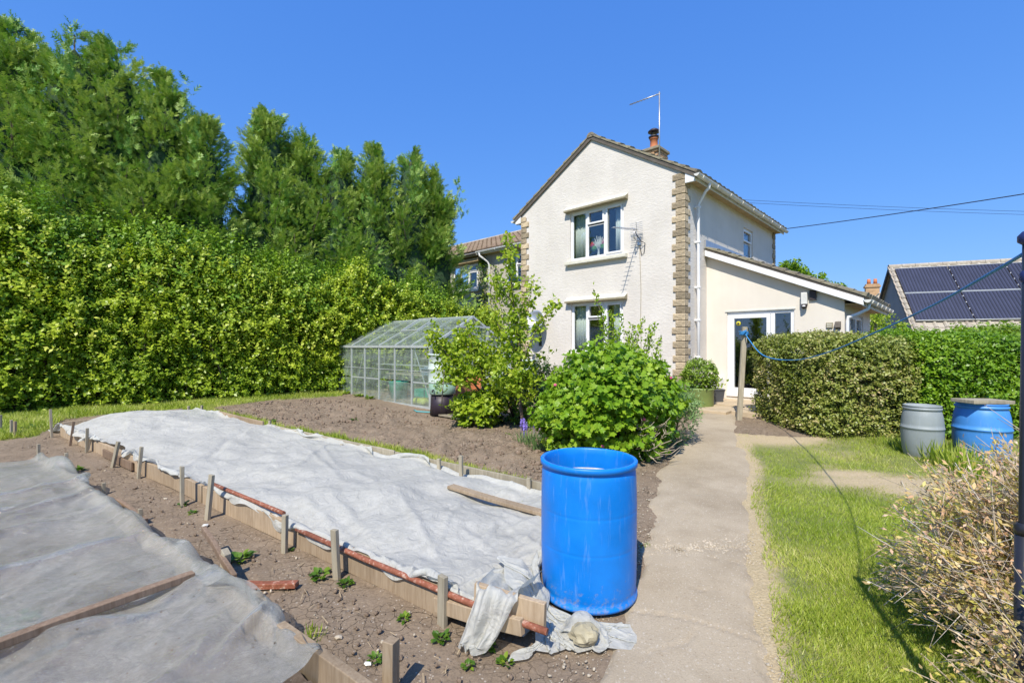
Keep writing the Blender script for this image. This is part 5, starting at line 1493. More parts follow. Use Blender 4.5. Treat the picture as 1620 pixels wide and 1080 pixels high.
# woody stems, then an added dark core sheet for the shade inside
m_ = MB(); random.seed(15)
for i in range(230):
    t_ = random.uniform(-3.4, 11.4); b = np.array([-10.3, 9.4, 0]) + hl * t_ - hn * random.uniform(.25, .7); b[2] = float(gz(b[1]))
    top_ = b + hl * random.uniform(-.5, .5) + hn * random.uniform(-.2, .35) + np.array([0, 0, random.uniform(1.6, float(hedge_top(t_)) * .95)])
    m_.tube([tuple(b - np.array(ho)), tuple((b + top_) / 2 - np.array(ho) + np.random.default_rng(i).normal(0, .1, 3)), tuple(top_ - np.array(ho))], [.022, .015, .006], 5)
m_.build('stems', M['bark'], hedge)['kind'] = 'stuff'
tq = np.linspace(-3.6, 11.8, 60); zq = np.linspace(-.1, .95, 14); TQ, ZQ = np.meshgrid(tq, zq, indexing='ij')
for off_, nm_ in ((-.85, 'hedge_shade_core'),):
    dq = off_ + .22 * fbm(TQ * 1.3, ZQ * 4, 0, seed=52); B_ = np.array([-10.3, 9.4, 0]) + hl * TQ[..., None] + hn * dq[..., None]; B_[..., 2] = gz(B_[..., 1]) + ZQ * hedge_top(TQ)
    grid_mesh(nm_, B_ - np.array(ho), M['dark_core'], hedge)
# outer shoots with a lighter leaf tint at a few places
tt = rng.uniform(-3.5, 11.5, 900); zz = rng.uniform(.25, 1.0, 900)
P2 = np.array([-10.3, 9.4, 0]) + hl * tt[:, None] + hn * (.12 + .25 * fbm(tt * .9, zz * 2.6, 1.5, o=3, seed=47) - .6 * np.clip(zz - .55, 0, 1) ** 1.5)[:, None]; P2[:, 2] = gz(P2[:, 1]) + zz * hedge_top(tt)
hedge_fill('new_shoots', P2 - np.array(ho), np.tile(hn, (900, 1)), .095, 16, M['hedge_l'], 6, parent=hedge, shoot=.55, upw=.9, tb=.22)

# ---- loose shrubs growing up between the hedge and the conifers
M['mid_shrub'] = leafmat('mid_green_shrub_leaf', [(0, (.03, .10, .012)), (.35, (.12, .25, .02)), (.75, (.30, .44, .035)), (1, (.50, .56, .09))], trans=.3, gloss=.05)
for i, (px, off, h_, rx_, lab) in enumerate(((30, 1.1, 4.7, 1.3, 'overgrown shrub above the hedge at the left edge'), (150, 1.2, 4.3, 1.2, 'overgrown shrub above the hedge below the twin tipped conifer'), (255, 1.1, 4.4, 1.2, 'overgrown shrub above the hedge below the stepping down conifer'),
        (350, 1.0, 4.0, 1.1, 'overgrown shrub above the hedge below the sky gap'), (455, 1.1, 3.8, 1.2, 'overgrown shrub above the hedge below the feathery spire'), (560, 1.0, 3.6, 1.1, 'overgrown shrub above the hedge left of the greenhouse'), (655, 1.0, 3.2, 1.0, 'overgrown shrub above the hedge behind the greenhouse roof'))):
    x_, y_ = beh(px, off)
    g_ = np.random.default_rng(400 + i); n_ = 1500; Dd = norm(g_.normal(size=(n_, 3))); rr_ = (1 + .5 * fbm(Dd[:, 0] * 2, Dd[:, 1] * 2, Dd[:, 2] * 2, o=3, seed=400 + i)) * g_.uniform(.6, 1.08, n_)
    Pq = np.stack([Dd[:, 0] * rx_ * rr_, Dd[:, 1] * rx_ * .8 * rr_, h_ * .66 + Dd[:, 2] * h_ * .30 * rr_], -1)
    rt = empty('shrub', (x_, y_, hz(x_, y_)), 0, lab, 'shrub', 'overgrown shrubs behind the left hedge')
    hedge_fill('foliage', Pq, Dd, .095, 9, M['mid_shrub'], 410 + i, parent=rt, shoot=.42, upw=.35, out=.8)
    m_ = MB()
    for k in range(7): aa = k * .9; m_.tube([(.05 * math.cos(aa), .05 * math.sin(aa), -.05), (.3 * math.cos(aa), .3 * math.sin(aa), h_ * .4), (rx_ * .6 * math.cos(aa), rx_ * .5 * math.sin(aa), h_ * .8)], [.05, .03, .01], 5)
    m_.build('stems', M['bark'], rt)['kind'] = 'stuff'

# ---- clipped hedges on the right
def boxhedge(x0, x1, y0, y1, zt, n, mat, seed, label, L, per=6, lump=.10, shoot=.11, tpl=(LEAF_V, LEAF_F), tb=0.0, upw=.5):
    g = np.random.default_rng(seed); w_, d_ = x1 - x0, y1 - y0; h = zt - .15; rc = .38
    A = [w_ * h, d_ * h, d_ * h * .6, w_ * d_, w_ * h * .25]; c = g.choice(5, n, p=np.array(A) / sum(A))
    u, v = g.uniform(0, 1, n), g.uniform(0, 1, n)
    P = np.zeros((n, 3)); Nn = np.zeros((n, 3))
    for k, f_ in enumerate(((lambda a, b: (x0 + a * w_, y0 + 0 * a, b * h), (0, -1, 0)), (lambda a, b: (x0 + 0 * a, y0 + a * d_, b * h), (-1, 0, 0)), (lambda a, b: (x1 + 0 * a, y0 + a * d_, b * h), (1, 0, 0)),
                            (lambda a, b: (x0 + a * w_, y0 + b * d_, h + 0 * a), (0, 0, 1)), (lambda a, b: (x0 + a * w_, y1 + 0 * a, b * h), (0, 1, 0)))):
        m_ = c == k; q = f_[0](u[m_], v[m_]); P[m_] = np.stack(q, -1); Nn[m_] = f_[1]
    # round the corners
    lo = np.array([x0 + rc, y0 + rc, -1]); hi = np.array([x1 - rc, y1 - rc, h - rc])
    core = np.clip(P, lo, hi); dv = P - core; ln = np.linalg.norm(dv, axis=1, keepdims=True)
    P = core + dv / np.maximum(ln, 1e-6) * np.minimum(ln, rc); Nn = norm(dv + Nn * .05)
    P += Nn * (lump * fbm(P[:, 0] * 1.8, P[:, 1] * 1.8, P[:, 2] * 1.8, o=3, seed=seed) - g.uniform(0, .16, n))[:, None]
    P[:, 2] += gz(P[:, 1])
    o0 = np.array([(x0 + x1) / 2, (y0 + y1) / 2, .15])
    root = empty('hedge', tuple(o0), 0, label, 'hedge')
    hedge_fill('foliage', P - o0, Nn, L, per, mat, seed, parent=root, shoot=shoot, tpl=tpl, tb=tb, upw=upw, tint_clump=2.2)
    m_ = MB(); m_.box(x0 + .28 - o0[0], x1 - .28 - o0[0], y0 + .28 - o0[1], y1 - .28 - o0[1], -.1, h - .28 + float(gz(y0)) - .15); m_.build('hedge_shade_core', M['dark_core'], root)  # added dark box stands for the shade behind the leaves
    return root
boxhedge(4.72, 6.45, 7.25, 9.35, 1.72, 9000, M['hedge_olive'], 61, 'clipped olive and bronze tinted hedge beside the patio', .050, tb=.12)
boxhedge(6.25, 8.3, 7.15, 8.9, 1.70, 7200, M['hedge_green'], 62, 'vivid green clipped hedge between the olive hedge and the lime hedge', .058, lump=.14, shoot=.14)
boxhedge(8.1, 11.8, 7.3, 9.2, 1.74, 7600, M['hedge_light'], 63, 'loose lime green hedge at the right below the solar panels', .085, per=6, lump=.2, shoot=.20)

# ---- generic dome shrub
def dome(name, c, rx, ry, h, n, L, per, mat, seed, label, cat, tpl, shoot=.12, lump=.2, zb=0.0, tb=0.0, upw=.5, group=None, core=True, squash=1.0):
    g = np.random.default_rng(seed); D_ = norm(g.normal(size=(n, 3))); D_[:, 2] = np.abs(D_[:, 2]) * np.sign(g.uniform(-.25, 1, n))
    r_ = 1 + lump * fbm(D_[:, 0] * 2.2, D_[:, 1] * 2.2, D_[:, 2] * 2.2, o=3, seed=seed) * 1.5; r_ *= g.uniform(.62, 1.0, n) ** .6
    z_ = .42 * h + D_[:, 2] * .58 * h * r_
    P = np.stack([D_[:, 0] * rx * r_, D_[:, 1] * ry * r_, np.maximum(z_, .03)], -1)
    root = empty(name, (c[0], c[1], hz(*c) + zb), 0, label, cat, group)
    hedge_fill('foliage', P, D_, L, per, mat, seed, parent=root, shoot=shoot, tpl=tpl, tb=tb, upw=upw, tint_clump=3)
    m_ = MB(); rr = random.Random(seed)
    for i in range(26):
        a = rr.uniform(0, 6.28); e = rr.uniform(.2, .8)
        m_.tube([(0.06 * math.cos(a), .06 * math.sin(a), -.03), (rx * .4 * e * math.cos(a), ry * .4 * e * math.sin(a), h * .4), (rx * .85 * e * math.cos(a), ry * .85 * e * math.sin(a), h * (.9 - .4 * e))], [.016, .010, .004], 5)
    m_.build('stems', M['bark'], root)['kind'] = 'stuff'
    return root
LB = (LOBE_V, LOBE_F); L2 = (LEAF2_V, LEAF2_F); L1_ = (LEAF_V, LEAF_F)
cur = dome('flowering_shrub', (1.42, 6.55), .86, .82, 1.30, 2500, .074, 5, M['currant'], 71, 'large lush shrub of lobed bright green leaves behind the blue drum', 'shrub', LB, shoot=.2, lump=.22)
dome('flowering_shrub', (.95, 6.3), .55, .5, .85, 700, .075, 5, M['currant'], 72, 'low left shoulder of lobed green leaves beside the large shrub', 'shrub', LB, shoot=.18, lump=.2)
g = np.random.default_rng(5)
# dead twigs at its foot
m_ = MB(); rr = random.Random(4)
for i in range(46):
    a = rr.uniform(-1.9, -.5); b = Vector((.32 + rr.uniform(-.2, .2), -.72 + rr.uniform(-.1, .12), rr.uniform(.08, .5)))
    e = b + Vector((math.cos(a) * .2, math.sin(a) * .12, rr.uniform(-.08, .14))); m_.tube([b, (b + e) / 2 + Vector((rr.uniform(-.04, .04),) * 3), e], [.006, .005, .003], 4)
m_.build('dead_twigs', M['bark_pale'], cur)['kind'] = 'stuff'
for i in range(6):
    a = rr.uniform(-2.8, -.3); tv, tf = ico_tpl(i, .3, 1); f_ = MB(); f_.add([(v[0] * .022, v[1] * .022, v[2] * .022) for v in tv], tf); o = f_.build('flower', M['pinkf'], cur); o.location = (math.cos(a) * .93 * rr.uniform(.7, 1), math.sin(a) * .8, rr.uniform(.2, 1.1))
dome('bush', (2.42, 7.15), .36, .55, .80, 520, .075, 6, M['greygreen'], 73, 'soft grey green plant spilling onto the path right of the large shrub', 'shrub', ([(0, 0, 0), (-.12, .5, .03), (0, 1, 0), (.12, .5, .03)], LEAF_F), shoot=.16, upw=.8)
dome('bush', (.10, 8.75), .62, .5, .78, 700, .075, 6, M['darkbush'], 74, 'dark green rounded bush at the foot of the young tree', 'shrub', L1_, shoot=.15, upw=.5)
dome('bush', (-.62, 8.3), .36, .3, .50, 260, .095, 6, M['young'], 75, 'small lime green bush on the bed edge near the greenhouse corner', 'shrub', L2, shoot=.16, upw=.7)
dome('bush', (.62, 9.6), .30, .4, 1.05, 300, .06, 6, M['darkbush'], 76, 'narrow dark evergreen bush against the gable near the brick plinth', 'shrub', L1_, shoot=.13, upw=.9)
dome('bush', (3.3, 9.3), .22, .3, .42, 160, .05, 6, M['greygreen'], 77, 'low spreading plant under the quoins beside the potted bush', 'shrub', L1_, shoot=.13, upw=.9)

# ---- tall leafy sprigs behind the shrub
def sprig_plant(name, base, tips, mat, L, label, cat='shrub', per=26, r0=.010, lw=.25, stem='bark', spread=.03, seed=1):
    g = np.random.default_rng(seed); root = empty(name, tuple(base), 0, label, cat); b = Vector(base); m_ = MB(); PP = []; DD = []; TT = []
    for i, tp in enumerate(tips):
        e = Vector(tp) - b; s0 = Vector((g.normal(0, .08), g.normal(0, .08), 0)); mid = s0 * .6 + e * .5 + Vector((g.normal(0, .04), g.normal(0, .04), .05))
        m_.tube([s0, mid, e], [r0, r0 * .7, r0 * .3], 5)
        n_ = int(per * (1 + e.length))
        t_ = g.uniform(.25, 1.0, n_)[:, None]; p0, p1, p2 = np.array(s0), np.array(mid), np.array(e)
        q = np.where(t_ < .5, p0 + (p1 - p0) * t_ * 2, p1 + (p2 - p1) * (t_ - .5) * 2) + g.normal(0, spread, (n_, 3)) * (1.2 - t_ * .6)
        PP.append(q); DD.append(norm(g.normal(size=(n_, 3))) + np.array([0, 0, .7])); TT.append(np.clip(.2 + .6 * t_[:, 0] + g.normal(0, .15, n_), 0, 1))
    m_.build('stems', M[stem], root)['kind'] = 'stuff'
    P = np.concatenate(PP); scatter('foliage', LEAF_V, LEAF_F, P, np.concatenate(DD), g.normal(0, .6, (len(P), 3)) + np.array([0, 0, 1.]), g.uniform(.6, 1.2, len(P)) * L, mat, root, np.concatenate(TT))
    return root
sb_ = (1.75, 7.55, hz(0, 7.55))
sprig_plant('tall_shrub', sb_, [tuple(at(px, py, 7.4 + .3 * math.sin(px))) for px, py in ((938, 456), (950, 500), (967, 494), (975, 520), (984, 497), (993, 530), (1002, 512), (1010, 520), (1018, 505), (1028, 520), (1036, 512), (1044, 535), (1030, 545), (1010, 545), (960, 540), (985, 548), (1048, 560), (1022, 560))],
            M['currant'], .062, 'airy shrub of tall leafy sprigs rising in front of the ground floor window', per=70, spread=.045, seed=3)
sprig_plant('thin_plant', (2.95, 9.9, hz(0, 9.9)), [tuple(at(px, py, 9.8)) for px, py in ((1052, 575), (1060, 590), (1066, 600), (1049, 600))], M['greygreen'], .045, 'thin wispy plant against the wall left of the potted bush', per=14, seed=4)
# red flowers
for i, (px, py) in enumerate(((1061, 610), (1066, 617), (1052, 640))):
    tv, tf = ico_tpl(i, .3, 1); f_ = MB(); f_.add([(v[0] * .035, v[1] * .035, v[2] * .03) for v in tv], tf); f_.tube([(0, 0, -.02), (.01, .0, -.45)], .005, 4); o = f_.build('red_flower', M['petal']); o.location = at(px, py, 8.9)
    tag(o, ('red flower on the wall side of the path, topmost', 'red flower just under the topmost one', 'red flower low beside the grey green plant')[i], 'flower', 'red flowers by the path')

# ---- young trees
def skeleton_tree(name, paths, leaves, mat, L, label, seed, cat='tree', spread=.09):
    g = np.random.default_rng(seed); b = Vector(paths[0][0][0]); root = empty(name, tuple(b), 0, label, cat)
    t_ = MB(); pts, r_ = paths[0]; t_.tube([Vector(p) - b for p in pts], r_, 8); t_.build('trunk', M['bark'], root)
    for pts, r_ in paths[1:]:
        t_ = MB(); t_.tube([Vector(p) - b for p in pts], r_, 6); t_.build('branch', M['bark'], root)
    PP = []; 
    for pts, w_, n_ in leaves:
        w_ = w_ * .8
        pts = np.array([tuple(Vector(p) - b) for p in pts]); seg = np.linalg.norm(np.diff(pts, axis=0), axis=1); cs = np.concatenate([[0], np.cumsum(seg)]) / seg.sum()
        ncl = max(2, int(n_ * 1.35) // 7); t0 = g.uniform(0, 1, ncl)
        q = np.stack([np.interp(t0, cs, pts[:, k]) for k in range(3)], -1) + g.normal(0, w_, (ncl, 3))
        PP.append((q[:, None] + g.normal(0, .035, (ncl, 7, 3))).reshape(-1, 3))
    P = np.concatenate(PP); n_ = len(P)
    o = scatter('foliage', LEAF2_V, LEAF2_F, P, g.normal(0, 1, (n_, 3)) + np.array([0, 0, .2]), g.normal(0, .7, (n_, 3)) + np.array([0, -.2, .9]), g.uniform(.6, 1.2, n_) * L, mat, root, np.clip(.5 + .3 * fbm(P[:, 0] * 5, P[:, 1] * 5, P[:, 2] * 5, seed=seed) + g.normal(0, .2, n_), 0, 1))
    return root
D = 7.9
def A_(px, py, d=0): return tuple(at(px, py, D + d))
skeleton_tree('young_tree', [([A_(829, 684), A_(823, 640), A_(826, 590), A_(821, 540), A_(812, 480), A_(808, 430), A_(806, 382)], [.030, .027, .023, .018, .014, .010, .004]),
    ([A_(824, 585), A_(838, 545, -.1), A_(856, 505, -.2), A_(884, 478, -.2)], [.014, .011, .008, .003]), ([A_(822, 560), A_(800, 535, .1), A_(783, 505, .2)], [.012, .009, .003]),
    ([A_(818, 520), A_(834, 490, .2), A_(845, 445, .2)], [.010, .008, .003]), ([A_(812, 480), A_(796, 460, -.1), A_(784, 440, -.1)], [.009, .006, .003]), ([A_(825, 610), A_(800, 590, -.2), A_(780, 575, -.3)], [.012, .008, .003]), ([A_(826, 600), A_(842, 590, .1), A_(848, 560, .2)], [.010, .007, .003])],
    [([A_(812, 480), A_(806, 385)], .10, 240), ([A_(824, 590), A_(812, 480)], .13, 520), ([A_(838, 545, -.1), A_(856, 505, -.2), A_(886, 478, -.2)], .07, 190), ([A_(800, 535, .1), A_(783, 505, .2)], .12, 170), ([A_(820, 520), A_(845, 445, .2)], .10, 240),
     ([A_(800, 468, -.1), A_(784, 440, -.1)], .09, 150), ([A_(825, 620), A_(780, 575, -.3)], .16, 520), ([A_(830, 620), A_(848, 560, .2)], .11, 260), ([A_(806, 420), A_(800, 380)], .05, 60)],
    M['young'], .078, 'young upright tree with lime green leaves in front of the gable corner', 81)
D = 8.3
skeleton_tree('young_tree', [([A_(771, 668), A_(768, 630), A_(762, 590), A_(752, 560)], [.045, .04, .028, .016]), ([A_(768, 630), A_(745, 600, -.2), A_(715, 570, -.3), A_(685, 530, -.3)], [.02, .016, .011, .004]),
    ([A_(752, 560), A_(742, 530), A_(735, 515, .1)], [.012, .008, .003]), ([A_(766, 610), A_(785, 580, .1), A_(800, 555)], [.018, .012, .004]), ([A_(745, 600, -.2), A_(725, 600, -.3), A_(708, 590, -.3)], [.012, .009, .003]), ([A_(768, 645), A_(735, 650, -.2), A_(715, 640, -.3)], [.012, .009, .003])],
    [([A_(745, 600, -.2), A_(715, 570, -.3), A_(680, 525, -.3)], .11, 560), ([A_(752, 560), A_(735, 515, .1)], .13, 300), ([A_(762, 590), A_(800, 560)], .17, 560), ([A_(740, 600, -.2), A_(705, 590, -.3)], .13, 420), ([A_(745, 575), A_(770, 545)], .14, 320), ([A_(700, 555, -.2), A_(735, 540)], .10, 240), ([A_(765, 640), A_(800, 620)], .14, 240), ([A_(700, 640, -.3), A_(735, 640, -.2)], .05, 60)],
    M['young'], .080, 'low spreading young tree with yellow green leaves in front of the greenhouse end', 82)
D = 7.6
skeleton_tree('sapling', [([A_(698, 650), A_(700, 620), A_(703, 585)], [.010, .008, .004])], [([A_(692, 605), A_(690, 620)], .05, 35)], M['greygreen'], .06, 'spindly sapling stem in front of the pale water butt', 83)

# ---- bluebells and border grass
BL_V = [(-.05, 0, 0), (.05, 0, 0), (.035, .55, .06), (-.035, .55, .06), (0, 1, .22)]
BL_F = [[(0, 1, 2, 3)], [(3, 2, 4)]]
def tuft(name, c, rad, n, L, mat, label=None, cat=None, group=None, seed=1, tb=0.0, flowers=None, wid=1.0):
    g = np.random.default_rng(seed); a = g.uniform(0, 6.28, n); r_ = rad * np.sqrt(g.uniform(0, 1, n))
    P = np.stack([c[0] + r_ * np.cos(a), c[1] + r_ * np.sin(a), np.full(n, hz(*c))], -1)
    d = np.stack([np.cos(a) * .5, np.sin(a) * .5, np.full(n, 1.0)], -1) + g.normal(0, .25, (n, 3))
    nn_ = np.stack([-np.cos(a), -np.sin(a), np.full(n, .3)], -1) + g.normal(0, .3, (n, 3))
    o = scatter(name, BL_V, BL_F, P, d, nn_, g.uniform(.5, 1.1, n) * L, mat, None, np.clip(tb + g.uniform(.0, .8, n), 0, 1), sxyz=np.tile([wid, 1, 1], (n, 1)))
    return tag(o, label, cat, group)
for i, (px, py, lab) in enumerate(((838, 700, 'strappy leaves and blue flower spikes at the left foot of the large shrub'), (858, 708, 'strappy leaves touching the large shrub above the drum rim'))):
    x, y = ground(px, py); o = tuft('bluebell_clump', (x, y), .22, 90, .26, M['greygreen'], lab, 'plant', 'bluebell clumps by the large shrub', seed=20 + i, wid=.6)
    if i == 0:
        for k in range(9):
            f_ = MB(); rr = random.Random(k); bx, by = x + rr.uniform(-.18, .22), y + rr.uniform(-.15, .2)
            f_.tube([(0, 0, 0), (0, 0, .3)], .004, 4)
            for q in range(5): tv, tf = ico_tpl(k * 9 + q, .3, 1); f_.add([(v[0] * .016 + rr.uniform(-.015, .015), v[1] * .016, v[2] * .016 + .22 + q * .025) for v in tv], tf)
            fo = f_.build('flower_spike', M['purple'], o); fo.location = (bx, by, hz(bx, by))
# tall grass at the barrels and elsewhere
for i, (px, py, rad, n_, L_, lab) in enumerate(((1478, 722, .32, 260, .30, 'tall grass tuft in front of the grey barrel'), (1510, 738, .30, 240, .32, 'tall grass tuft at the foot of the faded blue barrel'), (1440, 712, .3, 160, .2, 'grass tuft under the green hedge left of the grey barrel'), (1545, 752, .3, 200, .28, 'grass tuft between the faded barrel and the bronze shrub'),
        (1400, 700, .3, 120, .14, 'short weeds at the foot of the green hedge'), (1330, 696, .3, 80, .10, 'short weeds at the foot of the olive hedge'))):
    tuft('grass_tuft', ground(px, py), rad, n_, L_, M['grass'], lab, 'grass tuft', 'tall grass by the barrels and hedge', seed=30 + i, wid=.7, tb=-.1)
for i, (px, py, r_, L_, lab) in enumerate(((380, 885, .10, .11, 'leafy dock weed beside the obliquely cut stake'), (507, 912, .09, .09, 'weed in the soil left of the second stake'), (548, 925, .07, .07, 'small weed just right of the second stake'), (455, 872, .05, .05, 'tiny weed at the foot of the third stake'),
        (125, 745, .12, .10, 'green weed at the foot of the grassy stake'), (290, 799, .06, .06, 'small weed at the foot of the left stake of the pair'), (305, 812, .05, .05, 'weed between the pair of stakes'), (492, 1012, .09, .10, 'grassy weed near the thick board end'), (594, 1045, .05, .05, 'tiny weed near the fresh cut stake'),
        (640, 980, .05, .05, 'seedling weed near the nearest stake'), (697, 1012, .06, .07, 'weed at the foot of the nearest stake'), (770, 1022, .06, .07, 'weed under the hanging fleece flap'), (800, 1050, .05, .06, 'weed below the lower board end'), (740, 1055, .04, .05, 'tiny weed at the bottom beside the flap'),
        (140, 700, .14, .10, 'weeds on the path between the beds at the far end'), (50, 680, .2, .14, 'weeds near the far end of the polythene'), (430, 668, .1, .1, 'small weed on the dug soil behind the pale board'), (560, 665, .12, .08, 'thin weeds on the dug soil right of the greenhouse corner'), (800, 690, .12, .08, 'sparse weeds on the soil below the young tree'), (1018, 865, .06, .06, 'little grass tuft where the drum shadow meets the path'), (860, 775, .06, .06, 'weed just left of the drum rim'))):
    x, y = ground(px, py); r_ *= .8; L_ *= .75
    if i in (7, 19, 20): tuft('weed', (x, y), r_, 40, L_, M['grass'], lab, 'weed', 'weeds in the soil', seed=60 + i, tb=-.2)
    else: clump('weed', x, y, hz(x, y) + .005, r_, 34, L_ * .75, M['darkbush'], lab, 'weed', 'weeds in the soil', up=.4)

# ---- lawn blades
def blades(name, n, sample, Lr, mat, seed, wid=1.0, dryf=0.0, h0=.012):
    g = np.random.default_rng(seed); x, y, keep_dry = sample(g, n); n = len(x)
    P = np.stack([x, y, gz(y) + h0], -1); a = g.uniform(0, 6.28, n)
    tilt = .55 + .5 * vn(x * 3, y * 3, seed=seed)
    wa_ = 2 * np.pi * vn(x * .8, y * .8, seed=seed + 1)
    d = np.stack([np.cos(a) * .6 + np.cos(wa_) * tilt * .6, np.sin(a) * .6 + np.sin(wa_) * tilt * .6, np.full(n, 1.0)], -1)
    tint = np.clip(.42 + .35 * fbm(x * 1.5, y * 1.5, o=3, seed=seed + 2) + g.normal(0, .17, n) + .5 * keep_dry, 0, 1)
    s_ = g.uniform(*Lr, n) * (1 + .45 * fbm(x * 2.2, y * 2.2, o=2, seed=seed + 3)) * (1 - .5 * keep_dry)
    BV = [(-.06, 0, 0), (.06, 0, 0), (0, 1, .12)]; BF = [(0, 1, 2)]
    o = scatter(name, BV, BF, P, d, g.normal(0, 1, (n, 3)), s_, mat, None, tint, sxyz=np.stack([np.full(n, wid), np.ones(n), np.ones(n)], -1))
    return tag(o, name.replace('_', ' ') + ' of the garden', 'grass', kind='stuff')
def samp_right(g, n):
    D_ = 1.5 * (9.0 / 1.5) ** g.uniform(0, 1, n) ** .9; u_ = g.uniform(.42, 1.45, n); x = u_ * D_; y = D_
    w_ = .06 * fbm(x * 3, y * 3, o=3, seed=3)
    sd_ = sdpoly(x, y, LAWN) + w_; dr_ = np.clip(bare(x, y) - .1, 0, 1)
    k = (sd_ < -.0) & (g.uniform(0, 1, n) > np.clip(dr_ * .95, 0, .93)) & (g.uniform(0, 1, n) < .35 + .65 * sstep(0, .3, -sd_))
    return x[k], y[k], dr_[k]
blades('lawn_grass', 300000, samp_right, (.018, .046), M['grass'], 91, wid=1.1)
def samp_verge(g, n):
    D_ = 3.6 * (14.5 / 3.6) ** g.uniform(0, 1, n); u_ = g.uniform(-1.3, .15, n); x = u_ * D_; y = D_
    w_ = .06 * fbm(x * 3, y * 3, o=3, seed=3) + .12 * fbm(x * 2, y * 2, o=2, seed=13)
    k = sdpoly(x, y, VERGE) + w_ < .03; return x[k], y[k], .3 * np.ones(k.sum()) * sstep(-.2, .5, fbm(x[k], y[k], seed=14))
blades('verge_grass', 330000, samp_verge, (.05, .12), M['grass'], 92, wid=1.1)

# ---- stones and clods
def bits(name, n, region, size, mat, seed, label):
    g = np.random.default_rng(seed); x, y = region(g, n); n = len(x)
    for v_ in range(1):
        tv, tf = ico_tpl(seed, .28, 1)
        P = np.stack([x, y, gz(y) + .01], -1)
        s_ = size[0] + (size[1] - size[0]) * g.uniform(0, 1, n) ** 3
        o = scatter(name, tv, tf, P, g.normal(0, 1, (n, 3)), g.normal(0, 1, (n, 3)), s_, mat, sxyz=g.uniform(.6, 1.2, (n, 3)))
        tag(o, label, 'stones', kind='stuff')
def reg_dug(g, n):
    D_ = g.uniform(4.2, 11.5, n); x = g.uniform(-.75, .12, n) * D_; k = sdpoly(x, D_, DUG) < 0; return x[k], D_[k]
def reg_soil(g, n):
    D_ = 1.9 * (9 / 1.9) ** g.uniform(0, 1, n); x = g.uniform(-1.2, .3, n) * D_; l, n_ = B1.loc(x, D_); l2, n2 = B2.loc(x, D_)
    k = (n_ < -.06) & (n2 < -.04) & (sdpoly(x, D_, PATH) > .02); return x[k], D_[k]
def reg_path(g, n):
    D_ = 2.0 * (9 / 2.0) ** g.uniform(0, 1, n); x = g.uniform(.05, .6, n) * D_; d_ = sdpoly(x, D_, PATH); k = (d_ < .22) & (d_ > -.5) & (g.uniform(0, 1, n) < np.where(d_ > -.02, 1, .10)); return x[k], D_[k]
bits('clods', 5200, reg_dug, (.008, .05), M['clod'], 201, 'loose clods of the dug bed')
bits('soil_crumbs', 3800, reg_soil, (.003, .016), M['clod'], 202, 'crumbs of dry soil between the beds')
M['pebble'] = simple('pale_pebble', (.42, .36, .27), .9, .3, 8, rnd=0)
bits('pebbles', 480, reg_soil, (.003, .013), M['pebble'], 203, 'pale pebbles on the dry soil')
def reg_band(g, n):
    bx_, by_ = ground(1105, 868); x = bx_ + g.normal(0, .28, n); y = by_ + .12 * (x - bx_) + g.normal(0, .13, n); k = sdpoly(x, y, PATH) < .05; return x[k], y[k]
bits('broken_concrete_gravel', 2600, reg_band, (.002, .012), M['pebble'], 205, 'loose gravel in the broken band of the path')
bits('path_gravel', 6500, reg_path, (.002, .011), M['pebble'], 204, 'loose gravel along the path edges')
# straw and twig litter
g = np.random.default_rng(9); x, y = reg_soil(g, 700); n = len(x); a = g.uniform(0, 6.28, n)
M['straw'] = simple('dry_straw', (.38, .29, .17), .9, .3, 8)
tag(scatter('straw_litter', [(-.03, 0, 0), (.03, 0, 0), (.03, 1, .02), (-.03, 1, .02)], [(0, 1, 2, 3)], np.stack([x, y, gz(y) + .022], -1), np.stack([np.cos(a), np.sin(a), .1 * g.normal(size=n)], -1), np.array([0, 0, 1.]) + .2 * g.normal(size=(n, 3)), g.uniform(.02, .09, n), M['straw']), 'dry straw litter on the soil', 'litter', kind='stuff')
for (px, py, s_, lab) in ((325, 833, .022, 'white broken shard on the soil below the pair of stakes'), (262, 790, .016, 'pale flint lying by the pipe end'), (536, 1010, .018, 'pale yellow stone on the cracked soil'), (582, 1052, .014, 'white chip of stone near the bottom edge'), (475, 838, .012, 'small light pebble left of the third stake')):
    tv, tf = ico_tpl(px, .25, 1); f_ = MB(); f_.add([(v[0] * s_ * 1.5, v[1] * s_, v[2] * s_ * .6) for v in tv], tf); o = f_.build('stone', M['upvc_dirty'] if 'white' in lab else M['pebble']); o.location = gp(px, py, .012); tag(o, lab, 'stone', 'stones on the soil')

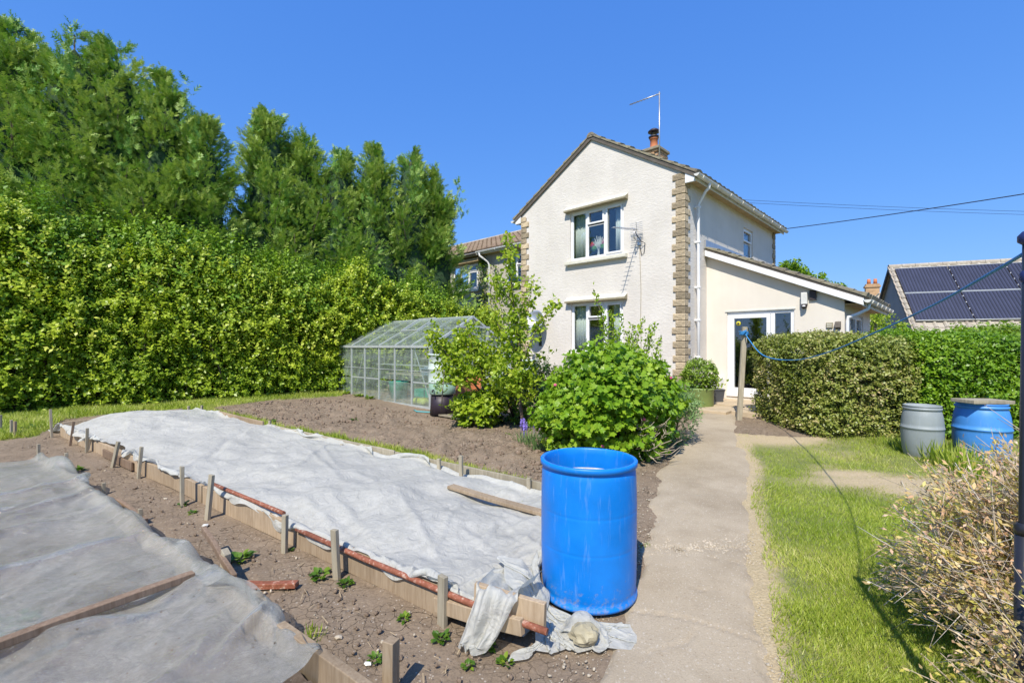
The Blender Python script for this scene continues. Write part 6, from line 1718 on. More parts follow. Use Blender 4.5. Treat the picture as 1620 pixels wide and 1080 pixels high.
# ---- bronze shrub at the right foreground
def bronze():
    g = np.random.default_rng(300); c = np.array([2.86, 2.20]); zb = hz(*c)
    root = empty('bronze_shrub', (c[0], c[1], zb), 0, 'large twiggy shrub with yellow and pink bronze leaves at the lower right', 'shrub')
    m1, m2 = MB(), MB(); PP = []; DD = []; TT = []
    ns = 760
    for i in range(ns):
        a = g.uniform(0, 2 * np.pi) if i % 2 else g.uniform(2.0, 5.2); e = g.uniform(.05, 1.5)
        rr_ = g.uniform(.75, 1.08)
        tip = np.array([math.cos(a) * math.sin(e) * .93, math.sin(a) * math.sin(e) * .95, math.cos(e) * 1.08 + .10]) * rr_
        tip[2] = max(tip[2], .10)
        s0 = np.array([g.normal(0, .16), g.normal(0, .16), 0.0]); mid = s0 * .5 + tip * .5 + np.array([0, 0, .12]) + g.normal(0, .07, 3)
        pts = [tuple(s0), tuple(mid), tuple(tip)]
        (m2 if i % 7 == 0 else m1).tube(pts, [.006, .0045, .0015], 4)
        bare_ = i % 9 == 0
        nl = int(g.uniform(40, 66)) if not bare_ else 3
        t_ = g.uniform(.42, 1.0, nl)[:, None] ** .8
        q = np.array(mid) + (tip - mid) * np.clip(t_ * 2 - 1, 0, 1); q = np.where(t_ < .5, s0 + (mid - s0) * t_ * 2, q) + g.normal(0, .022, (nl, 3))
        PP.append(q); dv = norm(np.array(tip - mid)); DD.append(dv + g.normal(0, .6, (nl, 3))); bt = g.uniform(0, 1); TT.append(np.clip(.18 + .5 * bt * t_[:, 0] + g.uniform(0, .4, nl), 0, 1))
        # side twigs
        for k in range(2):
            tq_ = g.uniform(.35, .9); b_ = np.array(mid) * (1 - tq_) + tip * tq_; e_ = b_ + g.normal(0, .09, 3) + dv * .06
            (m2 if i % 4 == 0 else m1).tube([tuple(b_), tuple(e_)], [.003, .0012], 3)
    # low branches leaning towards the path side, in front of the post
    for i in range(190):
        tip = np.array([-1.20, -.84, .62]) + g.normal(0, 1, 3) * np.array([.15, .15, .20]); s0 = np.array([-.55, -.45, 0.0]) + g.normal(0, .1, 3) * np.array([1, 1, 0])
        mid = s0 * .5 + tip * .5 + g.normal(0, .05, 3); m1.tube([tuple(s0), tuple(mid), tuple(tip)], [.005, .004, .0012], 4)
        nl = int(g.uniform(26, 40)); t_ = g.uniform(.5, 1.0, nl)[:, None]; q = mid + (tip - mid) * (t_ * 2 - 1) + g.normal(0, .02, (nl, 3))
        PP.append(q); dv = norm(tip - mid); DD.append(dv + g.normal(0, .6, (nl, 3))); bt = g.uniform(0, 1); TT.append(np.clip(.18 + .5 * bt * t_[:, 0] + g.uniform(0, .4, nl), 0, 1))
    m1.build('stems', M['bark_pale'], root)['kind'] = 'stuff'
    m2.build('dead_twigs', simple('silver_twig', (.50, .46, .42), .9, .15, 20), root)['kind'] = 'stuff'
    P = np.concatenate(PP); n = len(P)
    scatter('foliage', [(0, 0, 0), (-.2, .5, .06), (0, 1, -.05), (.2, .5, .06)], LEAF_F, P, np.concatenate(DD), g.normal(0, .7, (n, 3)) + np.array([0, 0, .8]), g.uniform(.5, 1.2, n) * np.where((P[:, 0] < -.85) & (P[:, 1] < -.45), .027, .036), M['drybush'], root, np.concatenate(TT))
    return root
bronze()
# ------------------------------------------------------------------ attached house range at the left, set back
MH = HC + EX * -GW + EY * 2.67                         # where its front wall meets the wing
mr = empty('attached_house', MH, RZ, 'rear house range with brown tiled roof and climber covered wall behind the greenhouse', 'house')
mb = MB(); W1 = (-3.37, -2.35, 4.05, 5.24); W2 = (-6.75, -5.05, 4.05, 5.16); W3 = (-3.35, -2.40, 1.3, 2.5); W4 = (-6.7, -5.1, 1.2, 2.6)
wall_grid(mb, -12, -.012, -.1, 5.60, [W1, W2, W3, W4], 0, depth=.1); mb.build('front_wall', M['old_render'], mr, fix=False)
for (wd, lay) in ((W1, lambda W, H: [(0, W * .55, 0, H, False), (W * .55, W, 0, H * .62, False), (W * .55, W, H * .62, H, True)]), (W2, lambda W, H: [(0, W * .3, 0, H, False), (W * .3, W * .62, 0, H, False), (W * .62, W, 0, H * .72, True), (W * .62, W, H * .72, H, True)]),
                  (W3, L1), (W4, L3)):
    W, H_ = wd[1] - wd[0], wd[3] - wd[2]; o = window(mr, (wd[0], 0, wd[2]), 0, W, H_, lay(W, H_), fw=.055)
    MB().box(-.4, W + .4, 1.2, 1.3, -.5, H_ + .3).build('room', M['room'], o)
def roof_front(parent, x0, x1, ye, ze, yr, zr, mat, tw, tc, seed, slab='roof', nm='roof_tiles', bold=1.0, mslab=None):
    """front slope, eave along x at (ye,ze) rising to the ridge (yr,zr)"""
    d = Vector((0, yr - ye, zr - ze)); L = d.length; d.normalize(); nrm = Vector((0, -d.z, d.y)); rr = random.Random(seed)
    a = Vector((x0, ye, ze)); b = Vector((x0, yr, zr)); s = MB(); s.prism([a, b, b + nrm * .05, a + nrm * .05], (x1 - x0, 0, 0)); base = s.build(slab, mslab or M['fascia_dark'], parent)
    t = MB(); nrow = max(1, int(L / tc)); tc = L / nrow; ncol = int((x1 - x0) / tw) + 1
    for i in range(nrow):
        for j in range(ncol):
            xa = x0 + j * tw; xb = min(xa + tw - .006, x1 + .02)
            if xa >= x1 - .02: continue
            lo = i * tc - .02 + rr.uniform(-.008, .008); hi = (i + 1) * tc + .02; lf = rr.uniform(-.005, .006) * bold
            p0 = a + d * lo; p1 = a + d * min(hi, L); w_ = xb - xa; prof = []
            for (f_, h_) in ((0, .0), (.14, .032), (.3, .032), (.42, .0), (.60, .0), (.8, .0), (1, .0)):
                prof.append((xa + f_ * w_, h_ * bold))
            vs_ = []
            for (xx, hh) in prof: vs_.append(Vector((xx, p0.y, p0.z)) + nrm * (.085 + hh + lf)); vs_.append(Vector((xx, p1.y, p1.z)) + nrm * (.055 + hh + lf))
            for (xx, hh) in prof: vs_.append(Vector((xx, p0.y, p0.z)) + nrm * (.052))
            n7 = len(prof); fs_ = [(2 * k, 2 * k + 2, 2 * k + 3, 2 * k + 1) for k in range(n7 - 1)] + [(2 * n7 + k, 2 * n7 + k + 1, 2 * k + 2, 2 * k) for k in range(n7 - 1)]
            t.add(vs_, fs_)
    o = t.build(nm, mat, base, fix=False); o['kind'] = 'stuff'; return base
roof_front(mr, -12, .0, -.30, 5.55, 3.1, 7.06, M['tile_brown'], .30, .31, 3)
bk = MB(); bk.prism([(-12, 3.1, 7.06), (-12, 6.5, 5.55), (-12, 6.5, 5.50), (-12, 3.1, 7.0)], (12, 0, 0)); bk.build('rear_roof', M['tile_brown'], mr)
MB().box(-12, -.02, 6.1, 6.2, 0, 5.5).build('rear_wall', M['old_render'], mr); MB().box(-12, -11.9, .0, 6.1, 0, 5.5).build('side_wall', M['old_render'], mr)
rg = MB(); x = -12.0
while x < .0:
    pts = [(x, 3.1 + .11 * math.cos(a), 7.10 + .10 * math.sin(a)) for a in [R(-20), R(20), R(60), R(90), R(120), R(160), R(200)]]; rg.prism(pts, (.43, 0, 0)); x += .44
rg.build('ridge_tiles', M['tile_buff'], mr)['kind'] = 'stuff'
gutter(mr, (-4.75, -.37, 5.53), (-.02, -.37, 5.53), side=(0, 1, 0), mat=M['upvc']); gutter(mr, (-12, -.36, 5.49), (-4.8, -.36, 5.49), r=.05, side=(0, 1, 0), mat=M['fascia_dark'])
MB().box(-12, -.02, -.30, -.27, 5.42, 5.55).build('fascia', M['upvc_dirty'], mr); MB().box(-12, -.02, -.27, -.002, 5.42, 5.45).build('soffit', M['soffit'], mr)
MB().box(-7.0, -4.8, -.22, -.01, 5.20, 5.32).build('window_hood', M['soffit'], mr)
t_ = MB(); t_.tube([(-4.55, -.37, 5.47), (-4.55, -.37, 5.36), (-4.32, -.12, 5.10), (-4.30, -.05, 4.98), (-4.30, -.05, .3)], .04, 10); t_.build('downpipe', M['upvc'], mr)
def wp(o, x, y, z): return np.array(MH + EX * x + EY * y) + np.array([0, 0, z])
# climber on its wall
g = np.random.default_rng(66); cl = empty('climber', MH + EX * -4.75, RZ, 'creeper climbing the buff wall beside the white downpipe of the rear range', 'climbing plant')
P = []; 
for (xc, w0, z0, z1, n_) in ((-2.05, .10, 4.9, 5.35, 120), (-2.0, .16, 3.6, 5.2, 330), (-2.0, .34, 1.0, 3.8, 800), (-2.4, .5, .3, 2.6, 700), (-1.0, .30, 2.6, 4.0, 150), (-1.25, .12, 3.4, 4.9, 110), (-.1, .3, 4.9, 5.7, 0)):
    z_ = g.uniform(z0, z1, n_); P.append(np.stack([xc + 2.1 + g.normal(0, w0, n_), -np.abs(g.normal(0, .06, n_)) - .02, z_], -1))
P = np.concatenate(P); n = len(P)
scatter('foliage', LEAF2_V, LEAF2_F, P, g.normal(0, .5, (n, 3)) + np.array([0, -.2, -.4]), g.normal(0, .4, (n, 3)) + np.array([0, -1, .5]), g.uniform(.05, .11, n), M['darkbush'], cl, np.clip(g.uniform(.1, 1.1, n), 0, 1))
t_ = MB()
for i in range(9): x_ = (i - 4) * .12; t_.tube([(x_ * .5, -.02, -.1), (x_, -.025, 1.8), (x_ * .8 + .05 * math.sin(i * 3), -.02, 3.4 + .15 * i)], [.018, .012, .005], 5)
t_.build('stems', M['bark_pale'], cl)['kind'] = 'stuff'

# ------------------------------------------------------------------ greenhouse
GO = Vector((-1.74, 10.0, hz(0, 10.0))); GL, GWD, GE, GR_, NB = 4.21, 2.40, 1.345, 2.03, 6
gh = empty('greenhouse', GO, RZ, 'aluminium framed glass greenhouse at the back of the dug bed', 'greenhouse')
bay = GL / NB; fr = .032
def gbar(p, q, w=fr, name='glazing_bar', up=(0, 0, 1), d=None):
    return MB().bar(p, q, w, d or w, up=up).build(name, M['alu'], gh)
for s_, y in ((0, 0.0), (1, GWD)):
    for i in range(NB + 1):
        w_ = .055 if i in (0, NB) else .034
        gbar((-i * bay, y, 0), (-i * bay, y, GE), w_, 'post' if i in (0, NB) else 'glazing_bar')
    gbar((0.02, y, GE), (-GL - .02, y, GE), .06, 'eaves_bar'); gbar((0, y, .02), (-GL, y, .02), .05, 'base_bar')
gbar((.02, GWD / 2, GR_), (-GL - .02, GWD / 2, GR_), .06, 'ridge_bar')
for i in range(NB + 1):
    for y in (0, GWD): gbar((-i * bay, y, GE + .02), (-i * bay, GWD / 2, GR_ + .0), .034, 'roof_bar')
for i in (0, 3): gbar((-i * bay - .03, .02, .55), (-(i + 1) * bay + .03, .02, .55), .03, 'transom')
gbar((-4 * bay, .02, .55), (-5 * bay, .02, .55), .03, 'transom')
for z in (.80,): gbar((0, -.004, z), (-GL, -.004, z), .012, 'joint_strip')
# diagonal braces
for p, q in (((-bay * .98, .04, GE - .02), (-.05, .04, .12)), ((-GL + bay * .98, .04, GE - .02), (-GL + .1, .04, .1)), ((-GL + bay * 1.9, .04, GE - .02), (-GL + .9, .04, .35))): gbar(p, q, .018, 'brace')
# ends
for x in (0, -GL):
    gbar((x, 0, GE), (x, GWD / 2, GR_), .045, 'gable_bar'); gbar((x, GWD, GE), (x, GWD / 2, GR_), .045, 'gable_bar'); gbar((x, 0, .02), (x, GWD, .02), .05, 'base_bar')
    for y in (.75, 1.65): gbar((x, y, 0), (x, y, GE + (min(y, GWD - y)) / (GWD / 2) * (GR_ - GE)), .045, 'door_post' if x == 0 else 'glazing_bar')
    gbar((x + (.02 if x == 0 else 0), .7, 1.80), (x + (.02 if x == 0 else 0), 1.70, 1.80), .045, 'door_header'); gbar((x, 0, GE), (x, GWD, GE), .035, 'tie_bar')
# panes: one thin sheet mesh shared by alike panes
pm = {}
def pane(kind, w, h, loc, rot):
    key = (round(w, 3), round(h, 3))
    if key not in pm:
        o = MB().box(.012, w - .012, -.002, .002, .008, h - .008).build('pane', M['gh_glass'], gh); pm[key] = o
    else:
        o = pm[key].copy(); COL.objects.link(o)
    o.location = loc; o.rotation_euler = rot; return o
for i in range(NB):
    x = -(i + 1) * bay
    for y in (0, GWD):
        for z, h in ((.04, .50), (.56, .76)): pane('w', bay, h, (x, y, z), (0, 0, 0))
rs = math.hypot(GWD / 2, GR_ - GE); ra = math.atan2(GR_ - GE, GWD / 2)
for i in range(NB):
    x = -(i + 1) * bay
    for k in range(2):
        f = k * rs / 2
        pane('r', bay, rs / 2, (x, math.cos(ra) * f, GE + .03 + math.sin(ra) * f), (-(R(90) - ra), 0, 0))
        pane('r', bay, rs / 2, (x, GWD - math.cos(ra) * f, GE + .03 + math.sin(ra) * f), (R(90) - ra, 0, 0))
for x in (0, -GL):
    for (y0_, y1_) in ((0, .75), (1.65, GWD)):
        for z, h in ((.04, .60), (.66, .66)): pane('e', .75, h, (x, y0_, z), (0, 0, R(90)))
    g_ = MB(); g_.prism([(x - .002, .05, GE + .03), (x - .002, GWD - .05, GE + .03), (x - .002, GWD / 2, GR_ - .05)], (.004, 0, 0)); g_.build('gable_pane', M['gh_glass'], gh)
pane('e', .9, 1.15, (-GL, .75, .1), (0, 0, R(90)))
# roof vent slightly proud
v_ = MB(); 
for (a, b) in (((-2 * bay, .62), (-2 * bay, 1.18)), ((-3 * bay, .62), (-3 * bay, 1.18)), ((-2 * bay, .62), (-3 * bay, .62)), ((-2 * bay, 1.18), (-3 * bay, 1.18))):
    z = lambda y: GE + y / (GWD / 2) * (GR_ - GE) + .05
    v_.bar((a[0], a[1], z(a[1])), (b[0], b[1], z(b[1])), .025, .025)
v_.build('roof_vent', M['alu'], gh)

def gwld(x, y, z=0): return GO + EX * x + EY * y + Vector((0, 0, z))
def thing_mb(name, mb_, mat, loc, label, cat, rz=RZ, group=None, bevel=.004):
    o = mb_.build(name, mat, bevel=bevel); o.location = loc; o.rotation_euler = (0, 0, rz); return tag(o, label, cat, group)
# staging bench inside
st = empty('staging_bench', gwld(-1.75, 1.0), RZ, 'slatted staging bench inside the greenhouse', 'bench')
for x_ in (-1.1, 0, 1.2):
    for y_ in (-.25, .35): MB().box(x_ - .02, x_ + .02, y_ - .02, y_ + .02, 0, .62).build('leg', M['wood_grey'], st)
for k in range(6): MB().box(-1.2, 1.3, -.30 + k * .12, -.22 + k * .12, .62, .64).build('slat', M['wood_grey'], st)
sh = empty('shelf', gwld(-1.9, .85, .86), RZ, 'thin metal shelf hung across the middle of the greenhouse', 'shelf')
for k in range(4): MB().box(-1.6, 1.85, -.14 + k * .08, -.10 + k * .08, 0, .012).build('slat', M['alu'], sh)
for x_ in (-1.5, 0, 1.75): MB().bar((x_, .05, .006), (x_, .05, .62), .012, .012).build('hanger', M['alu'], sh)
def potmb(r, h):
    return MB().lathe([(0, 0), (r * .72, 0), (r * .92, h * .72), (r * 1.02, h * .73), (r * 1.04, h), (r * .92, h), (r * .85, h * .75), (r * .8, h * .6), (0, h * .6)], 20)
thing_mb('flower_pot', potmb(.12, .24), M['terracotta'], gwld(-1.02, .82, .875), 'orange terracotta coloured pot standing on the greenhouse shelf', 'pot', bevel=0)
lid = MB(); lid.box(-.42, .42, -.25, .25, 0, .14); lid.box(-.46, .46, -.29, .29, .14, .19); lid.box(-.38, .38, -.21, .21, .19, .215)
M['bluegrey'] = simple('blue_grey_plastic', (.20, .26, .34), .45, .1, 6)
thing_mb('storage_crate', lid, M['bluegrey'], gwld(-.85, .9, .645), 'blue grey lidded plastic box on the greenhouse bench', 'box', bevel=.015)
gb = MB(); gb.lathe([(0, 0), (.19, 0), (.24, .42), (.25, .45), (.235, .45), (.18, .03), (0, .03)], 20)
thing_mb('bucket', gb, M['teal'], gwld(-1.95, .45, .03), 'teal green plastic tub on the greenhouse floor', 'tub', bevel=0)
gb = MB(); gb.box(-.3, .3, -.2, .2, 0, .3); thing_mb('crate', gb, M['teal'], gwld(-1.05, .7, .03), 'dull green crate under the greenhouse bench', 'crate')
for i, (x_, z_, w_, m_, lab) in enumerate(((-2.55, 1.02, .34, 'wood', 'pale wooden seed box on the high shelf at the left'), (-2.1, 1.02, .36, 'wood', 'pale wooden seed box on the high shelf, right of the other seed box'))):
    b_ = MB(); b_.box(-w_ / 2, w_ / 2, -.12, .12, 0, .02); b_.box(-w_ / 2, w_ / 2, -.12, -.10, .02, .24); b_.box(-w_ / 2, w_ / 2, .10, .12, .02, .24); b_.box(-w_ / 2, -w_ / 2 + .02, -.1, .1, .02, .24); b_.box(w_ / 2 - .02, w_ / 2, -.1, .1, .02, .24)
    thing_mb('seed_box', b_, M[m_], gwld(x_, 1.9, z_), lab, 'box', group='seed boxes on the greenhouse shelf')
hs_ = empty('high_shelf', gwld(-2.3, 1.9, 1.0), RZ, 'board shelf at the back of the greenhouse carrying two seed boxes', 'shelf'); MB().box(-.6, .6, -.14, .14, -.005, .02).build('board', M['wood_grey'], hs_)
for x_ in (-.5, .5): MB().box(x_ - .02, x_ + .02, .08, .12, -1.0, -.006).build('leg', M['wood_grey'], hs_)
for i, (x_, y_, z_, r_, h_, m_, lab) in enumerate(((-3.1, 1.0, .0, .10, .3, 'terracotta', 'terracotta pot on the greenhouse floor at the left'), (-2.7, .7, .0, .09, .34, 'wood_brown', 'brown tall pot near the teal tub'), (-.3, 1.1, .645, .09, .16, 'darkpot', 'dark pot on the right end of the bench'), (-.25, .5, .0, .14, .22, 'terracotta', 'terracotta pot on the floor by the greenhouse corner'), (-.1 - 1.3, 1.25, .645, .08, .14, 'darkpot', 'dark pot behind the blue grey box'))):
    thing_mb('flower_pot', potmb(r_, h_), M[m_], gwld(x_, y_, z_ + .002), lab, 'pot', group='pots inside the greenhouse', bevel=0)
sk = MB(); sk.box(-.22, .22, -.14, .14, 0, .14); M['yellowbag'] = simple('yellow_green_bag', (.40, .45, .06), .6, .3, 8); thing_mb('compost_bag', sk, M['yellowbag'], gwld(-.72, .30, .03), 'yellow green compost bag by the greenhouse glass', 'bag', bevel=.05)
for i, x_ in enumerate((-2.9, -2.35, -3.6)):
    wx, wy = gwld(x_, -.12).xy; clump('weed', wx, wy, hz(wx, wy), .12, 30, .09, M['hedge_light'], ('pale weed at the foot of the greenhouse glass, middle one', 'pale weed at the foot of the greenhouse glass near the teal tub', 'pale weed at the left foot of the greenhouse')[i], 'weed', 'weeds in the soil')

# ------------------------------------------------------------------ water butts
def butt(loc, r, h, label, base_green=True, stand=.32):
    root = empty('water_butt', loc, 0, label, 'water butt', 'pale water butts at the greenhouse')
    z0 = 0
    p = [(0, .28 * h), (r, .28 * h), (r + .012, .30 * h), (r, .33 * h), (r, .60 * h), (r + .014, .62 * h), (r + .014, .645 * h), (r, .665 * h), (r * .99, .96 * h), (r + .01, .97 * h), (r + .01, h), (0, h + .01)]
    MB().lathe(p, 30).build('body', M['butt'], root)
    MB().lathe([(0, 0), (r * .90, 0), (r * .94, .02), (r * .99, .275 * h), (0, .275 * h)], 30).build('lower_tank', M['butt_green'] if base_green else M['butt'], root)
    s_ = MB(); s_.lathe([(0, -stand), (r * .92, -stand), (r * .80, -.006), (0, -.006)], 24); s_.build('stand', M['pot_dark'], root)
    MB().tube([(-r * .5, -r * .86, .1), (-r * .55, -r * 1.1, .1), (-r * .55, -r * 1.12, .06)], .014, 6).build('tap', M['pot_dark'], root)
    return root
bx, by = at(700, 600, 9.35).xy; butt((bx, by, CAMZ - 75 / 740 * 9.35), .275, .80, 'pale water butt with a green base on a black stand at the greenhouse corner', stand=.40)
bx, by = at(836, 600, 12.3).xy; butt((bx, by, CAMZ - 78 / 740 * 12.3), .25, .95, 'pale water butt against the gable behind the young tree', False, stand=.03)
bx, by = at(792, 590, 11.3).xy; butt((bx, by, CAMZ - 70 / 740 * 11.3), .24, .85, 'grey water butt half hidden behind the low young tree', False, stand=.25)
# odd things by the greenhouse door
b_ = MB(); b_.box(-.2, .2, -.15, .15, 0, .45); thing_mb('brick_pile', b_, M['brick'], (at(728, 590, 10.4).x, 10.4, .35), 'stack of orange red blocks by the greenhouse door', 'blocks', bevel=.01)
b_ = MB(); b_.prism([(-.25, -.02, 0), (.25, -.02, 0), (.25, .02, .62), (-.25, .02, .62)], (0, .03, 0)); thing_mb('board', b_, M['terracotta'], (at(748, 590, 10.6).x, 10.6, .30), 'reddish board leaning by the greenhouse door', 'board')
b_ = MB(); b_.box(-.07, .07, -.07, .07, 0, .22); b_.box(-.03, .03, -.03, .03, .22, .3); thing_mb('watering_can', b_, M['drum_blue_faded'], (at(730, 620, 9.6).x, 9.6, hz(0, 9.6)), 'small blue canister beside the water butt', 'canister', bevel=.02)
b_ = MB()
for k in range(3): b_.box(-.5, .5, -.16 + k * .13, -.05 + k * .13, .0, .03)
thing_mb('slab_step', b_, M['concrete_cap'], (at(720, 648, 9.0).x, 9.0, hz(0, 9.0) + .03), 'concrete edging slabs at the foot of the water butt', 'slab')
b_ = MB(); b_.tube([(0, 0, .015), (.25, -.1, .02), (.5, 0, .02), (.62, .12, .03), (.60, .2, .2)], .012, 6); thing_mb('hose', b_, simple('aqua_hose', (.08, .42, .45), .5, .1, 9), (at(655, 640, 9.85).x, 9.85, hz(0, 9.85)), 'aqua hose lying at the greenhouse corner', 'hose', bevel=0)

# ------------------------------------------------------------------ pots by the door
pl_ = (at(1107, 640, 10.3).x, 10.3); pb = empty('potted_bush', (pl_[0], pl_[1], hz(*pl_) + .0), 0, 'round glossy bush in an olive green pot by the house corner', 'potted plant')
MB().lathe([(0, 0), (.26, 0), (.285, .05), (.29, .38), (.305, .40), (.305, .43), (.27, .43), (.26, .36), (0, .36)], 32).build('pot', M['greenpot'], pb)
g = np.random.default_rng(7); D_ = norm(g.normal(size=(520, 3))); Pq = D_ * np.array([.34, .34, .32]) * g.uniform(.6, 1, (520, 1)) ** .5 + np.array([0, 0, .68])
hedge_fill('foliage', Pq, D_, .060, 7, M['hedge_light'], 8, parent=pb, shoot=.10)
m_ = MB()
for k in range(7): m_.tube([(0, 0, .3), (.1 * math.cos(k), .1 * math.sin(k), .5), (.22 * math.cos(k), .22 * math.sin(k), .75)], [.012, .009, .004], 5)
m_.build('stems', M['bark'], pb)['kind'] = 'stuff'
pl_ = (at(1134, 630, 10.9).x, 10.9); pk = empty('potted_plant', (pl_[0], pl_[1], .30), 0, 'small plant in a square charcoal pot beside the green pot', 'potted plant')
p_ = MB(); p_.add([(-.10, -.10, 0), (.10, -.10, 0), (.10, .10, 0), (-.10, .10, 0), (-.13, -.13, .26), (.13, -.13, .26), (.13, .13, .26), (-.13, .13, .26)], [(0, 3, 2, 1), (0, 1, 5, 4), (1, 2, 6, 5), (2, 3, 7, 6), (3, 0, 4, 7), (4, 5, 6, 7)]); p_.box(-.14, .14, -.14, .14, .262, .295); p_.build('pot', M['darkpot'], pk)
n = 60; scatter('foliage', LEAF_V, LEAF_F, g.normal(0, .07, (n, 3)) + np.array([.03, 0, .40]), g.normal(0, 1, (n, 3)) + np.array([0, 0, .8]), g.normal(0, 1, (n, 3)), g.uniform(.05, .09, n), M['young'], pk, g.uniform(0, 1, n))
# low shrub stems right of the door post (bare grey stem)
sprig_plant('bare_shrub', (at(1222, 645, 9.6).x, 9.6, hz(0, 9.6)), [tuple(at(px, py, 9.5)) for px, py in ((1214, 582), (1222, 575), (1228, 590), (1232, 605), (1208, 590), (1218, 600))], M['young'], .05, 'sparse shrub with bare grey stems in front of the patio door', per=5, r0=.022, stem='bark_pale', seed=8)

# ------------------------------------------------------------------ washing line and posts
pp = at(1174, 665, 8.8); pz = hz(0, 8.8)
wpst = empty('line_post', (pp.x, 8.8, pz), 0, 'pale wooden washing line post at the end of the path', 'post')
ptz = CAMZ + 31 / 740 * 8.8 - pz
m_ = MB(); m_.bar((-.06, 0, -.1), (.05, 0, ptz), .09, .06, up=(0, 1, 0)); m_.build('shaft', M['wood_grey'], wpst, bevel=.008)
m_ = MB(); rr = random.Random(2)
for k in range(3): m_.lathe([(.068, -.012), (.078, 0), (.068, .012)], 10, (.04, 0, ptz - .10 - k * .022))
for k in range(5): m_.tube([(.04, -.06, ptz - .12), (.04 + rr.uniform(-.14, .0), -.1, ptz - .10 + rr.uniform(-.02, .05)), (.02 - rr.uniform(.05, .16), -.1, ptz - .12 + rr.uniform(-.04, .03))], .008, 5)
m_.build('knot', M['rope'], wpst)
bpx, bpy_ = 1.752, 1.60
bpole = empty('metal_post', (bpx, bpy_, hz(bpx, bpy_)), 0, 'black metal post at the right edge holding the blue washing line', 'post')
toph = 1.93 - hz(bpx, bpy_)
m_ = MB(); m_.tube([(0, 0, -.1), (.006, 0, toph * .45), (.022, 0, toph)], .020, 16); m_.build('shaft', M['blackmetal'], bpole)
m_ = MB(); m_.tube([(-.002, 0, -.1), (.004, 0, .98)], .027, 16); m_.lathe([(.021, .98), (.030, .98), (.030, 1.01), (.021, 1.02)], 16, (.006, 0, 0)); m_.build('sleeve', M['blackmetal'], bpole)
m_ = MB(); m_.lathe([(0, 0), (.02, 0), (.032, .01), (.032, .03), (.02, .045), (0, .05)], 16, (.022, 0, toph)); m_.lathe([(.0205, -.13), (.027, -.12), (.027, -.10), (.0205, -.09)], 16, (.021, 0, toph)); m_.build('cap', simple('navy_cap', (.02, .03, .12), .5, .1, 5), bpole)
A0 = Vector((pp.x + .04, 8.74, pz + ptz - .11)); A1 = Vector((bpx + .03, bpy_ + .02, 1.58 + (548 - 404) / 740 * 1.6))
pts = []; L_ = 48
mid = [(1178, 527, 8.74), (1200, 556, 8.35), (1222, 567, 7.9), (1262, 569, 7.0), (1310, 557, 5.6), (1380, 528, 4.2), (1470, 486, 3.0), (1560, 436, 2.1), (1622, 400, 1.62)]
ctrl = [at(*c) for c in mid]
for i in range(len(ctrl) - 1):
    for k in range(6):
        t_ = k / 6; p0 = ctrl[max(i - 1, 0)]; p1 = ctrl[i]; p2 = ctrl[i + 1]; p3 = ctrl[min(i + 2, len(ctrl) - 1)]
        pts.append(.5 * ((2 * p1) + (p2 - p0) * t_ + (2 * p0 - 5 * p1 + 4 * p2 - p3) * t_ ** 2 + (3 * p1 - p0 - 3 * p2 + p3) * t_ ** 3))
pts.append(ctrl[-1]); pts[0] = A0
wl = MB().tube(pts, [(.0065 if i > 30 else .0075) if i > 14 else .010 for i in range(len(pts))], 6).build('washing_line', M['rope']); tag(wl, 'blue rope washing line sagging from the wooden post to the black metal post', 'rope')

# ------------------------------------------------------------------ barrels at the right
def barrel(loc, r, h, mat, label, seed):
    root = empty('barrel', loc, 0, label, 'barrel', 'barrels at the foot of the hedge')
    p = [(0, 0), (r * .80, 0), (r * .84, .02), (r * .93, .15 * h), (r * .99, .35 * h), (r, .52 * h), (r * 1.0, .56 * h), (r * 1.025, .565 * h), (r * 1.025, .59 * h), (r * 1.0, .595 * h), (r * .99, .65 * h), (r * .955, .78 * h), (r * .89, .885 * h), (r * .865, .90 * h), (r * .865, .915 * h), (r * .91, .92 * h), (r * .92, .955 * h), (r * .86, .96 * h), (r * .865, .975 * h), (r * .89, .98 * h), (r * .89, h), (r * .83, h), (r * .82, .9 * h), (0, .88 * h)]
    MB().lathe(p, 48).build('body', mat, root); return root
b1 = barrel((6.12, 6.10, .07), .285, .78, M['drum_blue_faded'], 'faded blue barrel with a screw neck rim under a wooden board', 1)
b2 = barrel((5.48, 6.25, .10), .225, .70, M['grey_plastic'], 'grey green barrel left of the faded blue barrel', 2)
bd = MB(); bd.box(-.29, .27, -.16, .14, 0, .045); o = bd.build('board', M['wood_grey'], bevel=.005); o.location = (6.08, 6.05, .853); o.rotation_euler = (0, R(1.0), R(4)); tag(o, 'grey board laid on top of the faded blue barrel', 'board')

# ------------------------------------------------------------------ garage with solar panels
gd = Vector((-math.cos(R(22)), math.sin(R(22)), 0)); ge = Vector((math.sin(R(22)), math.cos(R(22)), 0))
K = Vector((14.68, 17.0, 0)); grz = math.atan2(-math.sin(R(22)), math.cos(R(22)))
ga = empty('garage', K, grz, 'grey gabled outbuilding with solar panels on its steep tiled roof', 'garage')     # local x runs right, y away
hw = 2.24; ze, zr = 2.30, 4.76; LX = 10.0
mb = MB(); mb.poly([(0, 0, -.2), (0, 2 * hw, -.2), (0, 2 * hw, ze), (0, hw, zr), (0, 0, ze)]); mb.build('gable_wall', M['grey_render'], ga, fix=False)
mb = MB(); dz = (1.35, 5.2, 0, 1.95); wall_grid(mb, .0, LX, -.2, ze, [dz], 0, depth=.15); mb.build('front_wall', M['cream_trim'], ga, fix=False)
db = empty('tmp', (0, 0, 0)); bpy.data.objects.remove(db)
dd_ = MB(); dd_.box(dz[0], dz[1], .12, .16, 0, dz[3]); ddo = dd_.build('garage_door', M['dark_wood'], ga)
x = dz[0] + .05
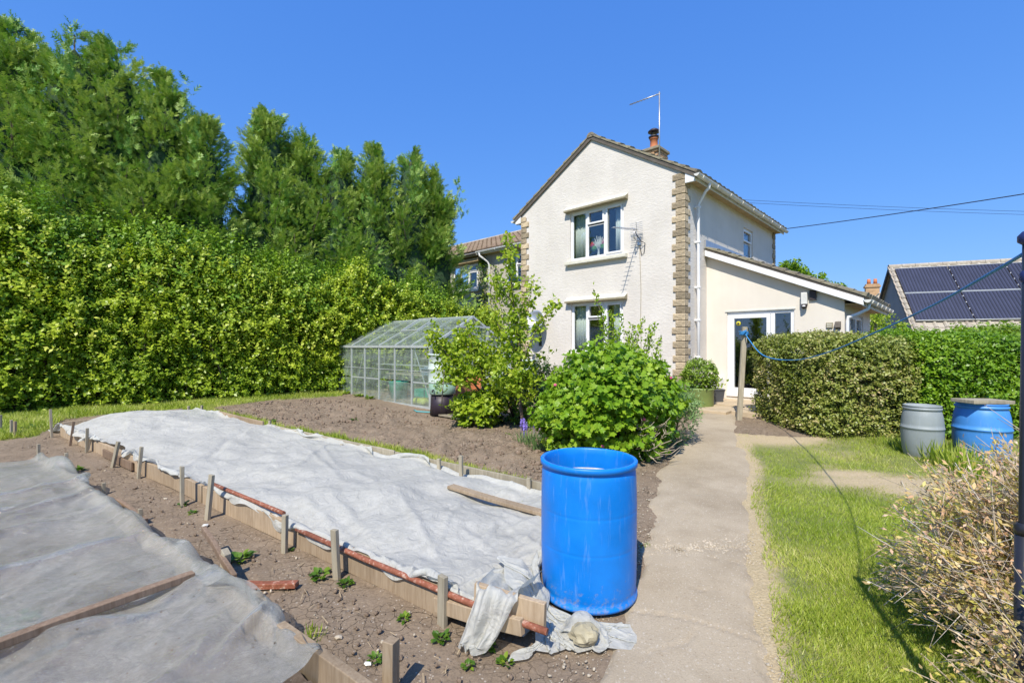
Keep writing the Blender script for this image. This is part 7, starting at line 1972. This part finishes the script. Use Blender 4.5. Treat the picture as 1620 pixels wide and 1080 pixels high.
while x < dz[1] - .1: MB().box(x, x + .16, .105, .12, .02, dz[3] - .02).build('board', M['dark_wood'], ddo); x += .19
MB().box(.72, .76, -.03, 0, .2, 1.98).build('batten', M['upvc'], ga)
roof_front(ga, -.12, LX, -.30, ze - .30 * (zr - ze) / hw + .02, hw, zr + .02, M['tile_buff'], .30, .30, 8, bold=1.3)
bk = MB(); bk.prism([(-.12, hw, zr + .02), (-.12, 2 * hw + .3, ze - .3), (-.12, 2 * hw + .3, ze - .22), (-.12, hw, zr + .10)], (LX + .12, 0, 0)); bk.build('rear_roof', M['tile_buff'], ga)
rg = MB(); x = -.14
while x < LX:
    pts = [(x, hw + .12 * math.cos(a), zr + .05 + .11 * math.sin(a)) for a in [R(-20), R(20), R(60), R(90), R(120), R(160), R(200)]]; rg.prism(pts, (.42, 0, 0)); x += .43
rg.build('ridge_tiles', M['tile_buff'], ga)['kind'] = 'stuff'
M['verge'] = simple('mortared_verge', (.40, .34, .27), .9, .25, 14, .5, 40, .01)
sg = (zr - ze) / hw
vb = MB(); vb.prism([(-.15, 2 * hw + .30, ze - .30 * sg - .12), (-.15, hw, zr - .12), (-.15, hw, zr + .06), (-.15, 2 * hw + .30, ze - .30 * sg + .06)], (.05, 0, 0)); vb.build('barge_board', M['dark_wood'], ga)
vb = MB(); vb.prism([(-.15, -.30, ze - .30 * sg - .10), (-.15, hw, zr - .10), (-.15, hw, zr + .0), (-.15, -.30, ze - .30 * sg + .0)], (.05, 0, 0)); vb.build('barge_board', M['dark_wood'], ga)
n_ = 12
vt = None
for i in range(n_):
    t_ = i / n_; y0_, z0_ = -.30 + (hw + .30) * t_, ze - .30 * sg + (hw + .30) * sg * t_
    m_ = MB(); dy, dz_ = (hw + .30) / n_ * 1.05, (hw + .30) * sg / n_ * 1.05
    if vt is None:
        m_.prism([(-.17, 0, .01), (-.17, dy, dz_ + .01), (-.17, dy, dz_ + .075), (-.17, 0, .13)], (.14, 0, 0)); vt = m_.build('verge_tile', M['verge'], ga, bevel=.008); o = vt
    else: o = vt.copy(); COL.objects.link(o)
    o.location = (0, y0_, z0_)
gutter(ga, (-.12, -.37, ze - .30 * sg + .0), (LX, -.37, ze - .30 * sg + .0), side=(0, 1, 0), mat=M['fascia_dark']); MB().box(-.1, LX, -.31, -.28, ze - .30 * sg - .16, ze - .30 * sg + .0).build('fascia', M['upvc_dirty'], ga)
MB().box(-.1, LX, -.28, -.002, ze - .30 * sg - .16, ze - .30 * sg - .13).build('soffit', M['upvc_dirty'], ga)
# solar panels: each a part, tubes as relief
M['solar'] = simple('solar_glass_navy', (.042, .047, .085), .4, .15, 2); M['solar_tube'] = simple('solar_tube', (.02, .023, .042), .45, .1, 2)
slope = math.atan2(sg, 1); Ls = (hw + .30) / math.cos(slope)
pw_, ph_ = 1.62, 1.44; first = None
for row in range(2):
    for col in range(6):
        x0_ = .0 + col * (pw_ + .05); s0 = .60 + row * (ph_ + .05)
        if first is None:
            pnl = MB().box(0, pw_, 0, ph_, 0, .05).build('solar_panel', M['solar'], ga, bevel=.004)
            m_ = MB(); 
            for k in range(16): xx = .05 + k * (pw_ - .1) / 15; m_.bar((xx, .02, .055), (xx, ph_ - .02, .055), .042, .02)
            m_.build('collector_tubes', M['solar_tube'], pnl)['kind'] = 'stuff'
            MB().box(-.015, pw_ + .015, -.014, .004, .0, .058).build('frame_rail', M['alu'], pnl); MB().box(-.015, pw_ + .015, ph_ - .004, ph_ + .014, .0, .058).build('frame_rail', M['alu'], pnl)
            m_ = MB(); 
            for k in range(4): m_.box(pw_ + .008, pw_ + .034, .2 + k * .33, .225 + k * .33, .0, .07)
            m_.build('clamp', M['upvc'], pnl)['kind'] = 'stuff'
            first = pnl; o = pnl
        else: o = copy_tree(first, ga)
        off = .13
        o.location = (x0_, -.30 + s0 * math.cos(slope) - off * math.sin(slope), ze - .30 * sg + s0 * math.sin(slope) + off * math.cos(slope)); o.rotation_euler = (slope, 0, 0)
for k, z in enumerate((3.75, 3.35)):
    m_ = MB(); m_.bar((-.17, 2 * hw - .9 - k * -.2, z), (-.17, 2 * hw - 1.3 - k * -.2, z + .1), .04, .03); m_.build('cable_clip', M['upvc'], ga)

# ------------------------------------------------------------------ far house, trees, cables
fh = empty('far_house', at(1392, 540, 38) * 1, R(-30), 'distant house with a buff brick chimney between the extension and the garage', 'house'); fh.location.z = 0
MB().box(-3, 5, 0, 6, 0, 4.6).build('wall', M['old_render'], fh)
zrf = CAMZ + (548 - 462) / 740 * 40
rf = MB(); rf.prism([(-3.3, -.4, 4.4), (-3.3, 3, zrf), (-3.3, 6.4, 4.4)], (8.6, 0, 0)); rf.build('roof', M['tile_buff'], fh)
cc = MB(); cc.box(-.6, .35, 2.5, 3.3, zrf - 1, zrf + .75); cc.box(-.68, .43, 2.42, 3.38, zrf + .45, zrf + .6); co = cc.build('chimney', M['brick_y'], fh)
for k in (-.35, .1): MB().lathe([(0, 0), (.15, 0), (.12, .45), (.0, .45)], 12, (k, 2.9, zrf + .75)).build('chimney_pot', M['terracotta'], co)
def far_tree(px, py, D_, w_, hgt, seed, label, mat='darkbush', leaf=.16, n=5200):
    x_, y_ = at(px, py, D_).xy; topz = at(px, py, D_).z; g = np.random.default_rng(seed); root = empty('tree', (x_, y_, 0), 0, label, 'tree', 'trees beyond the house')
    t_ = MB(); t_.tube([(0, 0, 0), (.1, 0, topz * .4), (0, 0, topz * .8)], [.25, .18, .05], 8); t_.build('trunk', M['bark'], root)
    ncl = 40; c = norm(g.normal(size=(ncl, 3))) * np.array([w_, w_, hgt * .5]) * g.uniform(.4, 1, (ncl, 1)) + np.array([0, 0, topz - hgt * .5])
    k = n // ncl; P = (c[:, None] + norm(g.normal(size=(ncl, k, 3))) * g.uniform(.2, 1, (ncl, k, 1)) * w_ * .33).reshape(-1, 3); P[:, 2] = np.minimum(P[:, 2], topz)
    scatter('crown', LEAF_V, LEAF_F, P, g.normal(size=P.shape), g.normal(size=P.shape) + np.array([0, -.3, .6]), g.uniform(.6, 1.3, len(P)) * leaf, M[mat], root, g.uniform(0, 1, len(P)))
far_tree(1252, 408, 26, 1.0, 2.6, 1, 'green tree crown showing above the lean-to roof', 'currant'); far_tree(1290, 430, 27, .7, 2, 2, 'lower right shoulder of greenery over the lean-to roof', 'currant', n=2600); far_tree(1320, 444, 28, .6, 2, 3, 'small tuft of tree top near the end of the lean-to roof', 'currant', n=2000)
far_tree(1386, 492, 14.5, .75, 1.6, 4, 'light foliage filling the gap between the extension and the garage', 'young', leaf=.09, n=3000)
# overhead cables
def cable(p, q, sag, r, label):
    pts = [p.lerp(q, i / 24) - Vector((0, 0, sag * 4 * (i / 24) * (1 - i / 24))) for i in range(25)]
    o = MB().tube([v - p for v in pts], r, 5).build('overhead_cable', M['cable']); o.location = p; tag(o, label, 'cable', 'overhead cables right of the house')
ce = HC + EX * (EVO + .1) + EY * (HL + .1) + Vector((0, 0, 5.62))
q_ = at(1620, 292, 11.0); cable(ce, ce + (q_ - ce) * 3.0, .25, .013, 'thick black overhead cable running from the far eave of the house')
cable(at(1100, 312, 34), at(2100, 342, 30), .3, .012, 'upper one of two thin distant cables'); cable(at(1100, 316, 34), at(2100, 348, 30), .3, .012, 'lower one of two thin distant cables')
